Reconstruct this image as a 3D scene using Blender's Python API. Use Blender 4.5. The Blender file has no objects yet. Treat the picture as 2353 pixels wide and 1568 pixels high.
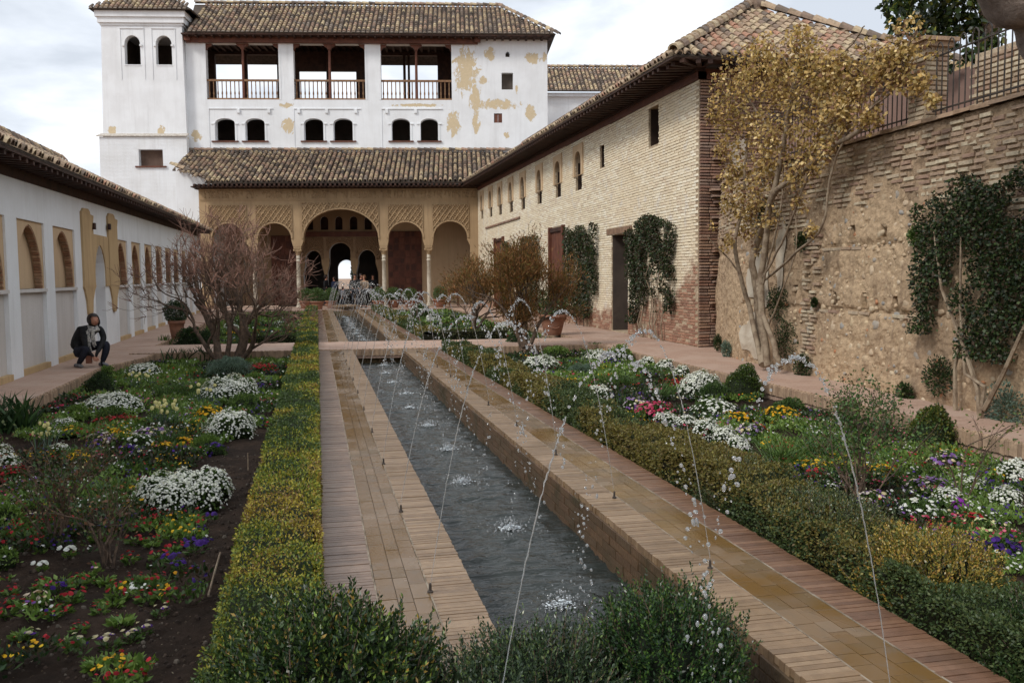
import bpy, math, random
import numpy as np
from mathutils import Vector, Matrix
from mathutils.geometry import tessellate_polygon

sc = bpy.context.scene
COL = sc.collection
R = math.radians
rng = np.random.default_rng(7)
random.seed(7)

# ------------------------------------------------------------------ camera
# V coordinates below are pixels of a 2352 x 1568 view of the photograph
F, CX, CY, CAMZ = 2050., 1176., 784., 1.6
d_ = np.array([725 - CX, CY - 637, -F]); d_ /= np.linalg.norm(d_)
up_ = np.array([-math.sin(.025), math.cos(.025), 0.]); up_ -= d_ * up_.dot(d_); up_ /= np.linalg.norm(up_)
MC = np.stack([np.cross(d_, up_), d_, up_], 1)          # world -> camera
CAM = np.array([0., 0., CAMZ])
cam = bpy.data.cameras.new('camera'); camo = bpy.data.objects.new('camera', cam); COL.objects.link(camo)
cam.sensor_width = 36; cam.lens = 36 * F / 2352; cam.clip_start = .05; cam.clip_end = 3000
mw = Matrix(MC.T.tolist()).to_4x4(); mw.translation = CAM.tolist(); camo.matrix_world = mw
sc.camera = camo
def proj(p):
    c = (np.asarray(p, float) - CAM) @ MC.T
    return CX + F * c[..., 0] / -c[..., 2], CY - F * c[..., 1] / -c[..., 2], -c[..., 2]
def ray(u, v): return MC.T @ np.array([u - CX, CY - v, -F])
def on_z(u, v, z=0.):
    w = ray(u, v); return CAM + w * ((z - CAMZ) / w[2])
def on_y(u, v, y):
    w = ray(u, v); return CAM + w * (y / w[1])
def on_x(u, v, x):
    w = ray(u, v); return CAM + w * (x / w[0])

# ------------------------------------------------------------------ world, sun, exposure
world = bpy.data.worlds.new('World'); sc.world = world; world.use_nodes = True
SUN_EL, SUN_AZ = 42., 240.      # azimuth clockwise from +Y: behind the camera, from the left
def build_world():
    nt = world.node_tree; nt.nodes.clear()
    nw = nt.nodes.new; L = nt.links.new
    out = nw('ShaderNodeOutputWorld'); bg = nw('ShaderNodeBackground')
    sky = nw('ShaderNodeTexSky'); sky.sky_type = 'NISHITA'; sky.sun_disc = False
    sky.sun_elevation = R(SUN_EL); sky.sun_rotation = R(SUN_AZ)
    tc = nw('ShaderNodeTexCoord'); sep = nw('ShaderNodeSeparateXYZ'); L(tc.outputs['Generated'], sep.inputs[0])
    def mth(op, a, b=None):
        m = nw('ShaderNodeMath'); m.operation = op
        for i, x in enumerate((a, b)):
            if x is None: continue
            if isinstance(x, (int, float)): m.inputs[i].default_value = x
            else: L(x, m.inputs[i])
        return m.outputs[0]
    zz = mth('ADD', mth('ABSOLUTE', sep.outputs[2]), .22)
    comb = nw('ShaderNodeCombineXYZ'); L(mth('DIVIDE', sep.outputs[0], zz), comb.inputs[0]); L(mth('DIVIDE', sep.outputs[1], zz), comb.inputs[1])
    n1 = nw('ShaderNodeTexNoise'); n1.inputs['Scale'].default_value = 2.1; n1.inputs['Detail'].default_value = 9; n1.inputs['Roughness'].default_value = .52
    n1.inputs['Distortion'].default_value = .25
    L(comb.outputs[0], n1.inputs['Vector'])
    cr = nw('ShaderNodeValToRGB'); L(n1.outputs['Fac'], cr.inputs[0])
    e = cr.color_ramp.elements; e[0].position = .36; e[0].color = (5.2, 5.6, 6.2, 1); e[1].position = .60; e[1].color = (9.0, 9.1, 9.3, 1)
    m = e.new(.47); m.color = (6.7, 7.1, 7.7, 1)
    mx = nw('ShaderNodeMix'); mx.data_type = 'RGBA'; mx.inputs[0].default_value = .93
    L(sky.outputs[0], mx.inputs[6]); L(cr.outputs[0], mx.inputs[7])
    L(mx.outputs[2], bg.inputs[0]); bg.inputs[1].default_value = .1
    L(bg.outputs[0], out.inputs[0])
build_world()
sun = bpy.data.lights.new('sun', 'SUN'); sun.energy = 1.5; sun.angle = R(14); sun.color = (1, .96, .9)
suno = bpy.data.objects.new('sun', sun); COL.objects.link(suno)
sd = Vector((math.sin(R(SUN_AZ)) * math.cos(R(SUN_EL)), math.cos(R(SUN_AZ)) * math.cos(R(SUN_EL)), math.sin(R(SUN_EL))))
suno.rotation_euler = sd.to_track_quat('Z', 'Y').to_euler(); suno.location = (0, 0, 30)
sc.view_settings.view_transform = 'Standard'; sc.view_settings.look = 'None'
sc.view_settings.exposure = 0.5; sc.view_settings.gamma = 1; sc.view_settings.use_curve_mapping = False
sc.render.engine = 'CYCLES'
sc.cycles.max_bounces = 6; sc.cycles.diffuse_bounces = 3; sc.cycles.glossy_bounces = 3; sc.cycles.transmission_bounces = 5
sc.cycles.caustics_reflective = False; sc.cycles.caustics_refractive = False
sc.cycles.use_denoising = True

# ------------------------------------------------------------------ helpers: objects
WM = {}                      # world matrices of parents
I4 = np.eye(4)
def tag(o, label=None, cat=None, group=None, kind=None):
    if label: o['label'] = label
    if cat: o['category'] = cat
    if group: o['group'] = group
    if kind: o['kind'] = kind
    return o
def thing(name, label, cat, loc=(0, 0, 0), group=None, rz=0., kind=None):
    o = bpy.data.objects.new(name, None); COL.objects.link(o)
    o.location = loc; o.rotation_euler = (0, 0, rz)
    m = np.array(Matrix.Translation(loc) @ Matrix.Rotation(rz, 4, 'Z')); WM[o.name] = m
    o.empty_display_size = .2
    return tag(o, label, cat, group, kind)
def wm(o): return WM.get(o.name, I4) if o is not None else I4

class G:
    """collects polygons (numpy chunks) into one mesh"""
    def __init__(s): s.V = []; s.F = []; s.n = 0; s.C = []; s.A = []; s.hasC = False; s.M = []
    def add(s, V, F, rnd=0., col=None, mi=0):
        V = np.asarray(V, float).reshape(-1, 3); F = [np.asarray(f) for f in F] if not isinstance(F, np.ndarray) else F
        s.V.append(V)
        if isinstance(F, np.ndarray): s.F.append(('a', F + s.n)); k = len(F)
        else: s.F.append(('l', [f + s.n for f in F])); k = len(F)
        s.A.append(np.full(k, rnd) if np.isscalar(rnd) else np.asarray(rnd, float))
        s.M.append(np.full(k, mi))
        if col is not None: s.hasC = True
        c = np.full((k, 4), .5) if col is None else (np.tile(np.array([*col, 1.]), (k, 1)) if np.ndim(col) == 1 else np.concatenate([col, np.ones((k, 1))], 1))
        s.C.append(c); s.n += len(V); return s
    def box(s, x0, x1, y0, y1, z0, z1, rnd=0., col=None, mi=0):
        V = [(x0, y0, z0), (x1, y0, z0), (x1, y1, z0), (x0, y1, z0), (x0, y0, z1), (x1, y0, z1), (x1, y1, z1), (x0, y1, z1)]
        return s.add(V, np.array([(0, 3, 2, 1), (4, 5, 6, 7), (0, 1, 5, 4), (1, 2, 6, 5), (2, 3, 7, 6), (3, 0, 4, 7)]), rnd, col, mi)
    def quad(s, a, b, c, d, mi=0): return s.add([a, b, c, d], np.array([(0, 1, 2, 3)]), 0., None, mi)
    def prism(s, pts, d, mi=0):
        """closed polygon pts (3d, planar) pushed along d"""
        P = np.array(pts, float); n = len(P); V = np.concatenate([P, P + np.array(d, float)])
        tri = tessellate_polygon([[Vector(p) for p in P]])
        F = [np.array(t) for t in tri] + [np.array([a + n for a in t])[::-1] for t in tri] + [np.array([i, (i + 1) % n, (i + 1) % n + n, i + n]) for i in range(n)]
        return s.add(V, F, 0., None, mi)
    def tube(s, path, rad, k=6, cap=True, col=None, rnd=0., mi=0):
        P = np.asarray(path, float); n = len(P); rad = np.broadcast_to(np.asarray(rad, float), (n,))
        T = np.gradient(P, axis=0); T /= np.linalg.norm(T, axis=1)[:, None] + 1e-12
        ref = np.array([0, 0, 1.]) if abs(T[0][2]) < .9 else np.array([1., 0, 0])
        Vs = []; a = np.arange(k) * 2 * math.pi / k
        u = np.cross(T[0], ref); u /= np.linalg.norm(u)
        for i in range(n):
            u = u - T[i] * u.dot(T[i]); u /= np.linalg.norm(u) + 1e-12; w = np.cross(T[i], u)
            Vs.append(P[i] + rad[i] * (np.cos(a)[:, None] * u + np.sin(a)[:, None] * w))
        V = np.concatenate(Vs); j = np.arange(k); j2 = (j + 1) % k
        Fq = np.concatenate([np.stack([i * k + j, i * k + j2, (i + 1) * k + j2, (i + 1) * k + j], 1) for i in range(n - 1)])
        s.add(V, Fq, rnd, col, mi)
        if cap:
            s.add(Vs[0], [np.arange(k)[::-1]], rnd, col, mi); s.add(Vs[-1], [np.arange(k)], rnd, col, mi)
        return s
    def lathe(s, prof, c=(0, 0, 0), k=16, mi=0, col=None):
        a = np.arange(k) * 2 * math.pi / k; c = np.array(c, float); n = len(prof)
        V = np.concatenate([np.stack([r * np.cos(a), r * np.sin(a), np.full(k, z)], 1) + c for r, z in prof]); j = np.arange(k); j2 = (j + 1) % k
        Fq = np.concatenate([np.stack([i * k + j, i * k + j2, (i + 1) * k + j2, (i + 1) * k + j], 1) for i in range(n - 1)])
        s.add(V, Fq, 0., col, mi)
        s.add(V[-k:], [np.arange(k)], 0., col, mi); return s
    def merge(s, tmpl, mats, rnd):
        TV, TF = tmpl; mats = np.asarray(mats); n = len(mats)
        V = np.einsum('nij,vj->nvi', mats[:, :3, :3], TV) + mats[:, None, :3, 3]
        for ln in sorted({len(f) for f in TF}):
            F = np.array([f for f in TF if len(f) == ln])
            FF = (F[None] + (np.arange(n) * len(TV))[:, None, None]).reshape(-1, ln)
            if ln == min({len(f) for f in TF}): s.V.append(V.reshape(-1, 3)); base = s.n; s.n += V.reshape(-1, 3).shape[0]
            s.F.append(('a', FF + base)); s.A.append(np.repeat(rnd, len(F))); k = len(FF); s.C.append(np.full((k, 4), .5)); s.M.append(np.zeros(k))
        return s
    def mesh(s, name, inv=None):
        V = np.concatenate(s.V) if s.V else np.zeros((0, 3))
        if inv is not None: V = V @ inv[:3, :3].T + inv[:3, 3]
        lens = []; loops = []
        for t, f in s.F:
            if t == 'a': lens.append(np.full(len(f), f.shape[1])); loops.append(f.ravel())
            else: lens.append(np.array([len(x) for x in f])); loops.append(np.concatenate(f))
        lens = np.concatenate(lens).astype(np.int32); loops = np.concatenate(loops).astype(np.int32)
        me = bpy.data.meshes.new(name); me.vertices.add(len(V)); me.vertices.foreach_set('co', V.ravel())
        me.loops.add(len(loops)); me.loops.foreach_set('vertex_index', loops)
        me.polygons.add(len(lens)); st = np.concatenate([[0], np.cumsum(lens)[:-1]]).astype(np.int32)
        me.polygons.foreach_set('loop_start', st); me.polygons.foreach_set('loop_total', lens)
        A = np.concatenate(s.A)
        if A.any(): at = me.attributes.new('rnd', 'FLOAT', 'FACE'); at.data.foreach_set('value', A)
        if s.hasC: at = me.attributes.new('col', 'FLOAT_COLOR', 'FACE'); at.data.foreach_set('color', np.concatenate(s.C).ravel())
        mi = np.concatenate(s.M)
        if mi.any(): me.polygons.foreach_set('material_index', mi.astype(np.int32))
        me.polygons.foreach_set('use_smooth', np.zeros(len(me.polygons), bool)); me.update(calc_edges=True); return me
    def obj(s, name, mat, parent=None, local=False, smooth=False, **k):
        inv = None
        if parent is not None and not local:
            m = wm(parent)
            if not np.allclose(m, I4): inv = np.linalg.inv(m)
        me = s.mesh(name, inv)
        for m_ in (mat if isinstance(mat, (list, tuple)) else [mat]): me.materials.append(m_)
        if smooth: me.polygons.foreach_set('use_smooth', np.ones(len(me.polygons), bool))
        o = bpy.data.objects.new(name, me); COL.objects.link(o)
        if parent is not None: o.parent = parent; WM[o.name] = wm(parent)
        return tag(o, k.get('label'), k.get('cat'), k.get('group'), k.get('kind'))

def copy_tree(o, parent=None, loc=None, rz=None, label=None, scale=None, zs=None):
    c = o.copy(); COL.objects.link(c); c.parent = parent
    if loc is not None: c.location = loc
    if rz is not None: c.rotation_euler = (0, 0, rz)
    if scale is not None: c.scale = (scale, scale, scale * (zs or 1))
    if label: c['label'] = label
    for ch in o.children: copy_tree(ch, c)
    return c

# templates for small pieces: unit brick centred, irregular
def brick_tmpl(seed, j=.06, bevel=.12):
    r = np.random.default_rng(seed)
    V = np.array([(-.5, -.5, -.5), (.5, -.5, -.5), (.5, .5, -.5), (-.5, .5, -.5), (-.5, -.5, .5 - bevel), (.5, -.5, .5 - bevel), (.5, .5, .5 - bevel), (-.5, .5, .5 - bevel),
                  (-.5 + bevel * .3, -.5 + bevel, .5), (.5 - bevel * .3, -.5 + bevel, .5), (.5 - bevel * .3, .5 - bevel, .5), (-.5 + bevel * .3, .5 - bevel, .5)])
    V += r.uniform(-j, j, V.shape) * np.array([.35, 1, 1])
    F = [(8, 9, 10, 11)] + [(a, (a + 1) % 4, (a + 1) % 4 + 4, a + 4) for a in range(4)] + [(a + 4, (a + 1) % 4 + 4, (a + 1) % 4 + 8, a + 8) for a in range(4)]
    return V, F
def stone_tmpl(seed):
    r = np.random.default_rng(seed); k = 9; a = np.arange(k) * 2 * math.pi / k + r.uniform(-.2, .2, k)
    ra = .5 * (1 + r.uniform(-.22, .12, k))
    rings = []
    for sc_, z in ((1.08, -.3), (1, .05), (.72, .38)):
        rings.append(np.stack([np.cos(a) * ra * sc_, np.sin(a) * ra * sc_, np.full(k, z) + r.uniform(-.06, .06, k)], 1))
    V = np.concatenate(rings + [np.array([[r.uniform(-.1, .1), r.uniform(-.1, .1), .5]])])
    F = []
    for i in range(2):
        for j in range(k): F.append((i * k + j, i * k + (j + 1) % k, (i + 1) * k + (j + 1) % k, (i + 1) * k + j))
    for j in range(k): F.append((2 * k + j, 2 * k + (j + 1) % k, 3 * k))
    return V, F
def tile_tmpl(seed, k=6):
    r = np.random.default_rng(seed)      # barrel tile: x across, y up the slope (0..1), arch over z
    a = np.linspace(0, math.pi, k + 1); V = []
    for y, w, z0 in ((0, .5, .0), (1., .4, .0)):
        V += [(w * math.cos(t), y, z0 + 1.15 * w * math.sin(t)) for t in a]
    V += [(.37 * math.cos(t), 0, 1.15 * .37 * math.sin(t)) for t in a]     # lip thickness at the lower end
    V = np.array(V) + r.uniform(-.012, .012, (3 * (k + 1), 3))
    n = k + 1
    F = [(i, i + 1, n + i + 1, n + i) for i in range(k)] + [(i + 1, i, 2 * n + i, 2 * n + i + 1) for i in range(k)]
    return V, F
BR = [brick_tmpl(i) for i in range(3)]; ST = [stone_tmpl(20 + i) for i in range(5)]; TL = [tile_tmpl(40 + i) for i in range(3)]
_shared = {}
def TM(c, X, Y, Z):
    m = np.eye(4); m[:3, 0] = X; m[:3, 1] = Y; m[:3, 2] = Z; m[:3, 3] = c; return m
def pieces(name, mats, tmpls, mat, parent, limit=300, smooth=False, size=None, stuff_name=None):
    """mats: local matrices of alike pieces; the largest in view become objects, the rest one stuff part"""
    mats = np.asarray(mats, float)
    if len(mats) == 0: return
    W = wm(parent); wc = mats[:, :3, 3] @ W[:3, :3].T + W[:3, 3]
    ext = np.linalg.norm(mats[:, :3, :3], axis=1)                       # lengths of the axes
    es = np.sort(ext, axis=1)[:, 1] * (np.sort(ext, axis=1)[:, 2])
    u, v, dist = proj(wc)
    ok = (dist > .3) & (u > 5) & (u < 2347) & (v > 5) & (v < 1563)
    score = np.where(ok, np.sqrt(es) / np.maximum(dist, .3), 0)
    order = np.argsort(-score); ind = [i for i in order[:limit] if score[i] > 0]
    rest = np.setdiff1d(np.arange(len(mats)), ind); key0 = (name, mat.name, id(tmpls))
    rr = rng.random(len(mats)) + .001
    for i in ind:
        t = i % len(tmpls); key = key0 + (t, smooth)
        if key not in _shared:
            g = G(); g.add(tmpls[t][0], [np.array(f) for f in tmpls[t][1]]); me = g.mesh(name); me.materials.append(mat)
            if smooth: me.polygons.foreach_set('use_smooth', np.ones(len(me.polygons), bool))
            _shared[key] = me
        o = bpy.data.objects.new(name, _shared[key]); COL.objects.link(o); o.parent = parent
        o.matrix_local = Matrix(mats[i].tolist())
    if len(rest):
        g = G()
        for t in range(len(tmpls)):
            q = rest[rest % len(tmpls) == t]
            if len(q): g.merge(tmpls[t], mats[q], rr[q])
        g.obj(stuff_name or name + 's', mat, parent, local=True, smooth=smooth, kind='stuff')

# value noise
_perm = np.random.default_rng(3).random(65536)
def _h(ix, iy, iz): return _perm[(ix * 73856093 ^ iy * 19349663 ^ iz * 83492791) & 65535]
def noise(P, s=1., seed=0):
    P = np.asarray(P, float) * s + seed * 17.31; Q = np.floor(P).astype(np.int64); f = P - Q; f = f * f * (3 - 2 * f)
    r = 0
    for dx in (0, 1):
        for dy in (0, 1):
            for dz in (0, 1):
                w = (f[..., 0] if dx else 1 - f[..., 0]) * (f[..., 1] if dy else 1 - f[..., 1]) * (f[..., 2] if dz else 1 - f[..., 2])
                r = r + w * _h(Q[..., 0] + dx, Q[..., 1] + dy, Q[..., 2] + dz)
    return r
def fbm(P, s=1., o=3, seed=0):
    r = 0; a = .5; t = 0
    for i in range(o): r = r + a * noise(P, s * 2 ** i, seed + i); t += a; a *= .55
    return r / t

# ------------------------------------------------------------------ materials
class MB:
    def __init__(s, name):
        s.m = bpy.data.materials.new(name); s.m.use_nodes = True; s.nt = s.m.node_tree; s.nt.nodes.clear()
        s.out = s.nt.nodes.new('ShaderNodeOutputMaterial'); s.b = s.nt.nodes.new('ShaderNodeBsdfPrincipled')
        s.L(s.b.outputs[0], s.out.inputs[0])
        g = s.nt.nodes.new('ShaderNodeNewGeometry'); s.pos = g.outputs['Position']; s.nrm = g.outputs['Normal']
    def L(s, a, b): s.nt.links.new(a, b)
    def put(s, inp, v):
        if isinstance(v, (int, float)): inp.default_value = v
        elif isinstance(v, tuple): inp.default_value = (*v, 1) if len(v) == 3 and inp.type == 'RGBA' else v
        else: s.L(v, inp)
    def math(s, op, a, b=0., c=None, clamp=False):
        n = s.nt.nodes.new('ShaderNodeMath'); n.operation = op; n.use_clamp = clamp; s.put(n.inputs[0], a); s.put(n.inputs[1], b)
        if c is not None: s.put(n.inputs[2], c)
        return n.outputs[0]
    def noise(s, scale, detail=4, rough=.55, vec=None, dist=0.):
        n = s.nt.nodes.new('ShaderNodeTexNoise'); n.inputs['Scale'].default_value = scale; n.inputs['Detail'].default_value = detail
        n.inputs['Roughness'].default_value = rough; n.inputs['Distortion'].default_value = dist; s.L(vec or s.pos, n.inputs['Vector']); return n.outputs['Fac']
    def scalev(s, v, vec=None):
        n = s.nt.nodes.new('ShaderNodeMapping'); n.inputs['Scale'].default_value = v; s.L(vec or s.pos, n.inputs['Vector']); return n.outputs[0]
    def ramp(s, f, stops, interp='LINEAR'):
        n = s.nt.nodes.new('ShaderNodeValToRGB'); s.L(f, n.inputs[0]); e = n.color_ramp.elements; n.color_ramp.interpolation = interp
        while len(e) < len(stops): e.new(.5)
        for i, (p, c) in enumerate(stops):
            e[i].position = p; e[i].color = (*c, 1) if isinstance(c, tuple) else (c, c, c, 1)
        return n.outputs[0]
    def mix(s, f, a, b, mode='MIX'):
        n = s.nt.nodes.new('ShaderNodeMix'); n.data_type = 'RGBA'; n.blend_type = mode; s.put(n.inputs[0], f); s.put(n.inputs[6], a); s.put(n.inputs[7], b); return n.outputs[2]
    def smooth(s, x, a, b):
        n = s.nt.nodes.new('ShaderNodeMapRange'); n.interpolation_type = 'SMOOTHSTEP'; s.put(n.inputs[0], x); n.inputs[1].default_value = a; n.inputs[2].default_value = b; return n.outputs[0]
    def sep(s, v=None):
        n = s.nt.nodes.new('ShaderNodeSeparateXYZ'); s.L(v or s.pos, n.inputs[0]); return n.outputs
    def rnd(s):
        a = s.nt.nodes.new('ShaderNodeAttribute'); a.attribute_name = 'rnd'; o = s.nt.nodes.new('ShaderNodeObjectInfo')
        return s.math('FRACT', s.math('ADD', a.outputs['Fac'], o.outputs['Random']))
    def col(s):
        a = s.nt.nodes.new('ShaderNodeAttribute'); a.attribute_name = 'col'; return a.outputs['Color']
    def bump(s, h, strength=.4, dist=.01, nrm=None):
        n = s.nt.nodes.new('ShaderNodeBump'); n.inputs['Strength'].default_value = strength; n.inputs['Distance'].default_value = dist; s.L(h, n.inputs['Height'])
        if nrm is not None: s.L(nrm, n.inputs['Normal'])
        return n.outputs[0]
    def done(s, color, rough=.8, bump=None, spec=.3, **k):
        s.put(s.b.inputs['Base Color'], color); s.put(s.b.inputs['Roughness'], rough); s.b.inputs['Specular IOR Level'].default_value = spec
        if bump is not None: s.L(bump, s.b.inputs['Normal'])
        for n, v in k.items(): s.put(s.b.inputs[n.replace('_', ' ')], v)
        return s.m

def m_plain(name, c1, c2, sc_=3., rough=.8, bump=.3, bd=.01, bs=40., spec=.3, metal=0.):
    b = MB(name); f = b.smooth(b.noise(sc_, 5), .35, .65)
    return b.done(b.mix(f, c1, c2), rough, b.bump(b.noise(bs, 4), bump, bd), spec, Metallic=metal)
def m_rnd(name, cols, rough=.8, bs=60., bump=.4, bd=.006, dirt=(.1, .08, .06), da=.35, spec=.3, ds=7.):
    b = MB(name); r = b.rnd(); c = b.ramp(r, [(i / len(cols), x) for i, x in enumerate(cols)], 'CONSTANT')
    c = b.mix(b.math('MULTIPLY', b.smooth(b.noise(ds, 5, .6), .45, .75), da), c, dirt)
    v = b.ramp(b.noise(18., 3), [(.3, .82), (.7, 1.12)]); c = b.mix(1., c, v, 'MULTIPLY')
    return b.done(c, rough, b.bump(b.noise(bs, 4), bump, bd), spec)

def ell_mask(b, lst, coords):
    """union of soft ellipses given in (a,c) plane coordinates; returns 0..1 field"""
    x, z = coords; acc = None
    for (cx, cz, rx, rz) in lst:
        dx = b.math('DIVIDE', b.math('SUBTRACT', x, cx), rx); dz = b.math('DIVIDE', b.math('SUBTRACT', z, cz), rz)
        d = b.math('SUBTRACT', 1., b.math('ADD', b.math('MULTIPLY', dx, dx), b.math('MULTIPLY', dz, dz)))
        acc = d if acc is None else b.math('MAXIMUM', acc, d)
    return acc
# ------------------------------------------------------------------ the palace frame (the north front stands 9 degrees askew)
FA = R(9); FD = np.array([math.cos(FA), -math.sin(FA), 0]); FN = np.array([math.sin(FA), math.cos(FA), 0]); FP = np.array([-.8, 49., 0])
def fw(s, y, z): return FP + FD * s + FN * y + np.array([0, 0, z])

def m_plaster(name, base, dark, peel=None, patches=(), streak=.5, brick=False):
    b = MB(name); X, Y, Z = b.sep()
    s = b.math('ADD', b.math('MULTIPLY', b.math('SUBTRACT', X, float(FP[0])), float(FD[0])), b.math('MULTIPLY', b.math('SUBTRACT', Y, float(FP[1])), float(FD[1])))
    big = b.smooth(b.noise(.8, 6, .6), .35, .7); st = b.smooth(b.noise(1., 5, .65, b.scalev((6., 6., .35))), .45, .75)
    c = b.mix(b.math('MULTIPLY', big, .45), base, dark); c = b.mix(b.math('MULTIPLY', st, streak), c, dark)
    h = b.noise(25., 5, .6)
    c = b.mix(b.math('MULTIPLY', b.smooth(b.noise(1., 6, .7, b.scalev((2.2, 2.2, .25))), .52, .75), .35), c, tuple(x * .8 for x in dark))
    if patches:
        f = ell_mask(b, patches, (s, Z))
        n = b.noise(1., 9, .72, b.scalev((3.6, 3.6, 2.2)), .5)
        m = b.smooth(b.math('ADD', f, b.math('MULTIPLY', b.math('SUBTRACT', n, .5), 5.2)), .32, .46)
        m = b.math('MULTIPLY', m, b.smooth(f, -1.1, -.5))
        pc = b.mix(b.noise(9., 3), peel, tuple(x * .8 for x in peel)); c = b.mix(m, c, pc)
        h = b.math('SUBTRACT', h, b.math('MULTIPLY', m, 1.2))
    if brick:
        t = b.nt.nodes.new('ShaderNodeTexBrick'); t.inputs['Scale'].default_value = 1.; t.inputs['Brick Width'].default_value = .3; t.inputs['Row Height'].default_value = .075
        t.inputs['Mortar Size'].default_value = .012; t.inputs['Mortar Smooth'].default_value = .6
        cb = b.nt.nodes.new('ShaderNodeCombineXYZ'); b.L(b.math('ADD', s, 0.), cb.inputs[0]); b.L(b.math('ADD', Z, b.math('MULTIPLY', b.noise(1.2, 3), .05)), cb.inputs[1]); b.L(cb.outputs[0], t.inputs['Vector'])
        k = b.smooth(b.noise(.9, 4), .35, .6); h = b.math('SUBTRACT', h, b.math('MULTIPLY', b.math('MULTIPLY', t.outputs['Fac'], k), 2.2))
    return b.done(c, .9, b.bump(h, .5, .012), .15)
PEEL = [(9., 13.3, .85, 1.5), (10., 12.8, .35, .3), (10.37, 14.3, .35, .4), (9.5, 11.7, .35, .9), (10.87, 11.43, 1.2, .35), (8.25, 10.4, .4, .85), (9.55, 10.35, .25, .6),
        (12.8, 14.05, .55, .35), (13.55, 14.1, .14, .3), (12.7, 11., .35, .5), (11.3, 9.7, .15, .22), (6.2, 11.38, 1.6, .1), (-1.2, 10.2, .42, .5), (-1.25, 11.38, .45, .18), (-6.35, 9.65, .38, .35), (-10.8, 9.85, .3, .3), (-8.1, 9.9, .22, .36), (11.9, 12.3, .1, .35)]
M_white = m_plaster('white_plaster', (.79, .81, .83), (.62, .625, .63), (.66, .54, .36), PEEL, .3)
M_whiteb = m_plaster('limewashed_brick', (.76, .78, .80), (.60, .60, .59), (.6, .48, .31), PEEL[-4:], .4, brick=True)
M_whitel = m_plaster('white_wall_plaster', (.78, .80, .82), (.64, .64, .635), None, (), .35)
M_grey = m_plaster('grey_dado_plaster', (.60, .57, .545), (.46, .42, .38), None, (), .5)
M_tan = m_plaster('tan_plaster', (.58, .42, .265), (.44, .31, .19), None, (), .5)
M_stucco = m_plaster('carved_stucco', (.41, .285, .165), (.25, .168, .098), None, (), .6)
M_stucco_in = m_plaster('shaded_stucco', (.34, .23, .14), (.24, .155, .09), None, (), .5)  # darker copy of the carved stucco, gallery shade put into its colour
M_ochre = m_plaster('ochre_render', (.52, .37, .205), (.34, .235, .125), None, (), .8)
TILEC = [(.45, .345, .215), (.23, .16, .12), (.36, .26, .17), (.14, .105, .08), (.50, .40, .25), (.29, .195, .14), (.25, .20, .16), (.37, .24, .17), (.18, .135, .105), (.42, .31, .20), (.105, .08, .065), (.32, .24, .16)]
M_tile = m_rnd('roof_tile_clay', TILEC, .9, 30., .5, .01, (.09, .08, .055), .6)
M_tilen = m_rnd('near_roof_tile_clay', [(.44, .345, .225), (.32, .23, .16), (.40, .295, .20), (.23, .165, .125), (.48, .38, .25), (.34, .225, .16), (.16, .125, .10), (.41, .305, .21), (.40, .22, .15)], .9, 40., .5, .008, (.08, .07, .045), .7)
M_tileb = m_plain('roof_bedding', (.09, .065, .05), (.045, .035, .027), 6.)
M_tilew = m_plain('limewashed_tile', (.55, .52, .47), (.36, .31, .26), 9.)
M_wood = m_plain('dark_wood', (.060, .028, .018), (.032, .016, .012), 4., .75, .4, .006, 60.)
M_woodr = m_plain('red_brown_wood', (.15, .055, .032), (.10, .036, .022), 4., .6, .4, .006, 60.)
M_woodb = m_plain('balustrade_wood', (.26, .15, .075), (.18, .095, .05), 6., .65)
M_iron = m_plain('iron', (.07, .055, .045), (.035, .03, .028), 12., .6)
M_marble = m_plain('marble', (.58, .52, .42), (.46, .40, .31), 5., .45)
M_dark = m_plain('dim_interior_plaster', (.10, .08, .065), (.07, .055, .045), 2.)  # dimness of the rooms put into the plaster colour
M_brickr = m_rnd('red_brick', [(.30, .175, .12), (.25, .14, .10), (.35, .23, .165), (.28, .19, .145), (.20, .125, .095), (.32, .20, .135)], .9, 50., .6, .01)
M_brickv = m_rnd('arch_brick', [(.36, .20, .12), (.30, .16, .095), (.42, .26, .16), (.33, .21, .13)], .9)
M_bricky = m_rnd('old_pale_brick', [(.47, .38, .27), (.41, .31, .22), (.54, .46, .33), (.36, .26, .18), (.44, .35, .25), (.39, .28, .20), (.50, .42, .30), (.33, .22, .16)], .92, 45., .7, .012)
M_stone = m_rnd('rubble_stone', [(.52, .40, .265), (.50, .38, .25), (.36, .32, .27), (.50, .37, .24), (.57, .47, .34), (.31, .295, .27), (.52, .42, .29), (.46, .35, .23), (.44, .21, .11), (.58, .45, .29), (.55, .43, .30), (.50, .38, .26)], .9, 25., .6, .015, (.2, .15, .1), .3)
M_bed = m_rnd('paving_brick', [(.26, .172, .10), (.225, .146, .084), (.29, .196, .118), (.245, .16, .092), (.20, .13, .076)], .34, 90., .6, .004, (.15, .09, .04), .8, .5, 1.6)
M_bedp = m_rnd('pink_paving_brick', [(.225, .152, .108), (.20, .132, .094), (.245, .166, .12), (.18, .12, .086)], .3, 90., .6, .004, (.12, .08, .06), .7, .5, 1.8)
M_bedr = m_rnd('reddish_paving_brick', [(.20, .108, .064), (.17, .09, .054), (.225, .125, .077), (.15, .08, .05)], .3, 90., .6, .004, (.10, .055, .032), .7, .5, 1.8)
M_oldp = m_plain('old_patch_plaster', (.50, .44, .35), (.40, .33, .25), 3.)
M_lime = m_plain('pale_mortar', (.30, .25, .19), (.15, .115, .08), 9., .7)
M_joint = m_plain('paving_joint', (.13, .095, .06), (.045, .034, .024), 4., .6)

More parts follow.
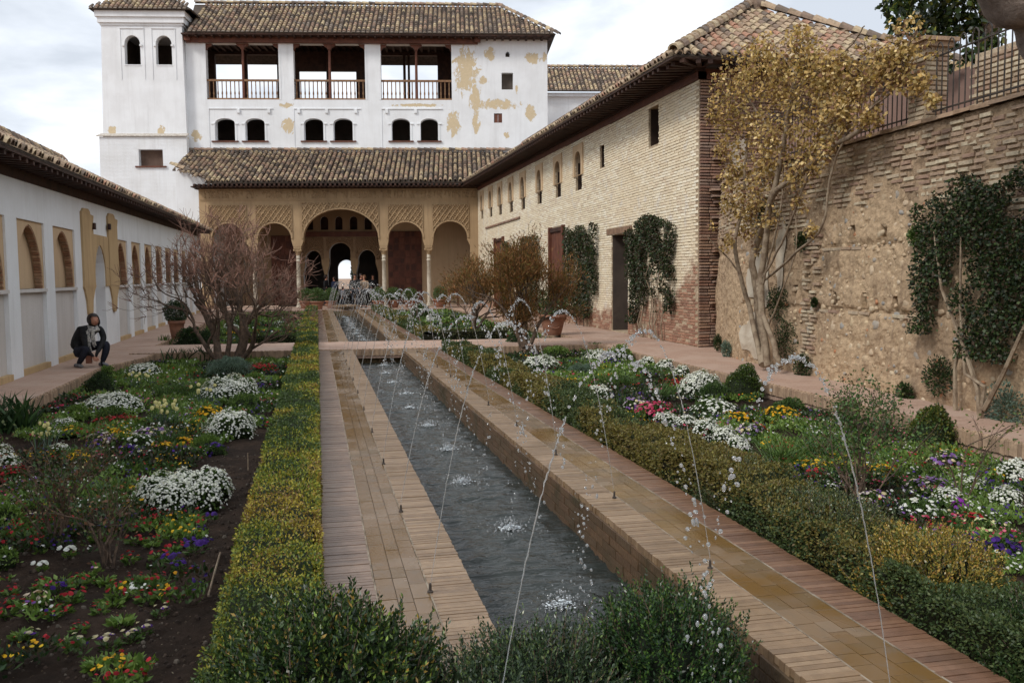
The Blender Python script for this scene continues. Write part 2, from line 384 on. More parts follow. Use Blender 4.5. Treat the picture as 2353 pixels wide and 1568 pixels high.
def m_wet():
    b = MB('wet_paving_slab'); r = b.rnd(); n = b.smooth(b.noise(1.5, 4), .38, .62)
    c = b.ramp(r, [(0, (.15, .095, .05)), (.2, (.19, .122, .066)), (.4, (.165, .098, .044)), (.6, (.20, .136, .082)), (.8, (.135, .086, .04))], 'CONSTANT')
    c = b.mix(b.math('MULTIPLY', n, .75), c, (.145, .078, .02)); c = b.mix(b.math('MULTIPLY', b.smooth(b.noise(9., 5), .5, .7), .4), c, (.13, .10, .07))
    return b.done(c, b.ramp(n, [(0, .30), (1, .10)]), b.bump(b.noise(60., 4), .25, .003), .5)
M_wet = m_wet()
M_wetb = m_rnd('damp_mossy_brick', [(.125, .075, .042), (.11, .066, .038), (.095, .06, .034), (.105, .068, .04)], .45, 40., .8, .01, (.035, .034, .014), .9, .4, 3.)
def m_mortar(name, c1, c2, c3, sc_=.6):
    b = MB(name); f = b.smooth(b.noise(sc_, 6, .6), .35, .65); c = b.mix(f, c1, c2)
    c = b.mix(b.math('MULTIPLY', b.smooth(b.noise(1., 5, .6, b.scalev((5, 5, .6))), .5, .72), .6), c, c3)
    c = b.mix(1., c, b.ramp(b.noise(14., 5, .65), [(.3, .72), (.7, 1.15)]), 'MULTIPLY')
    return b.done(c, .95, b.bump(b.noise(22., 8, .7), .9, .03), .1)
M_mortar = m_mortar('earth_mortar', (.50, .365, .235), (.37, .265, .175), (.22, .155, .105))
M_ground = m_mortar('pale_earth', (.40, .28, .20), (.33, .22, .155), (.28, .19, .14), 1.2)
def m_path():
    b = MB('worn_brick_path'); X, Y, Z = b.sep(); t = b.nt.nodes.new('ShaderNodeTexBrick')
    b.L(b.scalev((1, 1, 1)), t.inputs['Vector']); t.inputs['Scale'].default_value = 1; t.inputs['Brick Width'].default_value = .28; t.inputs['Row Height'].default_value = .06; t.inputs['Mortar Size'].default_value = .007
    t.inputs['Color1'].default_value = (.46, .31, .235, 1); t.inputs['Color2'].default_value = (.40, .26, .195, 1); t.inputs['Mortar'].default_value = (.27, .18, .13, 1)
    c = b.mix(b.smooth(b.noise(1.3, 5), .38, .66), t.outputs['Color'], (.44, .315, .245)); c = b.mix(b.math('MULTIPLY', b.smooth(b.noise(5., 5), .5, .7), .35), c, (.27, .18, .13))
    h = b.math('SUBTRACT', b.noise(50., 4), b.math('MULTIPLY', t.outputs['Fac'], 1.))
    return b.done(c, .75, b.bump(h, .4, .006), .3)
M_path = m_path()
M_kerb = m_rnd('kerb_brick', [(.38, .26, .17), (.33, .22, .145), (.43, .30, .20), (.29, .20, .135)], .9, 50., .6, .008)
M_moss = m_mortar('damp_canal_wall', (.20, .125, .07), (.11, .085, .04), (.06, .055, .03), 2.)
M_soil = m_mortar('garden_soil', (.050, .033, .024), (.030, .021, .016), (.022, .016, .012), 2.5)
M_clod = m_rnd('soil_crumb', [(.045, .03, .022), (.075, .055, .04), (.03, .02, .016), (.06, .04, .03), (.12, .10, .08)], .95)
M_terra = m_plain('terracotta', (.33, .155, .095), (.24, .12, .08), 6., .8)
M_bark = m_plain('bark', (.17, .115, .08), (.085, .06, .045), 14., .9, .9, .02, 30.)
M_barkp = m_plain('pale_bark', (.30, .235, .165), (.17, .12, .08), 9., .9, .8, .015, 30.)
M_twig = m_plain('reddish_twig', (.27, .145, .105), (.17, .10, .075), 5., .85)
M_twigb = m_plain('rust_twig', (.17, .085, .045), (.10, .055, .03), 3., .85)
M_fig = m_mortar('old_fig_bark', (.33, .27, .23), (.21, .165, .14), (.12, .09, .075), 3.)

def m_leaf(name, rough=.5, spec=.35, tr=.25):
    b = MB(name); c = b.col(); c2 = b.mix(1., c, b.ramp(b.noise(60., 2), [(.3, .85), (.7, 1.15)]), 'MULTIPLY')
    b.done(c2, rough, None, spec); t = b.nt.nodes.new('ShaderNodeBsdfTranslucent'); b.L(b.mix(1., c2, (1., 1., .55), 'MULTIPLY'), t.inputs[0])
    mx = b.nt.nodes.new('ShaderNodeMixShader'); mx.inputs[0].default_value = tr; b.L(b.b.outputs[0], mx.inputs[1]); b.L(t.outputs[0], mx.inputs[2]); b.L(mx.outputs[0], b.out.inputs[0]); return b.m
M_leaf = m_leaf('leaf'); M_gloss = m_leaf('glossy_leaf', .32, .5, .15); M_petal = m_leaf('petal', .7, .15, .3); M_dry = m_leaf('dry_leaf', .7, .15, .3)
def m_water():
    b = MB('canal_water'); n = b.noise(1., 3, .55, b.scalev((7, 17, 1)), .5); n2 = b.noise(40., 3, .6)
    h = b.math('ADD', n, b.math('MULTIPLY', n2, .12))
    b.done((.026, .031, .028), .03, b.bump(h, .7, .035), .5); b.b.inputs['IOR'].default_value = 1.33; return b.m
M_water = m_water()
def m_drop():
    b = MB('water_drops'); b.done((1., 1., 1.), .02, None, .5, Transmission_Weight=1., IOR=1.33)
    d = b.nt.nodes.new('ShaderNodeBsdfDiffuse'); d.inputs[0].default_value = (.85, .9, .93, 1); mx = b.nt.nodes.new('ShaderNodeMixShader'); mx.inputs[0].default_value = .22
    b.L(b.b.outputs[0], mx.inputs[1]); b.L(d.outputs[0], mx.inputs[2]); b.L(mx.outputs[0], b.out.inputs[0]); return b.m
M_drop = m_drop()
M_foam = m_plain('foam', (.75, .8, .82), (.6, .66, .7), 20., .4)
def m_bwall():
    """limewashed brick that is worn to bare red brick near the ground"""
    b = MB('limewashed_old_brick'); X, Y, Z = b.sep(); r = b.rnd()
    lim = b.ramp(b.math('DIVIDE', b.math('SUBTRACT', Y, 18.), 12.), [(0, (.235,) * 3), (.12, (.14,) * 3), (.35, (.08,) * 3), (1, (.07,) * 3)])
    f = b.math('SUBTRACT', Z, b.math('MULTIPLY', lim, 8.)); f = b.math('ADD', f, b.math('MULTIPLY', b.math('SUBTRACT', b.noise(1.6, 5), .5), 1.6))
    wash = b.smooth(f, -.15, .2)
    red = b.ramp(r, [(0, (.36, .20, .135)), (.25, (.30, .16, .11)), (.5, (.40, .27, .19)), (.75, (.27, .15, .105))], 'CONSTANT')
    cr = b.ramp(r, [(0, (.80, .71, .54)), (.3, (.75, .65, .48)), (.6, (.84, .77, .62)), (.85, (.68, .57, .43))], 'CONSTANT')
    cr = b.mix(b.math('MULTIPLY', b.smooth(b.noise(.55, 4), .42, .62), .6), cr, (.74, .62, .44)); cr = b.mix(b.math('MULTIPLY', b.smooth(b.noise(2.2, 4), .55, .7), .6), cr, (.70, .66, .60))
    cr = b.mix(b.math('MULTIPLY', b.smooth(b.noise(24., 4), .6, .75), .5), cr, (.40, .28, .2))
    return b.done(b.mix(wash, red, cr), .92, b.bump(b.noise(35., 5), .6, .01), .15)
M_bwall = m_bwall()
M_bjoint = m_mortar('wall_joint', (.52, .42, .30), (.44, .34, .23), (.32, .21, .14), .8)

# ------------------------------------------------------------------ wall with openings
def arch_pts(x0, x1, z0, zs, zt, n=10, point=False):
    """opening outline: from x0,z0 up, over an arch crown zt springing at zs, down to x1,z0"""
    c = (x0 + x1) / 2; a = (x1 - x0) / 2; P = [(x0, z0)]
    for i in range(n + 1):
        t = math.pi * (1 - i / n)
        if point:
            q = abs(math.cos(t)); x = c + a * math.cos(t); zz = zs + (zt - zs) * max(0, 1 - q ** 1.75) ** .58 if 0 < i < n else zs
        else: x = c + a * math.cos(t); zz = zs + (zt - zs) * math.sin(t)
        P.append((x, zz))
    P.append((x1, z0)); return P
def rect(x0, x1, z0, z1): return [(x0, z0), (x0, z1), (x1, z1), (x1, z0)]
def wall_mesh(g, outer, holes, mp, thick, mi=0, mi_rev=None, back=True):
    """outer / holes: 2d outlines; mp(a, depth, z)->3d; thick = depth of the wall"""
    mi_rev = mi if mi_rev is None else mi_rev
    polys = [[Vector((p[0], p[1], 0)) for p in outer]] + [[Vector((p[0], p[1], 0)) for p in h] for h in holes]
    flat = [p for h in [outer] + holes for p in h]; tri = tessellate_polygon(polys)
    fr = [mp(p[0], 0, p[1]) for p in flat]; bk = [mp(p[0], thick, p[1]) for p in flat]; n = len(flat)
    T = [np.array(t) for t in tri]
    g.add(fr, T, 0., None, mi)
    if back: g.add(bk, [t[::-1] for t in T], 0., None, mi)
    i0 = 0
    for k, h in enumerate([outer] + holes):
        m = len(h)
        for i in range(m):
            a, b_ = i0 + i, i0 + (i + 1) % m
            g.add([fr[a], fr[b_], bk[b_], bk[a]], np.array([(0, 1, 2, 3)]), 0., None, mi if k == 0 else mi_rev)
        i0 += m

# ------------------------------------------------------------------ ground, paths, canal
def flat_tmpl(seed):
    V, Fc = brick_tmpl(seed, .004, .012); return V, Fc
FL = [flat_tmpl(60 + i) for i in range(3)]
def slab(name, x0, x1, y0, y1, z0, z1, mat, **k): return G().box(x0, x1, y0, y1, z0, z1).obj(name, mat, None, kind='structure', **k)
g = G(); g.quad((-900, -900, -.9), (900, -900, -.9), (900, 1500, -.9), (-900, 1500, -.9)); g.obj('ground', M_ground, None, kind='structure')
GZ = -.22
def patch_grid(x0, x1, y0, y1, dx, zf):
    nx = max(2, int((x1 - x0) / dx) + 1); ny = max(2, int((y1 - y0) / dx) + 1)
    X, Y = np.meshgrid(np.linspace(x0, x1, nx), np.linspace(y0, y1, ny)); Z = zf(X, Y); V = np.stack([X, Y, Z], -1).reshape(-1, 3)
    i = np.arange(nx - 1); j = np.arange(ny - 1); I, J = np.meshgrid(i, j); a = (J * nx + I).ravel()
    return V, np.stack([a, a + 1, a + nx + 1, a + nx], 1)
def soil_z(X, Y):
    P = np.stack([X, Y, 0 * X], -1); return GZ + .07 * (fbm(P, 1.1, 2, 5) - .5) + .075 * (fbm(P, 8., 3, 9) - .5) + .02 * (noise(P, 30., 3) - .5) * (Y < 7)
for nm, a in (('soil', (-3.75, -.02, 1.2, 6.5, .035)), ('soil', (2.6, 6.55, 1.2, 6.5, .05)), ('soil', (-3.75, -.02, 6.5, 20.1, .09)), ('soil', (2.6, 6.55, 6.5, 20., .09)),
              ('soil', (-3.75, -.02, 22.5, 44.5, .25)), ('soil', (2.6, 6.9, 22.3, 44.5, .25))):
    V, Fq = patch_grid(*a, soil_z); G().add(V, Fq).obj(nm, M_soil, None, smooth=True, kind='structure')
# clods on the near soil
n = 7000; x = rng.uniform(-3.4, -.42, n); y = 2.4 + 7 * rng.random(n) ** 1.6; s = rng.uniform(.006, .03, n) * rng.random(n) ** .6 * (1 + (y - 2) * .06)
ms = [TM((x[i], y[i], float(soil_z(np.array(x[i]), np.array(y[i]))) + s[i] * .15), (s[i], 0, 0), (0, s[i] * rng.uniform(.6, 1.2), 0), (0, 0, s[i] * .8)) for i in range(n)]
g = G(); ms = np.array(ms)
for t in range(5): q = np.arange(n)[np.arange(n) % 5 == t]; g.merge(ST[t], ms[q], rng.random(len(q)))
g.obj('soil_crumbs', M_clod, None, kind='stuff', label='crumbs and clods lying on the dark bed soil', cat='soil crumbs')

n = 3200; P = np.stack([rng.uniform(-3.3, -.44, n), 2.4 + 7 * rng.random(n) ** 1.5, np.zeros(n)], -1); P[:, 2] = soil_z(P[:, 0], P[:, 1]) + .006
g = G(); s_ = rng.uniform(.004, .016, n); a_ = rng.uniform(0, 6.28, n); d = np.stack([np.cos(a_), np.sin(a_), rng.uniform(0, .5, n)], -1); w_ = np.cross(d, [0, 0, 1.]); V = np.stack([P, P + d * s_[:, None] * .5 + w_ * s_[:, None] * .25, P + d * s_[:, None], P + d * s_[:, None] * .5 - w_ * s_[:, None] * .25], 1).reshape(-1, 3)
lc = np.array([(.22, .17, .11), (.12, .085, .05), (.30, .26, .19), (.09, .06, .04), (.16, .12, .06)])[rng.integers(0, 5, n)]; g.add(V, np.arange(4 * n).reshape(n, 4), 0., lc)
LITTER = g
# canal: near half Y 2.9..20, far half Y 22.4..44.2
BA = R(4.5)
def by(x, y0): return y0 - math.tan(BA) * x
canal = thing('canal', 'long narrow water channel running between two wet brick walks', 'canal', (1.3, 3, 0), kind='structure')
CXL, CXR, WZ = .76, 1.85, -.30
g = G()
for (y0, y1) in ((1.8, 20.), (22.4, 44.2)):
    g.box(CXL - .03, CXL, y0, y1, -.75, -.035); g.box(CXR, CXR + .03, y0, y1, -.75, -.035); g.box(CXL - .03, CXR + .03, y0 - .03, y0, -.75, -.035); g.box(CXL - .03, CXR + .03, y1, y1 + .03, -.75, -.035)
    g.box(CXL, CXR, y0, y1, -.78, -.75)
g.obj('channel_wall', M_moss, canal)
ms = []
for (y0, y1) in ((1.82, 19.98), (22.45, 44.1)):
    for r_, z in enumerate((-.068, -.128, -.188, -.248, -.305)):
        for y in np.arange(y0 + (r_ % 2) * .13, y1 - .1, .27): 
            for xx, sg in ((CXL, 1), (CXR, -1)): ms.append(TM((xx + sg * rng.uniform(.0, .008), y + .13, z), (0, .262, 0), (0, 0, .052), (sg * .03, 0, 0)))
m_ = np.array(ms); m_[:, :3, 3] -= wm(canal)[:3, 3]
pieces('channel_brick', m_, FL, M_wetb, canal, 300, stuff_name='channel_bricks')
SPL = [(1.34 + .06 * math.sin(k * 2.3), 4.85 + 1.6 * k) for k in range(26)]
def water_z(X, Y):
    P = np.stack([X * 1.9 + .5 * np.sin(Y * 1.3), Y * 4.2, 0 * X], -1); z = .030 * (fbm(P, 1.3, 2, 3) - .5) + .024 * (np.abs(noise(P, 2.6, 4) - .5) * -2) + .004 * (fbm(P, 8., 2, 5) - .5)
    for (sx, sy) in SPL:
        if sy < Y.min() - 1.5 or sy > Y.max() + 1.5: continue
        r = np.sqrt((X - sx) ** 2 + (Y - sy) ** 2); z = z + .010 * np.sin(r * 42 - sx * 30) * np.exp(-r * 3.6) + .006 * np.sin(r * 75) * np.exp(-r * 6)
    return WZ + z
wg = G()
for (y0, y1, dx) in ((1.8, 9, .014), (9, 20, .022), (22.4, 44.2, .05)):
    V, Fq = patch_grid(CXL + .001, CXR - .001, y0, y1, dx, water_z); wg.add(V, Fq)
wg.obj('water', M_water, None, smooth=True, kind='structure')

# walks beside the canal
def loc(ms, t): m = np.array(ms); m[:, :3, 3] -= wm(t)[:3, 3]; return m
def walk(label, xo, xi, xa, xb, outer_mat, inner_mat, sgn):
    """xo outer edge, xi canal edge; xa / xb limits of the slab band"""
    t = thing('paved_walk', label, 'walk', ((xo + xi) / 2, 12, 0), kind='structure')
    g = G()
    for (y0, y1) in ((1.5, 20.02), (22.42, 44.9)): g.box(min(xo, xi) + (.04 if xi < xo else 0), max(xo, xi) - (.04 if xi > xo else 0), y0, y1, -.5, -.009)
    g.obj('bedding', M_joint, t)
    for (lo, hi, mt, nm) in ((min(xo, xa), max(xo, xa), outer_mat, 'edging_brick'), (min(xb, xi), max(xb, xi), inner_mat, 'edging_brick')):
        ms = []
        for (y0, y1) in ((2.2, 19.98), (22.45, 44.88)):
            y = y0
            while y < y1:
                w = rng.uniform(.036, .048); pr = rng.uniform(.004, .008) if (hi == xi or lo == xi) else 0
                cx = (lo + hi) / 2 + rng.uniform(-.004, .004); hgt = .06
                zt = rng.uniform(-.003, .0012)
                ms.append(TM((cx, y + w / 2, zt - hgt / 2), (hi - lo + pr, rng.uniform(-.002, .002), 0), (0, w - rng.choice([.003, .0035, .004, .004, .005, .005, .006, .007, .010]), 0), (0, 0, hgt))); y += w
        pieces(nm, loc(ms, t), FL, mt, t, 300, stuff_name='edging_bricks')
    ms = []
    for (y0, y1) in ((2.2, 19.98), (22.45, 44.88)):
        x0, x1 = min(xa, xb) + .005, max(xa, xb) - .005; W = x1 - x0; cols = [x0, x0 + W * .36, x0 + W * .66, x1]
        for c in range(3):
            y = y0 - rng.uniform(0, .2)
            while y < y1:
                l = rng.uniform(.1, .24); a = max(y, y0)
                if y + l > y0 + .03: ms.append(TM(((cols[c] + cols[c + 1]) / 2, (a + y + l) / 2, -.0266 + rng.uniform(-.0016, .0008)), (cols[c + 1] - cols[c] - .003, 0, 0), (0, y + l - a - .0035, 0), (0, 0, .05)))
                y += l
    g = G()
    for (y0, y1) in ((1.5, 20.02), (22.42, 44.9)):
        for xx in (xa, xb):
            for y in np.arange(y0, y1, .35): g.box(xx - .0045 + rng.uniform(-.001, .001), xx + .0045 + rng.uniform(-.001, .001), y, min(y + .345, y1), -.03, .0004 + rng.uniform(-.001, .0006))
    g.obj('mortar_line', M_lime, t, kind='stuff')
    pieces('paving_slab', loc(ms, t), FL, M_wet, t, 300, stuff_name='paving_slabs')
    return t
WL = walk('wet brick walk beside the clipped yellow-green hedge', 0., CXL, .26, .53, M_bedp, M_bed, 1)
WR = walk('wet brick walk between the canal and the bushy hedge', 2.62, CXR, 2.39, 2.09, M_bedr, M_bed, -1)
g = G(); g.box(-.3, 1.60, .3, 3.27, -.6, -.03); g.obj('soil', M_soil, None, kind='structure')
g = G(); g.box(1.6, 9., .3, 1.2, -.9, -.03); g.box(-5., -.3, .3, 1.2, -.9, -.1); g.obj('soil', M_soil, None, kind='structure')

# cross path / bridge
br = thing('cross_path', 'pinkish brick path crossing the canal between the gardens', 'path', (1.3, 21.2, 0), kind='structure')
g = G()
def skewbox(g, x0, x1, y0, y1, z0, z1):
    P = [(x0, by(x0, y0)), (x1, by(x1, y0)), (x1, by(x1, y1)), (x0, by(x0, y1))]
    V = [(a, b, z0) for a, b in P] + [(a, b, z1) for a, b in P]
    g.add(V, np.array([(0, 3, 2, 1), (4, 5, 6, 7), (0, 1, 5, 4), (1, 2, 6, 5), (2, 3, 7, 6), (3, 0, 4, 7)]))
skewbox(g, -3.9, 8.3, 19.98, 22.5, -.19, .004); g.obj('path_slab', M_path, br)
ms = []
for (x0, x1) in ((-3.9, -.02), (.0, 6.6)):
    x = x0
    while x < x1:
        w = rng.uniform(.045, .06)
        for yy, sg in ((19.97, -1), ):
            ms.append(TM((x, by(x, yy), -.06), (w * .97, 0, 0), (0, .03, 0), (0, 0, .15)))
        x += w
pieces('kerb_brick', loc(ms, br), BR, M_kerb, br, 120, stuff_name='kerb_bricks')
slab('cross_footing', -3.8, .0, 19.9 + .2, 22.6, -.6, -.2, M_moss)
slab('cross_footing', 1.9, 8., 19.2 + .5, 22.3, -.6, -.2, M_moss)

# side paths with soldier-brick kerbs
def xlw(y): return -4.78 - .0217 * (y - 16.2)                       # face of the white west wall
def path(label, pts_in, pts_out, kerb, sgn):
    t = thing('garden_path', label, 'path', (pts_in[0][0], pts_in[0][1], 0), kind='structure'); g = G()
    n = len(pts_in)
    for i in range(n - 1):
        a, b, c, d = pts_in[i], pts_in[i + 1], pts_out[i + 1], pts_out[i]
        V = [(p[0], p[1], -.5) for p in (a, b, c, d)] + [(p[0], p[1], 0.) for p in (a, b, c, d)]
        g.add(V, np.array([(4, 5, 6, 7), (0, 1, 5, 4), (2, 3, 7, 6), (1, 2, 6, 5), (3, 0, 4, 7)]))
    g.obj('path_surface', M_path, t)
    ms = []
    for i in range(n - 1):
        a = np.array(pts_in[i]); b = np.array(pts_in[i + 1]); L = np.linalg.norm(b - a); d = (b - a) / L; nn = np.array([-d[1], d[0]]) * sgn; q = 0
        while q < L:
            w = rng.uniform(.05, .065); p = a + d * (q + w / 2)
            ms.append(TM((p[0] + nn[0] * .0, p[1] + nn[1] * .0, -.068 + rng.uniform(-.004, .004)), (d[0] * w * .955, d[1] * w * .955, 0), (nn[0] * .05, nn[1] * .05, 0), (0, 0, .145))); q += w
    pieces('kerb_brick', loc(ms, t), BR, M_kerb, t, 300, stuff_name='kerb_bricks'); return t
PLi = [(-3.70, 1.), (-3.74, 12.5), (-3.84, 17.3), (-3.42, 19.4), (-3.42, 20.2)]
PLo = [(xlw(y) - .4, y) for _, y in PLi]
path('pink brick path along the white arcaded wall', PLi, PLo, 1, -1)
path('pink brick path along the far white wall past the bushes', [(-3.78, 22.7), (-3.9, 46)], [(xlw(22.7) - .4, 22.7), (xlw(46) - .4, 46)], 1, -1)
path('pink brick path below the old stone wall', [(6.40, 1.), (6.40, 12.), (6.35, 19.5)], [(8.3, 1.), (8.4, 12.), (9., 19.5)], 1, 1)
path('pink earth path along the far brick building', [(6.4, 22.), (6.5, 46)], [(9.2, 22.), (9.2, 46)], 1, 1)
slab('path_corner', xlw(21) - .4, -3.88, 20.1, 22.8, -.5, -.003, M_path)
slab('path_corner', 6.4, 9.2, 19.45, 22.05, -.5, -.006, M_path)
slab('portico_terrace', -6.2, 9.2, 44.9, 51.5, -.4, .0, M_path)
# ------------------------------------------------------------------ roofs
def unit(v): v = np.asarray(v, float); return v / np.linalg.norm(v)
def roof_tiles(parent, org, along, up, length, slope_len, pitch, expo, clip=None, mat=None, limit=300, caps=False, wob=.012):
    along = unit(along); up = unit(up); nrm = np.cross(along, up); nrm = nrm if nrm[2] > 0 else -nrm
    inv = np.linalg.inv(wm(parent)); rot = inv[:3, :3]; ms = []; cm = []
    nc = int(length / pitch); nr = int(math.ceil(slope_len / expo))
    for i in range(nc):
        jx = rng.uniform(-wob, wob); ph = rng.uniform(-.03, .03)
        for j in range(nr):
            s_ = (i + .5) * pitch + jx + rng.uniform(-.006, .006); t_ = j * expo + ph
            if clip and not clip(s_, t_ + expo * .4): continue
            w = pitch * rng.uniform(.70, .80); l = expo * 1.28
            c = np.asarray(org) + along * s_ + up * t_ + nrm * (.035 + rng.uniform(-.004, .006))
            u2 = up * l - nrm * .035 + along * rng.uniform(-.012, .012)
            c2 = inv[:3, :3] @ c + inv[:3, 3]
            ms.append(TM(c2, rot @ (along * w), rot @ u2, rot @ (nrm * w * 1.0)))
            if caps and j == 0: cm.append((c - up * .004, w))
    pieces('roof_tile', ms, TL, mat or M_tile, parent, limit, smooth=False, stuff_name='roof_tiles')
    if cm:
        g = G(); k = 7; a = np.linspace(0, math.pi, k)
        for c, w in cm:
            V = [c + along * (.46 * w * math.cos(t)) + nrm * (.44 * w * math.sin(t) - .01) - up * .012 for t in a]; g.add(V, [np.arange(k)])
        g.obj('tile_ends', M_tilew, parent, kind='stuff')
def roof_poly(parent, name, pts, mat=None, th=.06):
    g = G(); P = np.array(pts, float); n = np.cross(P[1] - P[0], P[2] - P[0]); n = unit(n) * (-1 if n[2] > 0 else 1); g.prism(P, n * th); return g.obj(name, mat or M_tileb, parent)
def ridge_tiles(parent, a, b, w=.24, l=.36, mat=None, limit=60):
    a = np.array(a, float); b = np.array(b, float); L = np.linalg.norm(b - a); d = (b - a) / L; side = unit(np.cross(d, [0, 0, 1])); nrm = np.cross(side, d)
    inv = np.linalg.inv(wm(parent)); ms = []
    for i in range(int(L / l) + 1):
        c = a + d * (i * l) + nrm * .03; ms.append(TM(inv[:3, :3] @ c + inv[:3, 3], inv[:3, :3] @ (side * w), inv[:3, :3] @ (d * l * 1.2 - nrm * .03), inv[:3, :3] @ (nrm * w)))
    pieces('ridge_tile', ms, TL, mat or M_tile, parent, limit, stuff_name='ridge_tiles')

# ------------------------------------------------------------------ white arcaded wall (left)
ww = thing('arcaded_wall', 'long white wall with a row of pointed brick niches and a tiled eave', 'garden wall', (xlw(16), 16, 0))
def lw(a, d, z): return (xlw(a) - d, a, z)
NICH = [(7.2, 8.8), (9.45, 11.05), (11.7, 13.3), (13.93, 15.55), (16.17, 17.8), (18.42, 20.12), (24.62, 26.12), (26.75, 28.27), (28.99, 30.5), (31.2, 32.73), (33.43, 34.97), (35.7, 37.2), (38.1, 39.6), (40.5, 42.), (42.8, 44.3)]
def wtop(y): return 3.37 + (y - 15.5) * .0115
HT = lambda y: 2.62 + max(0, y - 24) * .0085
g = G(); holes = [rect(a, b, .001, HT(a)) for a, b in NICH] + [arch_pts(21.9, 23.0, .001, 1.75, 2.37, 8)]
pos_ = 1.
for a, b, zt in sorted([(a, b, HT(a)) for a, b in NICH] + [(21.4, 23.5, None)]):
    g.add([lw(pos_, 0, 0), lw(a, 0, 0), lw(a, 0, wtop(a)), lw(pos_, 0, wtop(pos_))], np.array([(0, 1, 2, 3)]))
    if zt is None: wall_mesh(g, [(a, 0.), (b, 0.), (b, wtop(b)), (a, wtop(a))], [arch_pts(21.9, 23.0, .001, 1.75, 2.37, 8)], lw, .62, back=False)
    else:
        g.add([lw(a, 0, zt), lw(b, 0, zt), lw(b, 0, wtop(b)), lw(a, 0, wtop(a))], np.array([(0, 1, 2, 3)]))
        for q in (a, b): g.add([lw(q, 0, 0), lw(q, .62, 0), lw(q, .62, zt), lw(q, 0, zt)], np.array([(0, 1, 2, 3)]))
        g.add([lw(a, 0, zt), lw(b, 0, zt), lw(b, .62, zt), lw(a, .62, zt)], np.array([(0, 1, 2, 3)]))
    pos_ = b
g.add([lw(pos_, 0, 0), lw(45.45, 0, 0), lw(45.45, 0, wtop(45.45)), lw(pos_, 0, wtop(pos_))], np.array([(0, 1, 2, 3)])); g.add([lw(45.45, 0, 0), lw(45.45, .62, 0), lw(45.45, .62, wtop(45.45)), lw(45.45, 0, wtop(45.45))], np.array([(0, 1, 2, 3)]))
g.obj('wall', M_whitel, ww)
for a, b in NICH:
    z = HT(a); g = G()
    ap = arch_pts(a + .05, b - .07, 1.44, 1.60, z - .06, 16, True)
    # spandrel plate
    wall_mesh(g, [(a, 1.44), (b, 1.44), (b, z), (a, z)][::-1], [[(min(max(x, a + .02), b - .02), max(zz, 1.445)) for x, zz in ap]], lambda q, d, zz: lw(q, d + .035, zz), .16, 0, 0, back=False)
    ni = g.obj('niche', M_tan, ww)
    g = G(); g.quad(lw(a, .19, 1.4), lw(b, .19, 1.4), lw(b, .19, z), lw(a, .19, z)); g.obj('niche_back', M_tan, ni)
    g = G(); g.quad(lw(a, .07, 0), lw(b, .07, 0), lw(b, .07, 1.41), lw(a, .07, 1.41)); g.obj('dado_panel', M_grey, ni)
    g = G(); x0 = xlw(a); g.box(x0 - .40, x0 - .012, a + .002, b - .002, 1.385, 1.445); g.obj('ledge', M_grey, ni)
    g = G(); g.box(x0 - .2, x0 - .012, a + .002, b - .002, 0, .10); g.obj('base_step', M_ochre, ni)
    ms = []
    pp = [p for p in arch_pts(a + .05, b - .07, 1.44, 1.60, z - .06, 44, True)]; acc = 0; last = None
    P = np.array(pp); seg = np.linalg.norm(np.diff(P, axis=0), axis=1); cum = np.concatenate([[0], np.cumsum(seg)]); mid = np.array([(a + b) / 2, 1.7])
    for q in np.arange(.03, cum[-1], .058):
        k = min(np.searchsorted(cum, q), len(seg)); k = max(k, 1); f = (q - cum[k - 1]) / seg[k - 1]; c = P[k - 1] * (1 - f) + P[k] * f; t = unit(P[k] - P[k - 1]); nn = np.array([t[1], -t[0]])
        if np.dot(nn, mid - c) < 0: nn = -nn
        dep = .12
        ms.append(TM(lw(c[0] + nn[0] * .01, .04 + dep / 2 + rng.uniform(0, .008), c[1] + nn[1] * .01), (dep, 0, 0), (0, t[0] * .047, t[1] * .047), (0, nn[0] * .05, nn[1] * .05)))
    mm = np.array(ms); W_ = wm(ni); mm[:, :3, 3] -= W_[:3, 3]
    pieces('arch_brick', mm, BR, M_brickv, ni, 70 if a < 36 else 0, stuff_name='arch_bricks')
# doorway between the two old pilasters
g = G(); g.quad(lw(21.8, .6, 0), lw(23.1, .6, 0), lw(23.1, .6, 2.5), lw(21.8, .6, 2.5)); g.obj('doorway_back', M_grey, ww)
g = G()
wall_mesh(g, [(21.72, 1.44), (23.42, 1.44), (23.42, 2.62), (21.72, 2.62)], [[(x, max(zz, 1.441)) for x, zz in arch_pts(21.86, 23.05, 1.0, 1.75, 2.40, 12, True)]], lambda q, d, zz: lw(q, d - .03, zz), .03)
g.obj('doorway_surround', M_ochre, ww)
for y0, y1, zt in ((20.66, 21.76, 3.14), (23.42, 24.55, 3.22)):
    g = G(); P = [(y0 + .05, 1.55), (y0 + .02, 1.44), (y0 + .12, 1.36), (y0 + .28, 1.12), (y0 + .33, .86), (y0 + .42, .80), (y0 + .62, .79), (y0 + .70, .88), (y0 + .78, 1.14), (y1 - .12, 1.34), (y1 - .02, 1.45), (y1 - .06, 1.56), (y1 - .03, 2.2), (y1, zt - .3), (y1 + .02, zt - .12), (y1 - .22, zt - .10), (y1 - .26, zt - .04), (y1 - .5, zt), (y0 + .2, zt - .01), (y0 + .12, zt - .06), (y0 + .02, zt - .1)]
    wall_mesh(g, P, [], lambda q, d, zz: lw(q, d - .05 + .012 * math.sin(q * 9 + zz * 7), zz), .07); g.obj('old_pilaster', M_ochre, ww)
    g = G(); yb = y1 - .05 if y0 < 22 else y0 + .0; g.box(xlw(yb) + .05, xlw(yb) + .1, yb - .08, yb + .06, zt - .42, zt - .28); g.obj('socket', M_wood, ww)
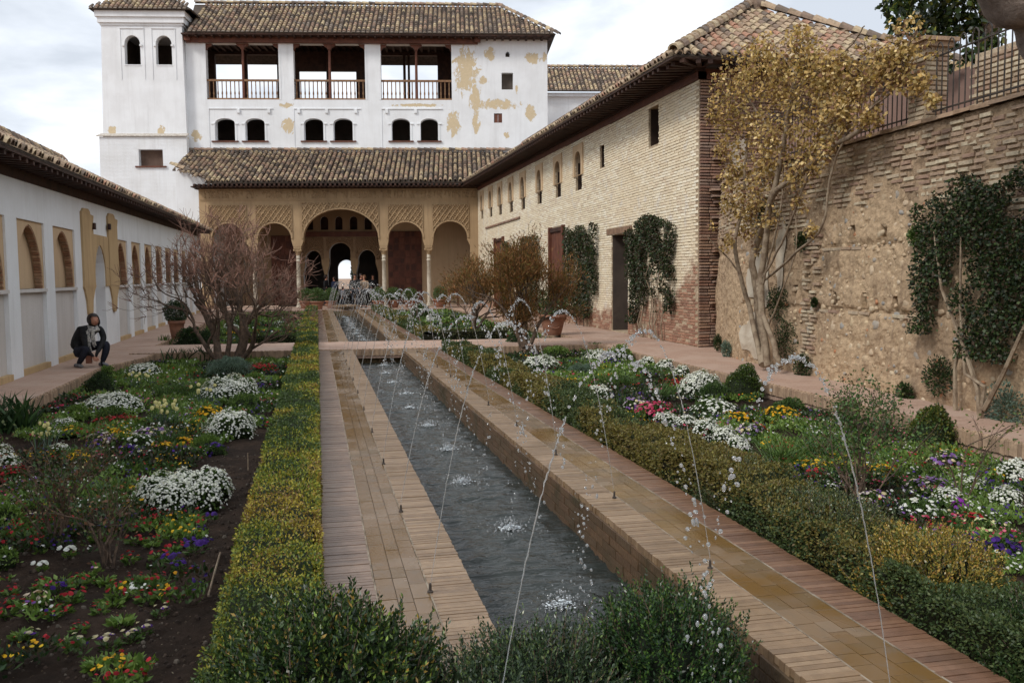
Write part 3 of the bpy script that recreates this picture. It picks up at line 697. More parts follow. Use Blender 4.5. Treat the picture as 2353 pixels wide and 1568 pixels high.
# eave timber, soffit, roof
ez = lambda y: 3.50 + (y - 15) * .0125
g = G(); g.prism([lw(1, -.02, wtop(1) - .12), lw(45.45, -.02, wtop(45.45) - .12), lw(45.45, -.02, wtop(45.45) + .06), lw(1, -.02, wtop(1) + .06)], (-.1, 0, 0)); g.obj('wall_plate', M_wood, ww)
g = G(); V = [lw(1, .1, wtop(1) + .1), lw(45.6, .1, wtop(45.6) + .1), lw(45.6, -.52, ez(45.6) - .05), lw(1, -.52, ez(1) - .05)]; g.prism(V, (0, 0, .03)); g.obj('soffit_board', M_wood, ww)
rf = None
for y in np.arange(6, 45.5, .36):
    if rf is None:
        g = G(); a0 = np.array(lw(y, .1, wtop(y) + .05)); b0 = np.array(lw(y, -.5, ez(y) - .11)); g.prism([a0, b0, b0 + (0, 0, .07), a0 + (0, 0, .07)], (0, .09, 0)); rf = g.obj('rafter', M_wood, ww); y0r = y
    else:
        o = rf.copy(); COL.objects.link(o); o.location = (xlw(y) - xlw(y0r), y - y0r, wtop(y) - wtop(y0r))
SL = .5
def lroof(y0, y1, run):
    e0 = np.array(lw(y0, -.52, ez(y0))); e1 = np.array(lw(y1, -.52, ez(y1))); upv = np.array([-1, 0, SL]); L = run * math.sqrt(1 + SL ** 2)
    roof_poly(ww, 'roof_bed', [e0, e1, e1 + upv * run, e0 + upv * run])
    al = e1 - e0
    roof_tiles(ww, e0, al, upv, np.linalg.norm(al), L, .225, .31, None, M_tilen, 220)
    return e0 + upv * run, e1 + upv * run
r0, r1 = lroof(1., 30., 2.95); ridge_tiles(ww, r0 + (0, 0, .05), r1 + (0, 0, .05), .3, .4, M_tilen)
lroof(30., 46.2, 1.4)
g = G(); V = [lw(1, .62, 0), lw(45.45, .62, 0), lw(45.45, .62, 3.4), lw(1, .62, 3.4)]; g.prism(V, (-2.6, 0, 0)); g.obj('wall_core', M_whitel, ww)

# ------------------------------------------------------------------ brick wing (right)
rwg = thing('brick_wing', 'long pale limewashed brick wing with deep tiled eaves and dark doorways', 'building', (8.15, 18.2, 0))
def xr(y): return 8.15 + .01536 * (y - 18.2)
def rw(a, d, z): return (xr(a) + d, a, z)
M_winb = m_plain('unlit_window_brown', (.045, .028, .02), (.03, .019, .014), 3.)  # dark brown standing in for the unlit inside of the windows
M_doorp = m_rnd('carved_door_wood', [(.15, .05, .03), (.11, .038, .023), (.18, .065, .038), (.08, .03, .02)], .55, 60., .4, .006, (.05, .02, .012), .4)
rtop = lambda y: 5.78 + (y - 18.2) * .0135
WIN = [(27.32, 28.06, 4.31, 5.53), (29.93, 30.68, 4.31, 5.55), (32.77, 33.48, 4.31, 5.58), (35.74, 36.45, 4.33, 5.64), (38.23, 38.94, 4.38, 5.69), (40.76, 41.52, 4.44, 5.74), (43.27, 43.98, 4.5, 5.79), (45.87, 46.48, 4.56, 5.8)]
OPN = [(20.6, 21.3, 4.76, 5.69), (24.97, 25.4, 4.72, 5.37)]
DOOR = (22.85, 24.3, .02, 2.72); RED = [(29.5, 31.3, .1, 3.28), (40.3, 42.3, .1, 3.37)]
holes = [arch_pts(a, b, z0, z1 - .35, z1, 8) for a, b, z0, z1 in WIN] + [rect(*o) for o in OPN] + [rect(*DOOR)] + [rect(*r) for r in RED]
g = G(); wall_mesh(g, [(18.2, 0.), (48., 0.), (48., rtop(48)), (18.2, rtop(18.2))], holes, rw, .5, 0, 0, back=False); g.obj('wall', M_bjoint, rwg)
# bricks of the side facing the canal
inhole = lambda y, z: any(h[0] - .05 < y < h[1] + .05 and h[2] - .03 < z < h[3] + .02 for h in WIN + OPN + [DOOR] + RED)
def trim(y0, y1, z):
    for h in WIN + OPN + [DOOR] + RED:
        if h[2] - .02 < z < h[3] + .01 and y0 < h[1] and y1 > h[0]:
            if y0 < h[0] - .03: y1 = min(y1, h[0])
            elif y1 > h[1] + .03: y0 = max(y0, h[1])
            else: return None
    return (y0, y1) if y1 - y0 > .04 else None
ms = []; W_ = wm(rwg)[:3, 3]
z = .02; row = 0
while z < 6.2:
    y = 18.2 + (row % 2) * .13
    while y < 34 if True else 0:
        l = rng.uniform(.20, .29) * (1 if y < 27 else 1.25); yc = y + l / 2
        tr = trim(y + .011, y + l - .011, z + .03)
        if tr: tr = (tr[0], min(tr[1], 33.99)) if tr[0] < 33.93 else None
        if z < rtop(yc) - .03 and tr:
            yc = (tr[0] + tr[1]) / 2; ll = tr[1] - tr[0]
            bare = z < (235 - 0) * 0 + max(.5, 1.75 - (yc - 18.2) * .28) and rng.random() < .05
            if not bare: ms.append(TM(np.array(rw(yc, rng.uniform(-.004, .006), z + .024)) - W_, (0, ll, 0), (0, 0, .054 + rng.uniform(-.006, .004)), (-.03, 0, 0)))
        y += l
    z += .066 + rng.uniform(-.003, .003); row += 1
pieces('wall_brick', ms, BR, M_bwall, rwg, 300, stuff_name='wall_bricks')
ms = []; z = .02; row = 0
while z < 6.3:
    for y in np.arange(34 - (row % 2) * .2, 47.6, .4):
        tr = trim(max(34.005, y), y + .385, z + .03)
        if z < rtop(y) - .03 and tr: ms.append(TM(np.array(rw((tr[0] + tr[1]) / 2, .005, z + .026)) - W_, (0, tr[1] - tr[0], 0), (0, 0, .056), (-.028, 0, 0)))
    z += .068; row += 1
pieces('wall_brick', ms, BR, M_bwall, rwg, 0, stuff_name='far_wall_bricks')
for a, b, z0, z1 in WIN:
    g = G(); g.quad(rw(a - .1, .42, z0 - .1), rw(b + .1, .42, z0 - .1), rw(b + .1, .42, z1 + .1), rw(a - .1, .42, z1 + .1)); w_ = g.obj('window', M_winb, rwg); g = G(); g.add([rw(b - .004, .07, z0), rw(b - .004, .42, z0), rw(b - .004, .42, z1 - .33), rw(b - .004, .07, z1 - .33)], np.array([(0, 1, 2, 3)])); g.obj('shade_lining', M_winb, w_)  # dark sheet over the pale far jamb, opening's shade put into its colour
    g = G(); P = arch_pts(a - .17, b + .17, z0 + .45, z1 - .3, z1 + .16, 8); hh = [(x, max(q, z0 + .46)) for x, q in arch_pts(a, b, z0, z1 - .35, z1, 8)]
    wall_mesh(g, [(a - .2, z0 + .45), (b + .2, z0 + .45), (b + .2, z1 + .2), (a - .2, z1 + .2)], [hh], lambda q, d, zz: rw(q, d - .055, zz), .055); g.obj('arch_surround', M_tan, w_)
for a, b, z0, z1 in OPN: g = G(); g.add([rw(b - .004, .05, z0), rw(b - .004, .45, z0), rw(b - .004, .45, z1), rw(b - .004, .05, z1)], np.array([(0, 1, 2, 3)])); g.quad(rw(a, .45, z0), rw(b, .45, z0), rw(b, .45, z1), rw(a, .45, z1)); g.obj('window', M_winb, rwg)  # dark quads on back and far jamb paint in the openings' shade
g = G(); a, b, z0, z1 = DOOR; g.quad(rw(a, .48, z0), rw(b, .48, z0), rw(b, .48, z1), rw(a, .48, z1)); g.obj('doorway_back', m_plain('unlit_doorway_tone', (.085, .065, .052), (.055, .042, .035), 2.), rwg)  # dark back, the doorway's shade put into its colour
g = G(); g.add([rw(24.296, .03, .02), rw(24.296, .48, .02), rw(24.296, .48, 2.72), rw(24.296, .03, 2.72)], np.array([(0, 1, 2, 3)])); g.obj('doorway_shade_lining', bpy.data.materials['unlit_doorway_tone'], rwg)  # dark sheet added over the far jamb as painted shade
g = G(); g.prism([rw(22.5, -.035, 2.74), rw(24.7, -.035, 2.74), rw(24.7, -.035, 2.9), rw(22.5, -.035, 2.9)], (.2, 0, 0)); g.obj('lintel', m_plain('old_lintel', (.26, .16, .10), (.18, .11, .07), 6.), rwg)
for a, b, z0, z1 in RED:
    dr = None; n = 5
    for i in range(n):
        y0 = a + (b - a) * i / n; g = G(); g.prism([rw(y0 + .006, -.03, z0), rw(a + (b - a) * (i + 1) / n - .006, -.03, z0), rw(a + (b - a) * (i + 1) / n - .006, -.03, z1 - .12), rw(y0 + .006, -.03, z1 - .12)], (.06, 0, 0))
        if dr is None: dr = G().quad(rw(a, .03, z0), rw(b, .03, z0), rw(b, .03, z1), rw(a, .03, z1)).obj('door', M_woodr, rwg)
        g.obj('door_board', M_woodr, dr)
    for y0 in (a - .12, b - .06):
        g = G(); g.prism([rw(y0, -.12, z0), rw(y0 + .18, -.12, z0), rw(y0 + .18, -.12, z1 + .03), rw(y0, -.12, z1 + .03)], (.18, 0, 0)); g.obj('door_post', M_woodr, dr)
    g = G(); g.prism([rw(a - .1, -.09, z1 - .16), rw(b + .1, -.09, z1 - .16), rw(b + .1, -.09, z1 - .02), rw(a - .1, -.09, z1 - .02)], (.14, 0, 0)); g.obj('door_beam', M_wood, dr)
ms = []
for y in np.arange(36.8, 44.9, .3): ms.append(TM(np.array(rw(y, -.03, 4.02)) - W_, (0, .27, 0), (0, 0, .08), (-.08, 0, 0)))
pieces('ledge_brick', ms, BR, M_brickr, rwg, 30)
# end face looking at the camera, with ragged brick toothing
ef = lambda s, d, z: (8.17 + s, 18.2 + d, z)
g = G(); wall_mesh(g, [(0, 0), (6.4, 0), (6.4, 5.78), (0, 5.78)], [], ef, .5, back=False); g.obj('end_wall', M_mortar, rwg)
ms = []; z = .02
while z < 5.75:
    x = 0
    lim = .5 + .25 * rng.random() if z < 3.4 else 5.8
    deep = rng.random() < .4 and z < 4.4
    while x < lim:
        l = rng.uniform(.2, .3); pr = (rng.uniform(.09, .16) if deep and x > 0 else rng.uniform(.0, .02)) if x < .5 else rng.uniform(0, .01)
        ms.append(TM(np.array((8.16 + x + l / 2, 18.19 - pr / 2, z + .025)) - W_, (l - .015, 0, 0), (0, 0, .046), (0, -.06 - pr, 0))); x += l
    z += .066
pieces('corner_brick', ms, BR, M_brickr, rwg, 300, stuff_name='corner_bricks')
g = G(); wall_mesh(g, [(.55, 3.55), (1.05, 3.5), (1.1, 4.3), (1.0, 4.55), (.6, 4.4)], [], lambda s, d, z: ef(s, d - .05, z), .05); g.obj('plaster_patch', M_oldp, rwg)
# eaves
rez = lambda y: 6.03 + (y - 17.4) * .0155
EX = -.92
g = G(); g.prism([rw(18.15, -.05, rtop(18.2) - .02), rw(48, -.05, rtop(48) - .02), rw(48, -.05, rtop(48) + .14), rw(18.15, -.05, rtop(18.2) + .14)], (.2, 0, 0)); g.obj('wall_plate', M_woodr, rwg)
g = G(); g.prism([rw(18.1, -.10, rtop(18.2) + .14), rw(48, -.10, rtop(48) + .14), rw(48, -.10, rtop(48) + .22), rw(18.1, -.10, rtop(18.2) + .22)], (.2, 0, 0)); g.obj('eave_beam', M_wood, rwg)
g = G(); g.prism([(8.1, 18.15, 5.76), (14.6, 18.15, 5.76), (14.6, 18.15, 5.98), (8.1, 18.15, 5.98)], (0, .2, 0)); g.obj('wall_plate', M_woodr, rwg)
g = G(); g.prism([rw(17.4, .3, rtop(18.2) + .28), rw(48, .3, rtop(48) + .28), rw(48, EX, rez(48) - .04), rw(17.4, EX, rez(17.4) - .04)], (0, 0, .025))
g.prism([(7.25, 17.4, 5.99), (14.6, 17.4, 5.99), (14.6, 18.5, 6.1), (8.4, 18.5, 6.1)], (0, 0, .025)); g.obj('soffit_board', M_wood, rwg)
rf = None
for y in np.arange(18.3, 47.5, .30):
    if rf is None:
        g = G(); a0 = np.array(rw(y, .1, rtop(y) + .2)); b0 = np.array(rw(y, EX + .03, rez(y) - .12)); g.prism([a0, b0, b0 + (0, 0, .09), a0 + (0, 0, .09)], (0, .1, 0)); rf = g.obj('rafter', M_wood, rwg); y0r = y
    else: o = rf.copy(); COL.objects.link(o); o.location = (xr(y) - xr(y0r), y - y0r, (y - y0r) * .0145)
for x in np.arange(8.6, 14.2, .34):
    g = G(); g.prism([(x, 18.3, 5.97), (x, 17.42, 5.90), (x, 17.42, 5.98), (x, 18.3, 6.05)], (.1, 0, 0)); g.obj('rafter', M_wood, rwg)
for k in range(5):
    a_ = R(180 + 15 + k * 16); g = G(); p0 = np.array((8.2, 18.25, 6.)); dd = np.array((math.cos(a_), math.sin(a_), 0)); ln = .85 / max(abs(dd[0]), abs(dd[1])); sd_ = np.array((-dd[1], dd[0], 0)) * .05
    p1 = p0 + dd * ln + (0, 0, -.09); g.prism([p0 - sd_, p1 - sd_, p1 + sd_, p0 + sd_], (0, 0, .08)); g.obj('rafter', M_wood, rwg)
# roof: hip at the near end
PT = .6; ex, ey, ezz = 7.22, 17.38, 6.04; AP = np.array([ex + 3.5, ey + 3.5, ezz + 3.5 * PT]); RC = np.array([ex + 7., ey, ezz]); E0 = np.array([ex, ey, ezz])
E1 = np.array([xr(48.) + EX, 48., rez(48.)]); RB = np.array([xr(48) + EX + 3.5, 48., rez(48) + 3.5 * PT])
roof_poly(rwg, 'roof_bed', [E0, RC, AP]); roof_poly(rwg, 'roof_bed', [E0, AP, RB, E1]); roof_poly(rwg, 'roof_bed', [RC, (RC[0], 48, ezz + .3), RB, AP])
kk = math.sqrt(1 + PT ** 2)
roof_tiles(rwg, E0, (1, 0, 0), (0, 1, PT), 7., 3.5 * kk, .215, .27, lambda s, t: t / kk < min(s, 7 - s) - .02, M_tilen, 300, wob=.006)
roof_tiles(rwg, E0, E1 - E0, (1, 0, PT), np.linalg.norm(E1 - E0), 3.5 * kk, .22, .31, lambda s, t: t / kk < s, M_tilen, 150)
ridge_tiles(rwg, E0 + (0, 0, .06), AP + (0, 0, .1), .26, .33, M_tilen, 60); ridge_tiles(rwg, AP + (0, 0, .1), RC + (0, 0, .06), .26, .33, M_tilen, 60); ridge_tiles(rwg, AP + (0, 0, .1), RB + (0, 0, .1), .26, .4, M_tilen, 10)
g = G(); g.tube([AP + (-.25, -.15, .1), AP + (-.25, -.15, .32)], .02, 5); g.tube([AP + (-.25, -.15, .3), AP + (-.17, -.15, .34), AP + (-.2, -.15, .24)], .015, 5); g.obj('roof_hook', M_iron, rwg)
g = G(); g.tube([AP + (-.08, -.15, .04), AP + (.28, .0, .06)], .19, 12); g.obj('ridge_end_cap', M_tilen, rwg, smooth=True)

# ------------------------------------------------------------------ palace block and portico
pal = thing('white_palace', 'tall white palace block with open timber loggia and a square tower', 'building', tuple(FP), rz=-FA)
def pf(s, d, z): return (s, d, z)         # local coordinates: s along the front, depth, height
WD = 4.
def bay(s0, s1): return rect(s0, s1, 11.68, 14.8)
LOG = [(-5.65, -1.6), (-.77, 3.25), (4.14, 8.17)]
LW = [(-5.25, -4.15), (-3.56, -2.48), (-.26, .82), (1.4, 2.48), (4.71, 5.75), (6.35, 7.35)]
holes = [bay(*b) for b in LOG] + [arch_pts(a, b, 9.37, 10.37, 10.64, 8) for a, b in LW] + [arch_pts(11.28, 11.52, 14.12, 14.3, 14.42, 6), rect(11.04, 11.7, 12.28, 13.23), rect(10.58, 11.05, 10.4, 10.93)]
holes += [[(l0, .05), (l0, 1.85), (a, 2.4)] + arch_pts(a, b, .05, zs, zt, 12)[1:-1] + [(b, 2.4), (l1, 1.85), (l1, .05)] for (a, b, zs, zt), l0, l1 in zip(((-.38, .54, 2.62, 3.14), (.99, 2.21, 3.05, 3.58), (2.64, 3.64, 2.6, 3.16)), (-.5, .86, 2.52), (.70, 2.34, 3.78))]
holes += [arch_pts(a, b, 4.32, 4.85, 5.09, 6) for a, b in ((-.3, .12), (.53, .98), (1.37, 1.79), (2.2, 2.64), (3.04, 3.46))]
g = G(); mpW = lambda s, d, z: (s, WD + d, z)
wall_mesh(g, [(-6.76, 0.), (13.69, 0.), (13.69, 15.3), (9.7, 15.3), (9.7, 14.86), (-6.76, 14.86)], holes, mpW, .45, 0, 0, back=True)
wal = g.obj('wall', [M_white], pal, local=True)
g = G(); g.box(13.69 - .4, 13.69, WD + .45, 11, 0, 15.3); g.box(-6.76, -6.3, WD + .45, 11, 0, 11.6); g.box(8.5, 8.9, WD + .45, 9, 11.66, 15.1); g.obj('side_wall', M_white, pal, local=True)
# rear loggia wall with openings, floor, ceiling
g = G(); wall_mesh(g, [(-6.7, 11.3), (8.9, 11.3), (8.9, 15.3), (-6.7, 15.3)], [rect(-6.1, -4.35, 11.5, 15.05), rect(-4.2, -2.4, 11.5, 15.05), rect(-1.1, .55, 11.5, 14.1), rect(.7, 2.35, 11.5, 14.1), rect(3.45, 5.2, 11.5, 15.05), rect(5.35, 7.3, 11.5, 15.05)], lambda s, d, z: (s, 7.6 + d, z), .3); g.obj('rear_arcade', M_wood, pal, local=True)
g = G(); g.box(-6.7, 8.9, WD + .1, 8.6, 11.45, 11.66); g.box(-6.7, 8.9, WD + .3, 8.2, 15.32, 15.4); g.obj('loggia_floor', M_wood, pal, local=True)
for s in np.arange(-6.3, 8.9, .42): g = G(); g.box(s, s + .12, WD + .46, 7.6, 15.2, 15.32); g.obj('ceiling_joist', M_wood, pal, local=True)
g = G(); g.box(-6.68, 9.69, WD - .22, WD + .02, 14.8, 15.1); g.obj('loggia_beam', M_woodr, pal, local=True)
for s in (-6.62, 9.6): g = G(); g.box(s - .1, s + .25, WD - .4, WD - .2, 14.86, 15.12); g.obj('beam_end', M_woodr, pal, local=True)
for b0, b1 in LOG:
    bl = G().box(b0, b1, WD + .1, WD + .2, 12.72, 12.83).box(b0, b1, WD + .08, WD + .22, 11.68, 11.78).obj('balustrade', M_woodb, pal, local=True)
    bm = None
    for s in np.arange(b0 + .12, b1 - .05, .235):
        if bm is None:
            g = G(); g.lathe([(.035, 11.78), (.03, 11.95), (.05, 12.05), (.028, 12.2), (.03, 12.72)], (s, WD + .15, 0), 6); bm = g.obj('baluster', M_woodb, bl, local=True, smooth=True); s0 = s
        else: o = bm.copy(); COL.objects.link(o); o.location = (s - s0, 0, 0)
    mid = (b0 + b1) / 2
    g = G(); g.tube([(mid, WD + .16, 11.78), (mid, WD + .16, 14.6)], [.085, .07], 8); pst = g.obj('loggia_post', M_woodr, pal, local=True)
    g = G(); P = [(mid - .35, 14.8), (mid - .28, 14.68), (mid - .12, 14.6), (mid - .1, 14.5), (mid + .1, 14.5), (mid + .12, 14.6), (mid + .28, 14.68), (mid + .35, 14.8)]; g.prism([(x, WD + .05, z) for x, z in P], (0, .22, 0)); g.obj('bracket', M_woodr, pst, local=True)
    g = G(); g.tube([(mid - .6, 7.5, 11.6), (mid - .6, 7.5, 15.1)], .08, 6); g.obj('rear_post', M_wood, pal, local=True)
    for e, sg in ((b0, 1), (b1, -1)):
        g = G(); P = [(e, 14.8), (e + sg * .35, 14.8), (e + sg * .28, 14.68), (e + sg * .1, 14.6), (e + sg * .04, 14.45), (e, 14.45)]; g.prism([(x, WD + .08, z) for x, z in P], (0, .2, 0)); g.obj('bracket', M_woodr, pal, local=True)
for s0, s1 in ((-1.6, -.77), (3.25, 4.14)):
    g = G(); g.box(s0 - .003, s0 + .11, WD - .02, WD + .0, 11.68, 14.5); g.box(s1 - .11, s1 + .003, WD - .02, WD, 11.68, 14.5); g.obj('pier_edge', M_white, pal, local=True)
# rooms behind the lower windows, sills, hood moulds
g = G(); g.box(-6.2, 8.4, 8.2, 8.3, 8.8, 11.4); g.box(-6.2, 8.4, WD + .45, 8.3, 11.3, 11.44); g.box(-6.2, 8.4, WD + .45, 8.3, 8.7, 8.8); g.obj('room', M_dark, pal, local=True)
for a, b in LW:
    g = G(); g.box(a - .2, b + .2, WD - .1, WD + .05, 9.30, 9.37); si = g.obj('window_sill', M_woodr, pal, local=True)
    g = G(); g.box(a - .11, a - .015, WD - .03, WD - .0, 9.37, 10.30); g.box(b + .015, b + .11, WD - .03, WD, 9.37, 10.30); g.box(a - .2, a - .015, WD - .06, WD, 10.30, 10.36); g.box(b + .015, b + .2, WD - .06, WD, 10.30, 10.36); g.obj('window_jamb', M_white, pal, local=True)
for a, b, c3 in ((-5.56, -1.99, (-4.0, -2.3)), (-.8, 2.96, (-.62, .95, 2.6)), (4.16, 7.63, (4.35, 6.0))):
    g = G(); g.box(a, b, WD - .05, WD, 11.15, 11.2); g.box(a - .03, a, WD - .03, WD, 8.75, 11.2)
    for c in c3: g.box(c, c + .16, WD - .09, WD, 10.93, 11.15)
    g.obj('hood_mould', M_white, pal, local=True)
g = G(); g.quad((11.04, WD + .35, 12.28), (11.7, WD + .35, 12.28), (11.7, WD + .35, 13.23), (11.04, WD + .35, 13.23)); g.quad((11.2, WD + .35, 14.1), (11.6, WD + .35, 14.1), (11.6, WD + .35, 14.5), (11.2, WD + .35, 14.5)); g.obj('small_window', M_dark, pal, local=True)
g = G(); g.box(10.58, 10.81, WD + .05, WD + .1, 10.4, 10.93); g.box(10.82, 11.05, WD + .05, WD + .1, 10.4, 10.93); g.obj('shutter', M_woodr, pal, local=True)
# upper roof with hip
re = 3.2; rz0 = 15.22; RD = 7.; RZ = 17.78
A0, A1 = np.array([-6.4, re, rz0]), np.array([14.1, re, rz0]); B0, B1 = np.array([-7.0, RD, RZ]), np.array([11.07, RD, RZ])
wl = lambda p: fw(*p)
def rp(pts): return [tuple(wl(p)) for p in pts]
roof_poly(pal, 'roof_bed', rp([A0, A1, B1, B0])); roof_poly(pal, 'roof_bed', rp([A1, (14.1, 10.8, rz0), B1])); roof_poly(pal, 'roof_bed', rp([(14.1, 10.8, rz0), (-7, 10.8, rz0), B0, B1]))
hs = (14.1 - 11.07)
pk = math.hypot(RD - re, RZ - rz0)
roof_tiles(pal, wl(A0), FD, wl((0, RD - re, RZ - rz0)) - wl((0, 0, 0)), 20.5, pk, .265, .34, lambda s, t: s < 20.5 - hs * (t / pk) and s > 0, M_tile, 300, True)
ridge_tiles(pal, wl(B0 + (0, 0, .08)), wl(B1 + (0, 0, .08)), .3, .38, M_tile, 40); ridge_tiles(pal, wl(B1 + (0, 0, .08)), wl(A1 + (0, 0, .05)), .28, .36, M_tile, 20)
g = G(); g.box(-6.76, 13.8, re + .05, WD + .3, 15.1, 15.17); g.obj('soffit_board', M_wood, pal, local=True)
for s in np.arange(-6.5, 13.8, .45): g = G(); g.box(s, s + .12, re + .12, WD, 15.02, 15.1); g.obj('rafter', M_wood, pal, local=True)
# tower
tw = G(); P0 = [(-11.32, 9.5), (-6.72, 9.5), (-6.8, 16.0), (-11.17, 16.0)]
th = [arch_pts(-9.96, -9.1, 13.5, 14.62, 15.1, 10), arch_pts(-8.26, -7.38, 13.5, 14.62, 15.1, 10)]
wall_mesh(tw, P0, th, lambda s, d, z: (s, 3.6 + d, z), .4, back=True)
tow = tw.obj('tower', M_white, pal, local=True)
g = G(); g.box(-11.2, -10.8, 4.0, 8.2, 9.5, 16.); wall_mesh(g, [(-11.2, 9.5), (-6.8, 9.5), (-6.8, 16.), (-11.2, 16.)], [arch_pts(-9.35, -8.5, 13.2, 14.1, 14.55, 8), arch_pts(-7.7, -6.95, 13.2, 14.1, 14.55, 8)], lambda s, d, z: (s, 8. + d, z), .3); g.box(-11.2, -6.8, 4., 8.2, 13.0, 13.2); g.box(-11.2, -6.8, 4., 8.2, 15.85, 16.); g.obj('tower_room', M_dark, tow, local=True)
g = G()
for i, (o, z0, z1) in enumerate(((.06, 15.62, 15.75), (.16, 15.75, 16.05), (.26, 16.05, 16.38))): g.box(-11.17 - o, -6.8 + o, 3.6 - o, 8.2 + o, z0 + .003, z1)
g.obj('cornice', M_white, tow, local=True)
for c in (-9.53, -7.82):
    g = G(); w_ = .66; g.box(c - w_, c + w_, 3.55, 3.6, 15.46, 15.51); g.box(c - w_, c - w_ + .04, 3.57, 3.6, 12.7, 15.46); g.box(c + w_ - .04, c + w_, 3.57, 3.6, 12.7, 15.46)
    for e in (-1, 1): g.box(c + e * .44 - .1 if e < 0 else c + .44 - .03, c + e * .44 + .03 if e < 0 else c + .44 + .1, 3.52, 3.6, 14.5, 14.6)
    g.box(c - .44, c + .44, 3.57, 4., 13.44, 13.5); g.obj('window_frame', M_white, tow, local=True)
g = G(); wall_mesh(g, [(-11.5, 0.), (-6.62, 0.), (-6.66, 9.5), (-11.42, 9.5)], [rect(-9.31, -7.99, 7.88, 8.8)], lambda s, d, z: (s, 3.3 + d, z), .4, back=False); tb = g.obj('tower_base', M_whiteb, pal, local=True)
g = G(); g.prism([(-11.55, 3.2, 9.5), (-6.6, 3.2, 9.5), (-6.6, 3.62, 9.68), (-11.45, 3.62, 9.68)], (0, 0, .05)); g.obj('offset_course', M_tilew, tb, local=True)
g = G(); g.quad((-9.31, 3.65, 7.88), (-7.99, 3.65, 7.88), (-7.99, 3.65, 8.8), (-9.31, 3.65, 8.8)); g.obj('window', m_plain('brown_blind', (.12, .075, .055), (.09, .055, .04), 3.), tb, local=True)
g = G(); g.box(-9.5, -7.8, 3.2, 3.35, 7.8, 7.88); g.obj('window_sill', M_woodr, tb, local=True)
g = G(); g.box(-9.93, -9.5, 7.0, 7.02, 14.2, 14.75); g.obj('information_board', m_plain('cream_board', (.45, .40, .28), (.42, .37, .26)), tow, local=True)
T0, T1 = np.array([-11.65, 3.15, 16.42]), np.array([-6.1, 3.15, 16.42]); TA = np.array([-8.9, 5.95, 16.42 + 2.75 * .72]); tk = math.hypot(2.8, 1.98)
T2, T3 = np.array([-6.1, 8.7, 16.42]), np.array([-11.65, 8.7, 16.42])
for q in ((T0, T1, TA), (T1, T2, TA), (T2, T3, TA), (T3, T0, TA)): roof_poly(tow, 'tower_roof', rp(q))
roof_tiles(tow, wl(T0), FD, wl((0, 2.8, 1.98)) - wl((0, 0, 0)), 5.55, tk, .265, .34, lambda s, t: t / tk * 2.8 < min(s, 5.55 - s) + .1, M_tile, 60, True)
# gable wall of the portico roof
g = G(); wall_mesh(g, [(-6.58, 0.), (-4.9, 0.), (-4.9, 6.2), (-4.55, 6.5), (-4.55, 6.68), (-6.58, 7.53)], [], lambda s, d, z: (s, .9 + d, z), .3, back=True); gb = g.obj('gable_wall', M_whitel, pal, local=True)
ridge_tiles(gb, wl((-4.5, .95, 6.72)), wl((-6.7, 1.0, 7.6)), .34, .36, M_tilen, 20)
g = G(); g.box(-6.62, -6.3, 1.2, 4., 0, 7.6); g.obj('side_wall', M_whitel, pal, local=True)
# lower roof over the portico
sl0 = np.array([-5.6, -.85, 6.55]); kl = math.hypot(4.85, 2.2); upl = wl((0, 4.85, 2.2)) - wl((0, 0, 0))
roof_poly(pal, 'portico_roof_bed', rp([(-4.6, -.85, 6.53), (11.3, -.85, 6.53), (11.3, 4, 8.73), (-6.85, 4., 8.73), (-6.85, 1.2, 7.42), (-4.7, 1.1, 7.3)]))
roof_tiles(pal, wl((-7., -.85, 6.55)), FD, upl, 18.3, kl, .262, .335, lambda s, t: s > max(.3, 2.55 - 1.15 * t), M_tile, 300)
ridge_tiles(pal, wl((-6.8, 3.95, 8.82)), wl((11.3, 3.95, 8.82)), .26, .36, M_tile, 30)

por = thing('portico', 'carved stucco portico of five arches on slender marble columns', 'portico', tuple(FP), rz=-FA)
ARC = [(-4.55, -2.88, 4.48), (-2.17, -.42, 4.48), (.22, 4.17, 5.20), (4.71, 6.53, 4.50), (7.11, 8.91, 4.53)]
COLS = [-2.42, -.12, 4.43, 6.83]; ZB = 3.24; ZS = 3.66
out = [(-5.17, 0.), (-4.9, 0.)]
out += [(-4.9, 0), (-4.72, 0.), (-4.72, ZB)][2:] if False else [(-4.66, 0.), (-4.66, ZB)]
for i, (a, b, zt) in enumerate(ARC):
    out += [(a, ZS - .1)] + [p for p in arch_pts(a, b, ZS, ZS, zt, 18)[1:-1]] + [(b, ZS - .1)]
    if i < 4: c = COLS[i]; out += [(c - .21, ZB), (c + .21, ZB)]
out += [(9.06, ZB), (9.06, 0.), (9.58, 0.), (9.58, 6.27), (-5.17, 6.27)]
g = G(); wall_mesh(g, out, [], lambda s, d, z: (s, d, z), .42, back=True); g.obj('arcade_wall', M_stucco, por, local=True)
# raised arch bands
for a, b, zt in ARC:
    c = (a + b) / 2; r0 = (b - a) / 2; inner = arch_pts(a, b, ZS, ZS, zt, 18)[1:-1]; o2 = arch_pts(a - .09, b + .09, ZS, ZS, zt + .09, 18)[1:-1]
    g = G(); P = inner + o2[::-1]
    n_ = len(inner)
    for i in range(n_ - 1):
        q = [inner[i], inner[i + 1], o2[i + 1], o2[i]]; F0 = [(x, -.045, z) for x, z in q]; B0_ = [(x, .0, z) for x, z in q]
        g.add(F0 + B0_, np.array([(0, 1, 2, 3), (3, 2, 6, 7), (1, 0, 4, 5)]))
    g.obj('arch_band', M_stucco, por, local=True)
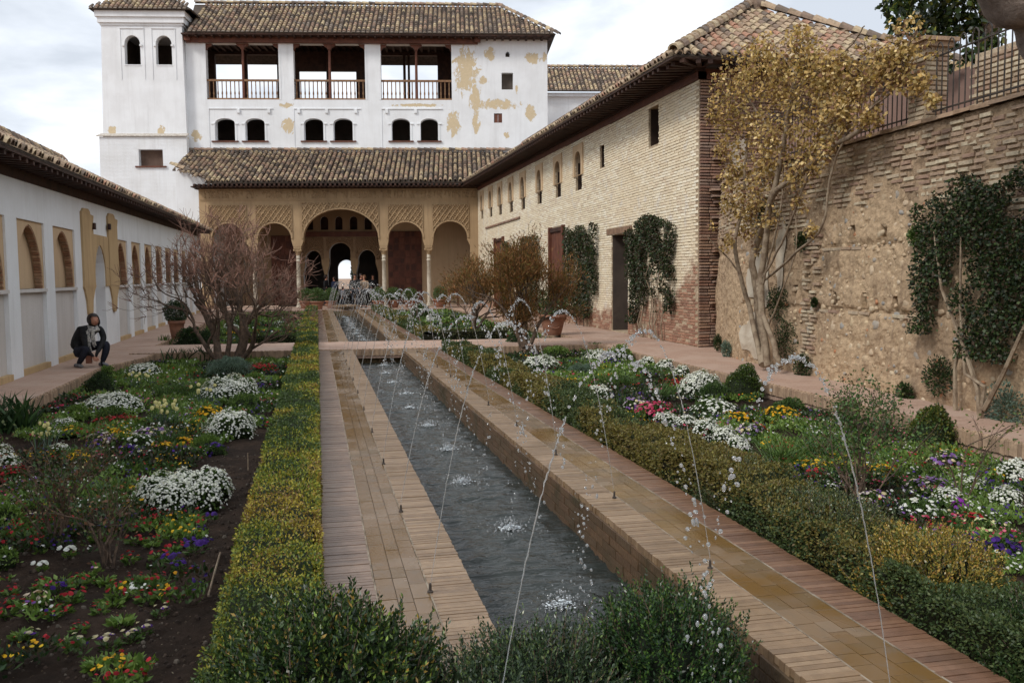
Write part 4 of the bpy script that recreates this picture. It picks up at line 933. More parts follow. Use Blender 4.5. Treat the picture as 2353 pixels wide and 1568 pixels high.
# carved relief panels
def relief(name, s0, s1, z0, z1, res, hf, mask, mat, parent, dep=0.):
    nx = int((s1 - s0) / res) + 1; nz = int((z1 - z0) / res) + 1
    S, Z = np.meshgrid(np.linspace(s0, s1, nx), np.linspace(z0, z1, nz)); Hh = hf(S, Z); V = np.stack([S, dep - Hh, Z], -1).reshape(-1, 3)
    i, j = np.meshgrid(np.arange(nx - 1), np.arange(nz - 1)); a = (j * nx + i).ravel(); Fq = np.stack([a, a + 1, a + nx + 1, a + nx], 1)
    cs = V[Fq].mean(1); k = ~mask(cs[:, 0], cs[:, 2]); g = G(); g.add(V, Fq[k]); return g.obj(name, mat, parent, local=True)
def sebka(p, q, cx=0.):
    def f(S, Z):
        u = (S - cx) / p; v = Z / q; a = np.abs(((u + v) % 1) - .5); b = np.abs(((u - v) % 1) - .5); line = np.maximum(a, b)
        r = np.clip((line - .36) * 16, 0, 1); m = np.clip(1 - np.hypot(((u + v) % 1) - .5, ((u - v) % 1) - .5) * 4.2, 0, 1)
        P = np.stack([S * 26, Z * 26, 0 * S], -1); return .012 + .065 * r + .045 * (m > .15) * (noise(P, 1.) > .35) + .012 * noise(P, 1.7, 3)
    return f
PAN = [(-4.72, -2.72), (-2.27, -.34), (.14, 4.22), (4.68, 6.56), (7.04, 9.02)]
for (p0, p1), (a, b, zt) in zip(PAN, ARC):
    c = (a + b) / 2; ra = (b - a) / 2 + .09; rb = zt - ZS + .09; top = 5.43 if b - a < 3 else 5.54
    relief('lattice_panel', p0 + .04, p1 - .04, ZS + .02, top, .02, sebka(.27 if b - a < 3 else .34, .36 if b - a < 3 else .5, c), lambda s, z: ((s - c) / ra) ** 2 + ((z - ZS) / rb) ** 2 < 1, M_stucco, por, .0)
    g = G(); g.box(p0, p0 + .04, -.05, 0, ZS, top + .04); g.box(p1 - .04, p1, -.05, 0, ZS, top + .04); g.box(p0 + .04, p1 - .04, -.05, 0, top, top + .04); g.obj('panel_frame', M_stucco, por, local=True)
def script_band(S, Z):
    P = np.stack([S * 9, Z * 3.2, 0 * S], -1); v = (noise(P, 1., 7) > .55) * 1.; P2 = np.stack([S * 14, Z * 14, 0 * S], -1); c = np.abs(noise(P2, 1., 2) - .5) < .1
    return .006 + .030 * np.clip(v + c, 0, 1)
relief('inscription_frieze', -4.95, 9.4, 5.78, 6.18, .022, script_band, lambda s, z: s < -99, M_stucco, por, -.01)
g = G()
for z0, z1, o in ((5.66, 5.72, .04), (5.72, 5.77, .06), (6.19, 6.27, .07)): g.box(-5.1, 9.5, -o, 0., z0, z1)
g.obj('cornice_band', M_stucco, por, local=True)
cl0 = None
for s in COLS:
    if cl0 is None:
        cl0 = G().lathe([(.105, .2), (.115, 1.3), (.10, 2.45), (.125, 2.47), (.125, 2.5), (.10, 2.52), (.10, 2.6), (.12, 2.62), (.12, 2.65), (.10, 2.67), (.10, 2.78)], (s, .21, 0), 20).obj('column', M_marble, por, local=True, smooth=True)
        G().lathe([(.17, 0.02), (.17, .08), (.13, .12), (.15, .16), (.11, .2)], (s, .21, 0), 20).obj('column_base', M_marble, cl0, local=True, smooth=True)
        g = G(); g.lathe([(.105, 2.78), (.12, 2.86), (.15, 2.92), (.17, 3.0)], (s, .21, 0), 12); g.box(s - .17, s + .17, .04, .38, 2.98, 3.12); g.box(s - .2, s + .2, .01, .41, 3.12, 3.238); 
        for ax in (-1, 1): g.lathe([(.02, 2.98), (.06, 3.02), (.05, 3.1)], (s + ax * .17, .05, 0), 8)
        g.obj('capital', M_stucco, cl0, local=True)
    else:
        c = copy_tree(cl0, por, (s - COLS[0], 0, 0))
        for o in (c,): WM[o.name] = wm(por)
g = G(); g.box(-5.35, 9.9, -.78, .5, 6.30, 6.36); g.box(-5.35, 9.9, -.12, .42, 6.27, 6.46); g.obj('eave_board', M_wood, por, local=True)
rf = None
for s in np.arange(-5.2, 9.8, .24):
    if rf is None: g = G(); g.prism([(s, .1, 6.30), (s, -.78, 6.30), (s, -.85, 6.36), (s, -.85, 6.47), (s, .1, 6.47)], (.11, 0, 0)); rf = g.obj('rafter', M_wood, por, local=True); s0 = s
    else: o = rf.copy(); COL.objects.link(o); o.location = (s - s0, 0, 0)
# inside of the gallery
g = G(); g.box(-4.9, 9.4, .42, WD, 5.98, 6.05); g.obj('gallery_ceiling', M_wood, por, local=True)
g = G(); g.box(-5.1, -4.75, .42, WD, 0, 6.); g.box(9.12, 9.5, .42, WD, 0, 6.); g.obj('gallery_end_wall', M_whitel, por, local=True)
g = G(); g.quad((-4.75, WD - .02, 0), (-.62, WD - .02, 0), (-.62, WD - .02, 5.98), (-4.75, WD - .02, 5.98)); g.obj('gallery_back_wall', M_stucco_in, por, local=True); g = G(); g.quad((3.98, WD - .02, 0), (9.12, WD - .02, 0), (9.12, WD - .02, 5.98), (3.98, WD - .02, 5.98)); g.obj('gallery_back_wall', M_tan, por, local=True)  # tan and darker stucco put the gallery's dimness into the wall colour
IN3 = [(-.38, .54, 2.62, 3.14), (.99, 2.21, 3.05, 3.58), (2.64, 3.64, 2.6, 3.16)]; INW = [(-.3, .12), (.53, .98), (1.37, 1.79), (2.2, 2.64), (3.04, 3.46)]
g = G(); hl = [[(l0, .05), (l0, 1.85), (a, 2.4)] + arch_pts(a, b, .05, zs, zt, 12)[1:-1] + [(b, 2.4), (l1, 1.85), (l1, .05)] for (a, b, zs, zt), l0, l1 in zip(IN3, (-.5, .86, 2.52), (.70, 2.34, 3.78))] + [arch_pts(a, b, 4.32, 4.85, 5.09, 8) for a, b in INW]
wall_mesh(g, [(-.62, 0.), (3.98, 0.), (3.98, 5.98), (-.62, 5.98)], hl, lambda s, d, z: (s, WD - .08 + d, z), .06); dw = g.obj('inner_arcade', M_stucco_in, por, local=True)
for (a, b), i in zip(INW, range(5)): relief('window_lattice', a, b, 4.3, 5.1, .02, lambda S, Z: .03 * ((np.abs(((S * 14 + Z * 14) % 1) - .5) > .33) | (np.abs(((S * 14 - Z * 14) % 1) - .5) > .33)), lambda s, z: s < -99, M_wood, dw, WD + .1)
for a, b, c0, c1, cr, sp in ((-.55, .68, -.38, .54, 3.14, 2.62), (.86, 2.36, .99, 2.21, 3.58, 3.05), (2.52, 3.9, 2.64, 3.64, 3.16, 2.6)):
    cc = (c0 + c1) / 2; ra = (c1 - c0) / 2 + .06; rb = cr - sp + .06
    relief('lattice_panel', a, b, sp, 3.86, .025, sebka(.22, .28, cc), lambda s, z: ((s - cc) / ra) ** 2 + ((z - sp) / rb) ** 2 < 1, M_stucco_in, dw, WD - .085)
g = G(); g.box(-.62, 3.98, WD - .2, WD - .08, 3.92, 4.2); g.obj('inner_beam', M_woodr, dw, local=True)
for s in (.78, 2.42):
    g = G(); g.tube([(s, WD - .02, 0), (s, WD - .02, 1.75)], .06, 8); g.prism([(s - .07, WD - .12, 1.75), (s + .07, WD - .12, 1.75), (s + .2, WD - .12, 2.3), (s + .22, WD - .12, 2.7), (s - .22, WD - .12, 2.7), (s - .2, WD - .12, 2.3)], (0, .2, 0)); g.obj('inner_column', M_stucco, dw, local=True)
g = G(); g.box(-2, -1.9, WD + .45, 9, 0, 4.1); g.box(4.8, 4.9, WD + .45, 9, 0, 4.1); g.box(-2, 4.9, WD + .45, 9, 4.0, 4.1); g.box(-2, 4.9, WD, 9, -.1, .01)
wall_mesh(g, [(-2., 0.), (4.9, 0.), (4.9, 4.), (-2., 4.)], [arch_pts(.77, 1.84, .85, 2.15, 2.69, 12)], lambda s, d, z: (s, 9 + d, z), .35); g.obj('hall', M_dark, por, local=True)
def big_door(s0, s1, zt, arch=None):
    d = G().box(s0, s1, WD - .08, WD - .03, .02, zt).obj('door', M_woodr, por, local=True); nx, nz = 6, 11
    for i in range(nx):
        for j in range(nz):
            w_ = (s1 - s0) / nx; h_ = zt / nz; x0 = s0 + i * w_; z0 = .02 + j * h_
            if (i + j) % 2: g = G().box(x0 + .03, x0 + w_ - .03, WD - .11, WD - .08, z0 + .03, z0 + h_ - .03)
            else: g = G().box(x0 + .07, x0 + w_ - .07, WD - .105, WD - .08, z0 + .06, z0 + h_ - .06)
            g.obj('door_panel', M_doorp, d, local=True)
big_door(4.36, 6.3, 4.22); big_door(-2.3, -.75, 4.0)

# wing behind the palace on its right
fwg = thing('rear_wing', 'low white wing with tiled roof behind the brick wing', 'building', tuple(fw(13.7, 12, 0)), rz=-FA)
E_ = on_y(1257, 232, 62.); z_e = E_[2]; pE0 = fw(13.6, 12., z_e); LN = 9.
g = G(); q0, q1 = fw(13.6, 12.6, 0), fw(24., 12.6, 0); g.prism([q0, q1, q1 + (0, 0, z_e - .05), q0 + (0, 0, z_e - .05)], tuple(FN * .4)); g.obj('wall', M_white, fwg)
g = G(); q0, q1 = fw(13.6, 12.3, z_e - .3), fw(24., 12.3, z_e - .3); g.prism([q0, q1, q1 + (0, 0, .22), q0 + (0, 0, .22)], tuple(FN * .4)); g.obj('cornice', M_white, fwg)
pu = wl((0, 3.4, 2.25)) - wl((0, 0, 0)); roof_poly(fwg, 'roof_bed', [pE0, pE0 + FD * 10.5, pE0 + FD * 10.5 + pu, pE0 + pu])
roof_tiles(fwg, pE0, FD, pu, 10.4, np.linalg.norm(pu), .27, .35, None, M_tile, 200, True); ridge_tiles(fwg, pE0 + pu + (0, 0, .06), pE0 + pu + FD * 10.4 + (0, 0, .06), .3, .38)
# ------------------------------------------------------------------ old retaining wall (right)
RWP = np.array([(8.55, 18.2), (8.2, 17.2), (7.85, 16.2), (7.65, 15.2), (7.45, 11.), (7.3, 8.), (7.12, 4.), (7., 1.)])
rseg = np.linalg.norm(np.diff(RWP, axis=0), axis=1); rcum = np.concatenate([[0], np.cumsum(rseg)])
def t_of_y(y): return float(np.interp(-y, -RWP[:, 1], rcum))
def wallp(t, z, o=0.):
    t = np.asarray(t, float); x = np.interp(t, rcum, RWP[:, 0]); y = np.interp(t, rcum, RWP[:, 1]); x2 = np.interp(t + .3, rcum, RWP[:, 0]); y2 = np.interp(t + .3, rcum, RWP[:, 1])
    x1 = np.interp(t - .3, rcum, RWP[:, 0]); y1 = np.interp(t - .3, rcum, RWP[:, 1]); dx, dy = x2 - x1, y2 - y1; L = np.hypot(dx, dy)
    o = o - .10 * (np.asarray(z) / 3.45)                     # slight batter
    return np.stack([x + dy / L * o, y - dx / L * o, np.asarray(z) + 0 * x], -1), np.stack([dx / L, dy / L, 0 * dx], -1), np.stack([dy / L, -dx / L, 0 * dx], -1)
stw = thing('retaining_wall', 'tall old rubble and brick terrace wall with putlog holes', 'wall', (7.45, 11, 0))
WT = 3.44
T_, Z_ = np.meshgrid(np.arange(0, rcum[-1], .03), np.append(np.arange(-.3, WT, .03), WT))
base, _, _ = wallp(T_, Z_, 0.); P3 = np.stack([T_, Z_, 0 * T_], -1)
off = .09 * (fbm(P3, 1.3, 3, 2) - .5) + .075 * (fbm(P3, 6., 3, 4) - .5) + .035 * (fbm(P3, 17., 2, 14) - .5) - .03 * np.clip(fbm(P3, 3.3, 3, 8) - .56, 0, 1) * 4 - .03 * np.exp(-((Z_ - 1.98) / .05) ** 2) - .04 * np.exp(-((Z_ - 1.06) / .04) ** 2) * (P3[..., 0] > 3)
HOL = [(11.54, 2.18), (10.77, 2.16), (11.94, 1.22), (11.15, 1.21), (10.4, 1.18), (9.63, 1.2), (13.2, 1.3)]
for hy, hz in HOL: off = off - .22 * (np.abs(T_ - t_of_y(hy)) < .055) * (np.abs(Z_ - hz) < .085)
PW, _, _ = wallp(T_, Z_, off); nz_, nt_ = T_.shape
i, j = np.meshgrid(np.arange(nt_ - 1), np.arange(nz_ - 1)); a = (j * nt_ + i).ravel()
G().add(PW.reshape(-1, 3), np.stack([a, a + 1, a + nt_ + 1, a + nt_], 1)).obj('mortar_face', M_mortar, stw)
W_ = wm(stw)[:3, 3]
# brick courses in the upper part
ms = []; z = 3.36; row = 0
def brick_lim(y): return 2.62 - .75 * max(0, min(1, (9.7 - y) / 1.2)) + .12 * math.sin(y * 3.1) if y < 12.9 else 2.3
while z > 1.6:
    y = 18.1
    while y > 1.2:
        l = rng.uniform(.15, .33); yc = y - l / 2; zj = z + rng.uniform(-.006, .006)
        if z > brick_lim(yc) and rng.random() < .86:
            tp = np.array([t_of_y(yc), z, 0.]); oo = .09 * (float(fbm(tp, 1.3, 3, 2)) - .5)
            p, tg, nn = wallp(t_of_y(yc), zj, oo - .006 + rng.uniform(-.008, .008)); ms.append(TM(p - W_, tg * (l - .035), np.array([0, 0, .046 + rng.uniform(-.01, .004)]), nn * .05))
        y -= l
    z -= .072 + rng.uniform(-.004, .004)
for z in (1.95, 1.03):
    for y in np.arange(9.8, 12.4, .27):
        if rng.random() < .45: continue
        tp = np.array([t_of_y(y), z, 0.]); p, tg, nn = wallp(t_of_y(y), z + rng.uniform(-.01, .01), .09 * (float(fbm(tp, 1.3, 3, 2)) - .5) - .018); ms.append(TM(p - W_, tg * .25, np.array([0, 0, .045]), nn * .05))
for z in np.arange(.25, 2.25, .062):
    for y in (12.55, 12.78):
        if rng.random() < .25: continue
        p, tg, nn = wallp(t_of_y(y + rng.uniform(-.07, .07)), z, .005 + rng.uniform(-.015, .015)); ms.append(TM(p - W_, tg * rng.uniform(.12, .24), np.array([0, 0, .042]), nn * .06))
pieces('wall_brick', ms, BR, M_bricky, stw, 300, stuff_name='wall_bricks')
# rubble stones
ms = []; pts = []
for k in range(9000):
    y = rng.uniform(6., 15.5); z = rng.uniform(-.05, 2.75)
    if z > brick_lim(y) - .04: continue
    if y > 12.4 and rng.random() < .75: continue
    r_ = (.05 + .15 * rng.random() ** 1.9) * (1. if z > 1 else 1.2)
    if any((y - a) ** 2 + (z - b) ** 2 < ((r_ + c) * .56) ** 2 for a, b, c in pts): continue
    if rng.random() < .15 + .55 * (r_ < .06): continue
    pts.append((y, z, r_)); p, tg, nn = wallp(t_of_y(y), z, 0.); an = rng.uniform(-.5, .5); zz = np.array([0, 0, 1.]); fl = rng.uniform(.6, .95)
    tp = np.array([t_of_y(y), z, 0.]); o_ = .09 * (fbm(tp, 1.3, 3, 2) - .5)
    ms.append(TM(p + nn * (o_ - .17 * r_) - W_, (tg * math.cos(an) + zz * math.sin(an)) * r_, (-tg * math.sin(an) + zz * math.cos(an)) * r_ * fl, nn * r_ * .40))
    if len(pts) > 900: break
pieces('wall_stone', ms, ST, M_stone, stw, 300, smooth=True, stuff_name='wall_stones')
# coping of brick slabs
ms = []
for y in np.arange(2., 17.8, .30):
    p, tg, nn = wallp(t_of_y(y), 3.475 + rng.uniform(-.004, .004), -.17); ms.append(TM(p - W_, tg * .29, nn * .46, np.array([0, 0, .055])))
pieces('coping_slab', ms, BR, M_kerb, stw, 100)
g = G(); V = [tuple(wallp(t_of_y(y), 3.4, -.1)[0][:2]) for y in (17.9, 15.2, 11., 8., 4., 1.2)]
g.prism([(x, y, 3.40) for x, y in V] + [(22, 1., 3.40), (22, 18.1, 3.40)], (0, 0, .03)); g.obj('terrace', M_ground, None, kind='structure')
g = G(); V2 = [(x + .25, y, -.5) for x, y in V] + [(22, 1., -.5), (22, 18.1, -.5)]; g.prism(V2, (0, 0, 3.85)); g.obj('terrace_fill', M_mortar, None, kind='structure')
# plaster patches left on the wall near the climber
for y, z, w_, h_ in ((14.5, 1.5, .45, .5), (14.6, .5, .5, .42), (13.7, 1.9, .16, .6)):
    g = G(); n = 20; V = []
    for r_ in (0.02, .35, .7, 1.):
        for k in range(n):
            a_ = k * 2 * math.pi / n; w2 = r_ * (1 + .22 * math.sin(a_ * 3 + y) + .1 * math.sin(a_ * 7)); ty = t_of_y(y + w_ * math.cos(a_) * w2); tz = max(.02, z + h_ * math.sin(a_) * w2); tp = np.array([ty, tz, 0.])
            V.append(wallp(ty, tz, .09 * (float(fbm(tp, 1.3, 3, 2)) - .5) + .05 * (float(fbm(tp, 6., 3, 4)) - .5) + .022)[0])
    g.add(V, np.array([(i * n + j, i * n + (j + 1) % n, (i + 1) * n + (j + 1) % n, (i + 1) * n + j) for i in range(3) for j in range(n)])); g.obj('plaster_patch', M_oldp, stw)

# brick pillars and railings on the terrace edge
def pillar(y, x, label, w_=.32, zt=4.42):
    t = thing('brick_pillar', label, 'pillar', (x, y, 3.5), 'brick pillars of the terrace fence'); ms = []; z = .0; row = 0
    g = G(); g.box(x, x + w_, y, y + w_, 3.45, zt - .02); g.obj('core', M_bjoint, t)
    while z < zt - 3.58:
        for fx, fy, ax, nn in ((0, .5, (0, 1, 0), (-1, 0, 0)), (.5, 0, (1, 0, 0), (0, -1, 0))):
            ax = np.array(ax, float); nn = np.array(nn, float)
            for k in (-1, 1):
                l = w_ / 2 - .012; sh = .0; c = np.array([fx * w_, fy * w_, z + .03]) + ax * (k * w_ / 4 + (.06 if row % 2 else -.06) * 0) + nn * rng.uniform(-.002, .008)
                ms.append(TM(c, ax * l, np.array([0, 0, .042]), nn * .03))
        z += .06; row += 1
    pieces('brick', ms, BR, M_bricky, t, 120)
    g = G(); g.box(x - .05, x + w_ + .05, y - .05, y + w_ + .05, zt - .02, zt + .04); g.box(x - .09, x + w_ + .09, y - .09, y + w_ + .09, zt + .043, zt + .09); g.obj('cap', M_kerb, t)
pillar(9.98, 7.5, 'free-standing square brick pillar between the two iron railings'); pillar(12.25, 7.6, 'square brick pillar half hidden in the golden climber'); pillar(7.85, 7.44, 'brick pillar at the near end of the iron railing')
def railing(y0, y1, x0, x1, label):
    t = thing('iron_railing', label, 'railing', (x0, y0, 3.5), 'iron railings on the terrace wall'); n = int(abs(y1 - y0) / .108); b0 = None
    X = lambda q: x0 + (x1 - x0) * q; Y = lambda q: y0 + (y1 - y0) * q
    for z in (3.6, 4.26): G().tube([(x0, y0, z), (x1, y1, z)], .013, 5).obj('rail', M_iron, t)
    for k in range(n):
        q = (k + .5) / n; zt = 4.36 if k % 4 < 2 else 4.26
        if k % 2 == 0 and k < n - 1:
            q2 = (k + 1.5) / n; yy = [Y(q), Y(q), Y(q * .75 + q2 * .25), Y((q + q2) / 2), Y(q * .25 + q2 * .75), Y(q2), Y(q2)]; xx = [X(q), X(q), X(q * .75 + q2 * .25), X((q + q2) / 2), X(q * .25 + q2 * .75), X(q2), X(q2)]
            zz = [3.5, 4.36, 4.405, 4.42, 4.405, 4.36, 3.5]; G().tube(list(zip(xx, yy, zz)), .009, 5).obj('hooped_bar', M_iron, t)
railing(8.2, 9.96, 7.5, 7.6, 'iron railing with hooped bars in front of the dark leafy tree'); railing(10.35, 12.2, 7.62, 7.72, 'iron railing between the brick pillars behind golden leaves'); railing(12.6, 15., 7.75, 7.9, 'iron railing beyond the climber-covered pillar')
M_pink = m_plain('pinkish_render', (.27, .17, .135), (.21, .135, .11), 1.5)
g = G(); g.box(9.2, 9.5, 10.9, 17., 3.4, 4.52); tag(g.obj('terrace_wall', M_pink, None), 'low pinkish rendered wall behind the iron railing', 'wall')
t = thing('brick_outbuilding', 'pale brick wall end behind the iron railing', 'wall', (9.0, 10.3, 3.4)); G().box(9.03, 9.5, 8.0, 10.98, 3.4, 4.6).obj('core', M_bjoint, t); ms = []
for z in np.arange(.02, 1.16, .068):
    for y in np.arange(0, 2.9, .27): ms.append(TM((.02, y - 2.2 + (int(z / .068) % 2) * .13, z), (0, .25, 0), (0, 0, .045), (-.03, 0, 0)))
pieces('wall_brick', ms, BR, M_bricky, t, 200)
g = G(); g.box(11., 11.5, 13.2, 14.3, 3.4, 5.25); tag(g.obj('rendered_pier', M_ochre, None), 'tan rendered pier glimpsed between the tree leaves', 'pier')

# ------------------------------------------------------------------ foliage
def pal(n, cols, w=None, var=.18):
    cols = np.array(cols, float); i = rng.choice(len(cols), n, p=None if w is None else np.array(w) / np.sum(w)); return cols[i] * np.exp(rng.normal(0, var, (n, 1)))
def rdir(n): v = rng.normal(size=(n, 3)); return v / np.linalg.norm(v, axis=1)[:, None]
def leaves(g, P, L, W, D, C, fold=.0):
    P = np.asarray(P); n = len(P); D = D / (np.linalg.norm(D, axis=1)[:, None] + 1e-9); S = np.cross(D, rdir(n)); S /= np.linalg.norm(S, axis=1)[:, None] + 1e-9
    L = np.broadcast_to(L, (n,))[:, None]; W = np.broadcast_to(W, (n,))[:, None]
    V = np.stack([P, P + D * L * .45 + S * W * .5, P + D * L, P + D * L * .45 - S * W * .5], 1).reshape(-1, 3)
    g.add(V, np.arange(4 * n).reshape(n, 4), 0., np.asarray(C)); return g
def florets(g, P, N, r, C, k=6, cone=.25):
    n = len(P); N = N / np.linalg.norm(N, axis=1)[:, None]; A = np.cross(N, rdir(n)); A /= np.linalg.norm(A, axis=1)[:, None] + 1e-9; B = np.cross(N, A)
    r = np.broadcast_to(r, (n,)); a = np.arange(k) * 2 * math.pi / k; jit = rng.uniform(.8, 1.15, (n, k))
    ring = P[:, None] + r[:, None, None] * jit[..., None] * (np.cos(a)[None, :, None] * A[:, None] + np.sin(a)[None, :, None] * B[:, None]); top = P + N * (r * cone)[:, None]
    V = np.concatenate([ring, top[:, None]], 1).reshape(-1, 3); j = np.arange(k); base = (np.arange(n) * (k + 1))[:, None, None]
    Fq = (np.stack([j, (j + 1) % k, np.full(k, k)], 1)[None] + base).reshape(-1, 3); g.add(V, Fq, 0., np.repeat(np.asarray(C), k, 0)); return g
GRN = [(.055, .105, .024), (.076, .132, .032), (.04, .078, .02), (.098, .155, .04)]
DKG = [(.02, .044, .014), (.03, .06, .018), (.014, .032, .011), (.045, .08, .022)]
tag(LITTER.obj('leaf_litter', None, None), 'pale bits of dead leaf and straw strewn over the dark soil', 'leaf litter', None, 'stuff').data.materials[0] = M_dry
BRG = [(.13, .21, .04), (.095, .17, .032), (.17, .25, .06)]
GRY = [(.13, .19, .15), (.10, .155, .12), (.17, .23, .18)]

def hedge(name, label, x0, x1, y0, y1, zb, zt, palf, s0=.010, sk=.0013, dens=1.5, rough=.03, prof=None):
    root = thing(name, label, 'hedge', ((x0 + x1) / 2, y0, zb)); g = G()
    def zf(X, Y):
        P = np.stack([X, Y, 0 * X], -1); pr = prof(Y) if prof else 0
        gap = np.clip(1 - np.abs(((Y + .25 * fbm(P * [1, .3, 1], 1.5, 2, 1)) / .47) % 1 - .5) * 9, 0, 1)
        return zt + pr + rough * 2 * (fbm(P, 3.2, 2, 8) - .5) + .02 * (fbm(P, 16, 2, 3) - .5) * 2 - .08 * gap * (fbm(P, 1.1, 2, 6) > .42)
    ys = np.linspace(y0, y1, 4000); dn = 1 / (s0 + sk * ys) ** 2; cdf = np.cumsum(dn) / dn.sum(); area = float(np.trapz(dn, ys)) * ((x1 - x0) + .55) * dens
    n = int(min(area, 230000)); Y = np.interp(rng.random(n), cdf, ys); s = s0 + sk * Y; wtop_ = (x1 - x0) / ((x1 - x0) + .75 * (zt - zb) * 2); u = rng.random(n)
    X = rng.uniform(x0, x1, n); top = u < wtop_; left = (~top) & (rng.random(n) < (.5 if x0 > 0 else .35)); right = ~top & ~left
    H = zf(X, Y); Z = H - rng.random(n) ** 2 * .05
    fr = rng.random(n) ** .8
    bul = .03 * (fbm(np.stack([0 * X, Y, Z], -1), 6, 2, 4) - .5) * 2
    Xs = np.where(left, x0 - bul, x1 + bul) + np.where(left, 1, -1) * rng.random(n) ** 2 * .03
    side = left | right; X = np.where(side, Xs, X); H2 = zf(X, Y); Z = np.where(side, zb + (H2 - zb) * fr, Z)
    if len(ys): pass
    D = rdir(n) * .8; D[:, 2] += np.where(top, .7, .3); D[:, 0] += np.where(left, -.8, 0) + np.where(right, .8, 0)
    C = palf(np.stack([X, Y, Z], -1)); leaves(g, np.stack([X, Y, Z], -1), s * rng.uniform(1, 1.7, n), s * rng.uniform(.6, .9, n), D, C)
    g.obj('foliage', M_leaf, root, kind='stuff')
    # added dark core that keeps light from passing through the leaves
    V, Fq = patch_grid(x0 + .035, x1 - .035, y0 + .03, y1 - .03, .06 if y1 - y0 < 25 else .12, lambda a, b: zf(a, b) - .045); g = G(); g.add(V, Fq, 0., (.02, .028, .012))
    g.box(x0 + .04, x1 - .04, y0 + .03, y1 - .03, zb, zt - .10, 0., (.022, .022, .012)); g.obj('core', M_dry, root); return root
def hp_left(P):
    n = len(P); f = fbm(P, .9, 3, 11); f2 = fbm(P * [1, .6, 1], 4., 2, 12); k = f + .25 * (f2 - .5) + rng.normal(0, .05, n)
    C = np.where((k < .47)[:, None], pal(n, [(.055, .09, .025), (.07, .11, .03), (.04, .07, .02)]), np.where((k < .585)[:, None], pal(n, [(.21, .23, .03), (.14, .18, .03), (.28, .26, .035)]), pal(n, [(.34, .25, .035), (.20, .12, .04), (.38, .31, .05), (.15, .11, .035)])))
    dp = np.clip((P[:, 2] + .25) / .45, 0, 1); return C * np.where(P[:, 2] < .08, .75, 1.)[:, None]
def hp_right(P):
    n = len(P); f = fbm(P, .8, 3, 31) + rng.normal(0, .05, n)
    warm = pal(n, [(.17, .14, .035), (.14, .10, .03), (.19, .17, .045), (.11, .10, .03)]); gr = pal(n, [(.055, .085, .03), (.04, .068, .025), (.08, .115, .038), (.075, .095, .03)])
    t = np.clip((P[:, 2] - .0) * 5, 0, 1); return np.where((f + .12 * t - .10 * np.clip(6.5 - P[:, 1], 0, 1) > .62)[:, None], warm, gr)
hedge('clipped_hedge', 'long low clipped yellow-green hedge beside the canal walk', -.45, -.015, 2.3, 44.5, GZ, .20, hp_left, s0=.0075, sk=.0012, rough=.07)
hedge('bushy_hedge', 'bushy olive and rust hedge lining the wet walk beyond the canal', 2.68, 3.18, 2.3, 19.4, GZ, .20, hp_right, s0=.009, dens=2.6, rough=.09, prof=lambda Y: .05 * np.sin(Y * 1.3) - .07 * np.exp(-(((Y + 20) % 1.45 - .72) / .10) ** 2))
hedge('low_hedge', 'low clipped olive hedge along the far part of the canal', 2.68, 3.1, 22.9, 44.4, GZ, .2, hp_right, s0=.02, dens=1.2)
def xhedge(label, x0, x1, y0, y1, zt, pf_):
    root = thing('cross_hedge', label, 'hedge', ((x0 + x1) / 2, y0, GZ)); n = int((x1 - x0) * (zt - GZ + y1 - y0) / .032 ** 2 * 1.6); X = rng.uniform(x0, x1, n); top = rng.random(n) < .45; Y = np.where(top, rng.uniform(y0, y1, n), y0 + rng.random(n) ** 2 * .05); Z = np.where(top, zt - rng.random(n) ** 2 * .05, rng.uniform(GZ, zt, n)); Z += .04 * (fbm(np.stack([X, Y, 0 * X], -1), 3, 2) - .5)
    P = np.stack([X, Y + by(X, 0), Z], -1); D = rdir(n); D[:, 1] -= .5; D[:, 2] += .5; G_ = G(); leaves(G_, P, .04, .026, D, pf_(P)); G_.obj('foliage', M_leaf, root, kind='stuff')
    g = G(); g.box(x0 + .03, x1 - .03, y0 + by(x0, 0) * .5 + .1 - .03, y1 + by(x1, 0) * .5, GZ - .1, zt - .06, 0., (.02, .022, .012)); g.obj('core', M_dry, root)  # added dark core box that stops light coming through the hedge
xhedge('bright yellow hedge running off the clipped hedge behind the bare shrub', -1.75, -.45, 22.75, 23.15, .22, hp_left)
xhedge('dark low hedge along the front of the far flower bed', 3.1, 4.9, 22.9, 23.3, .22, lambda P: pal(len(P), [(.04, .055, .02), (.06, .07, .02), (.09, .08, .03)]))

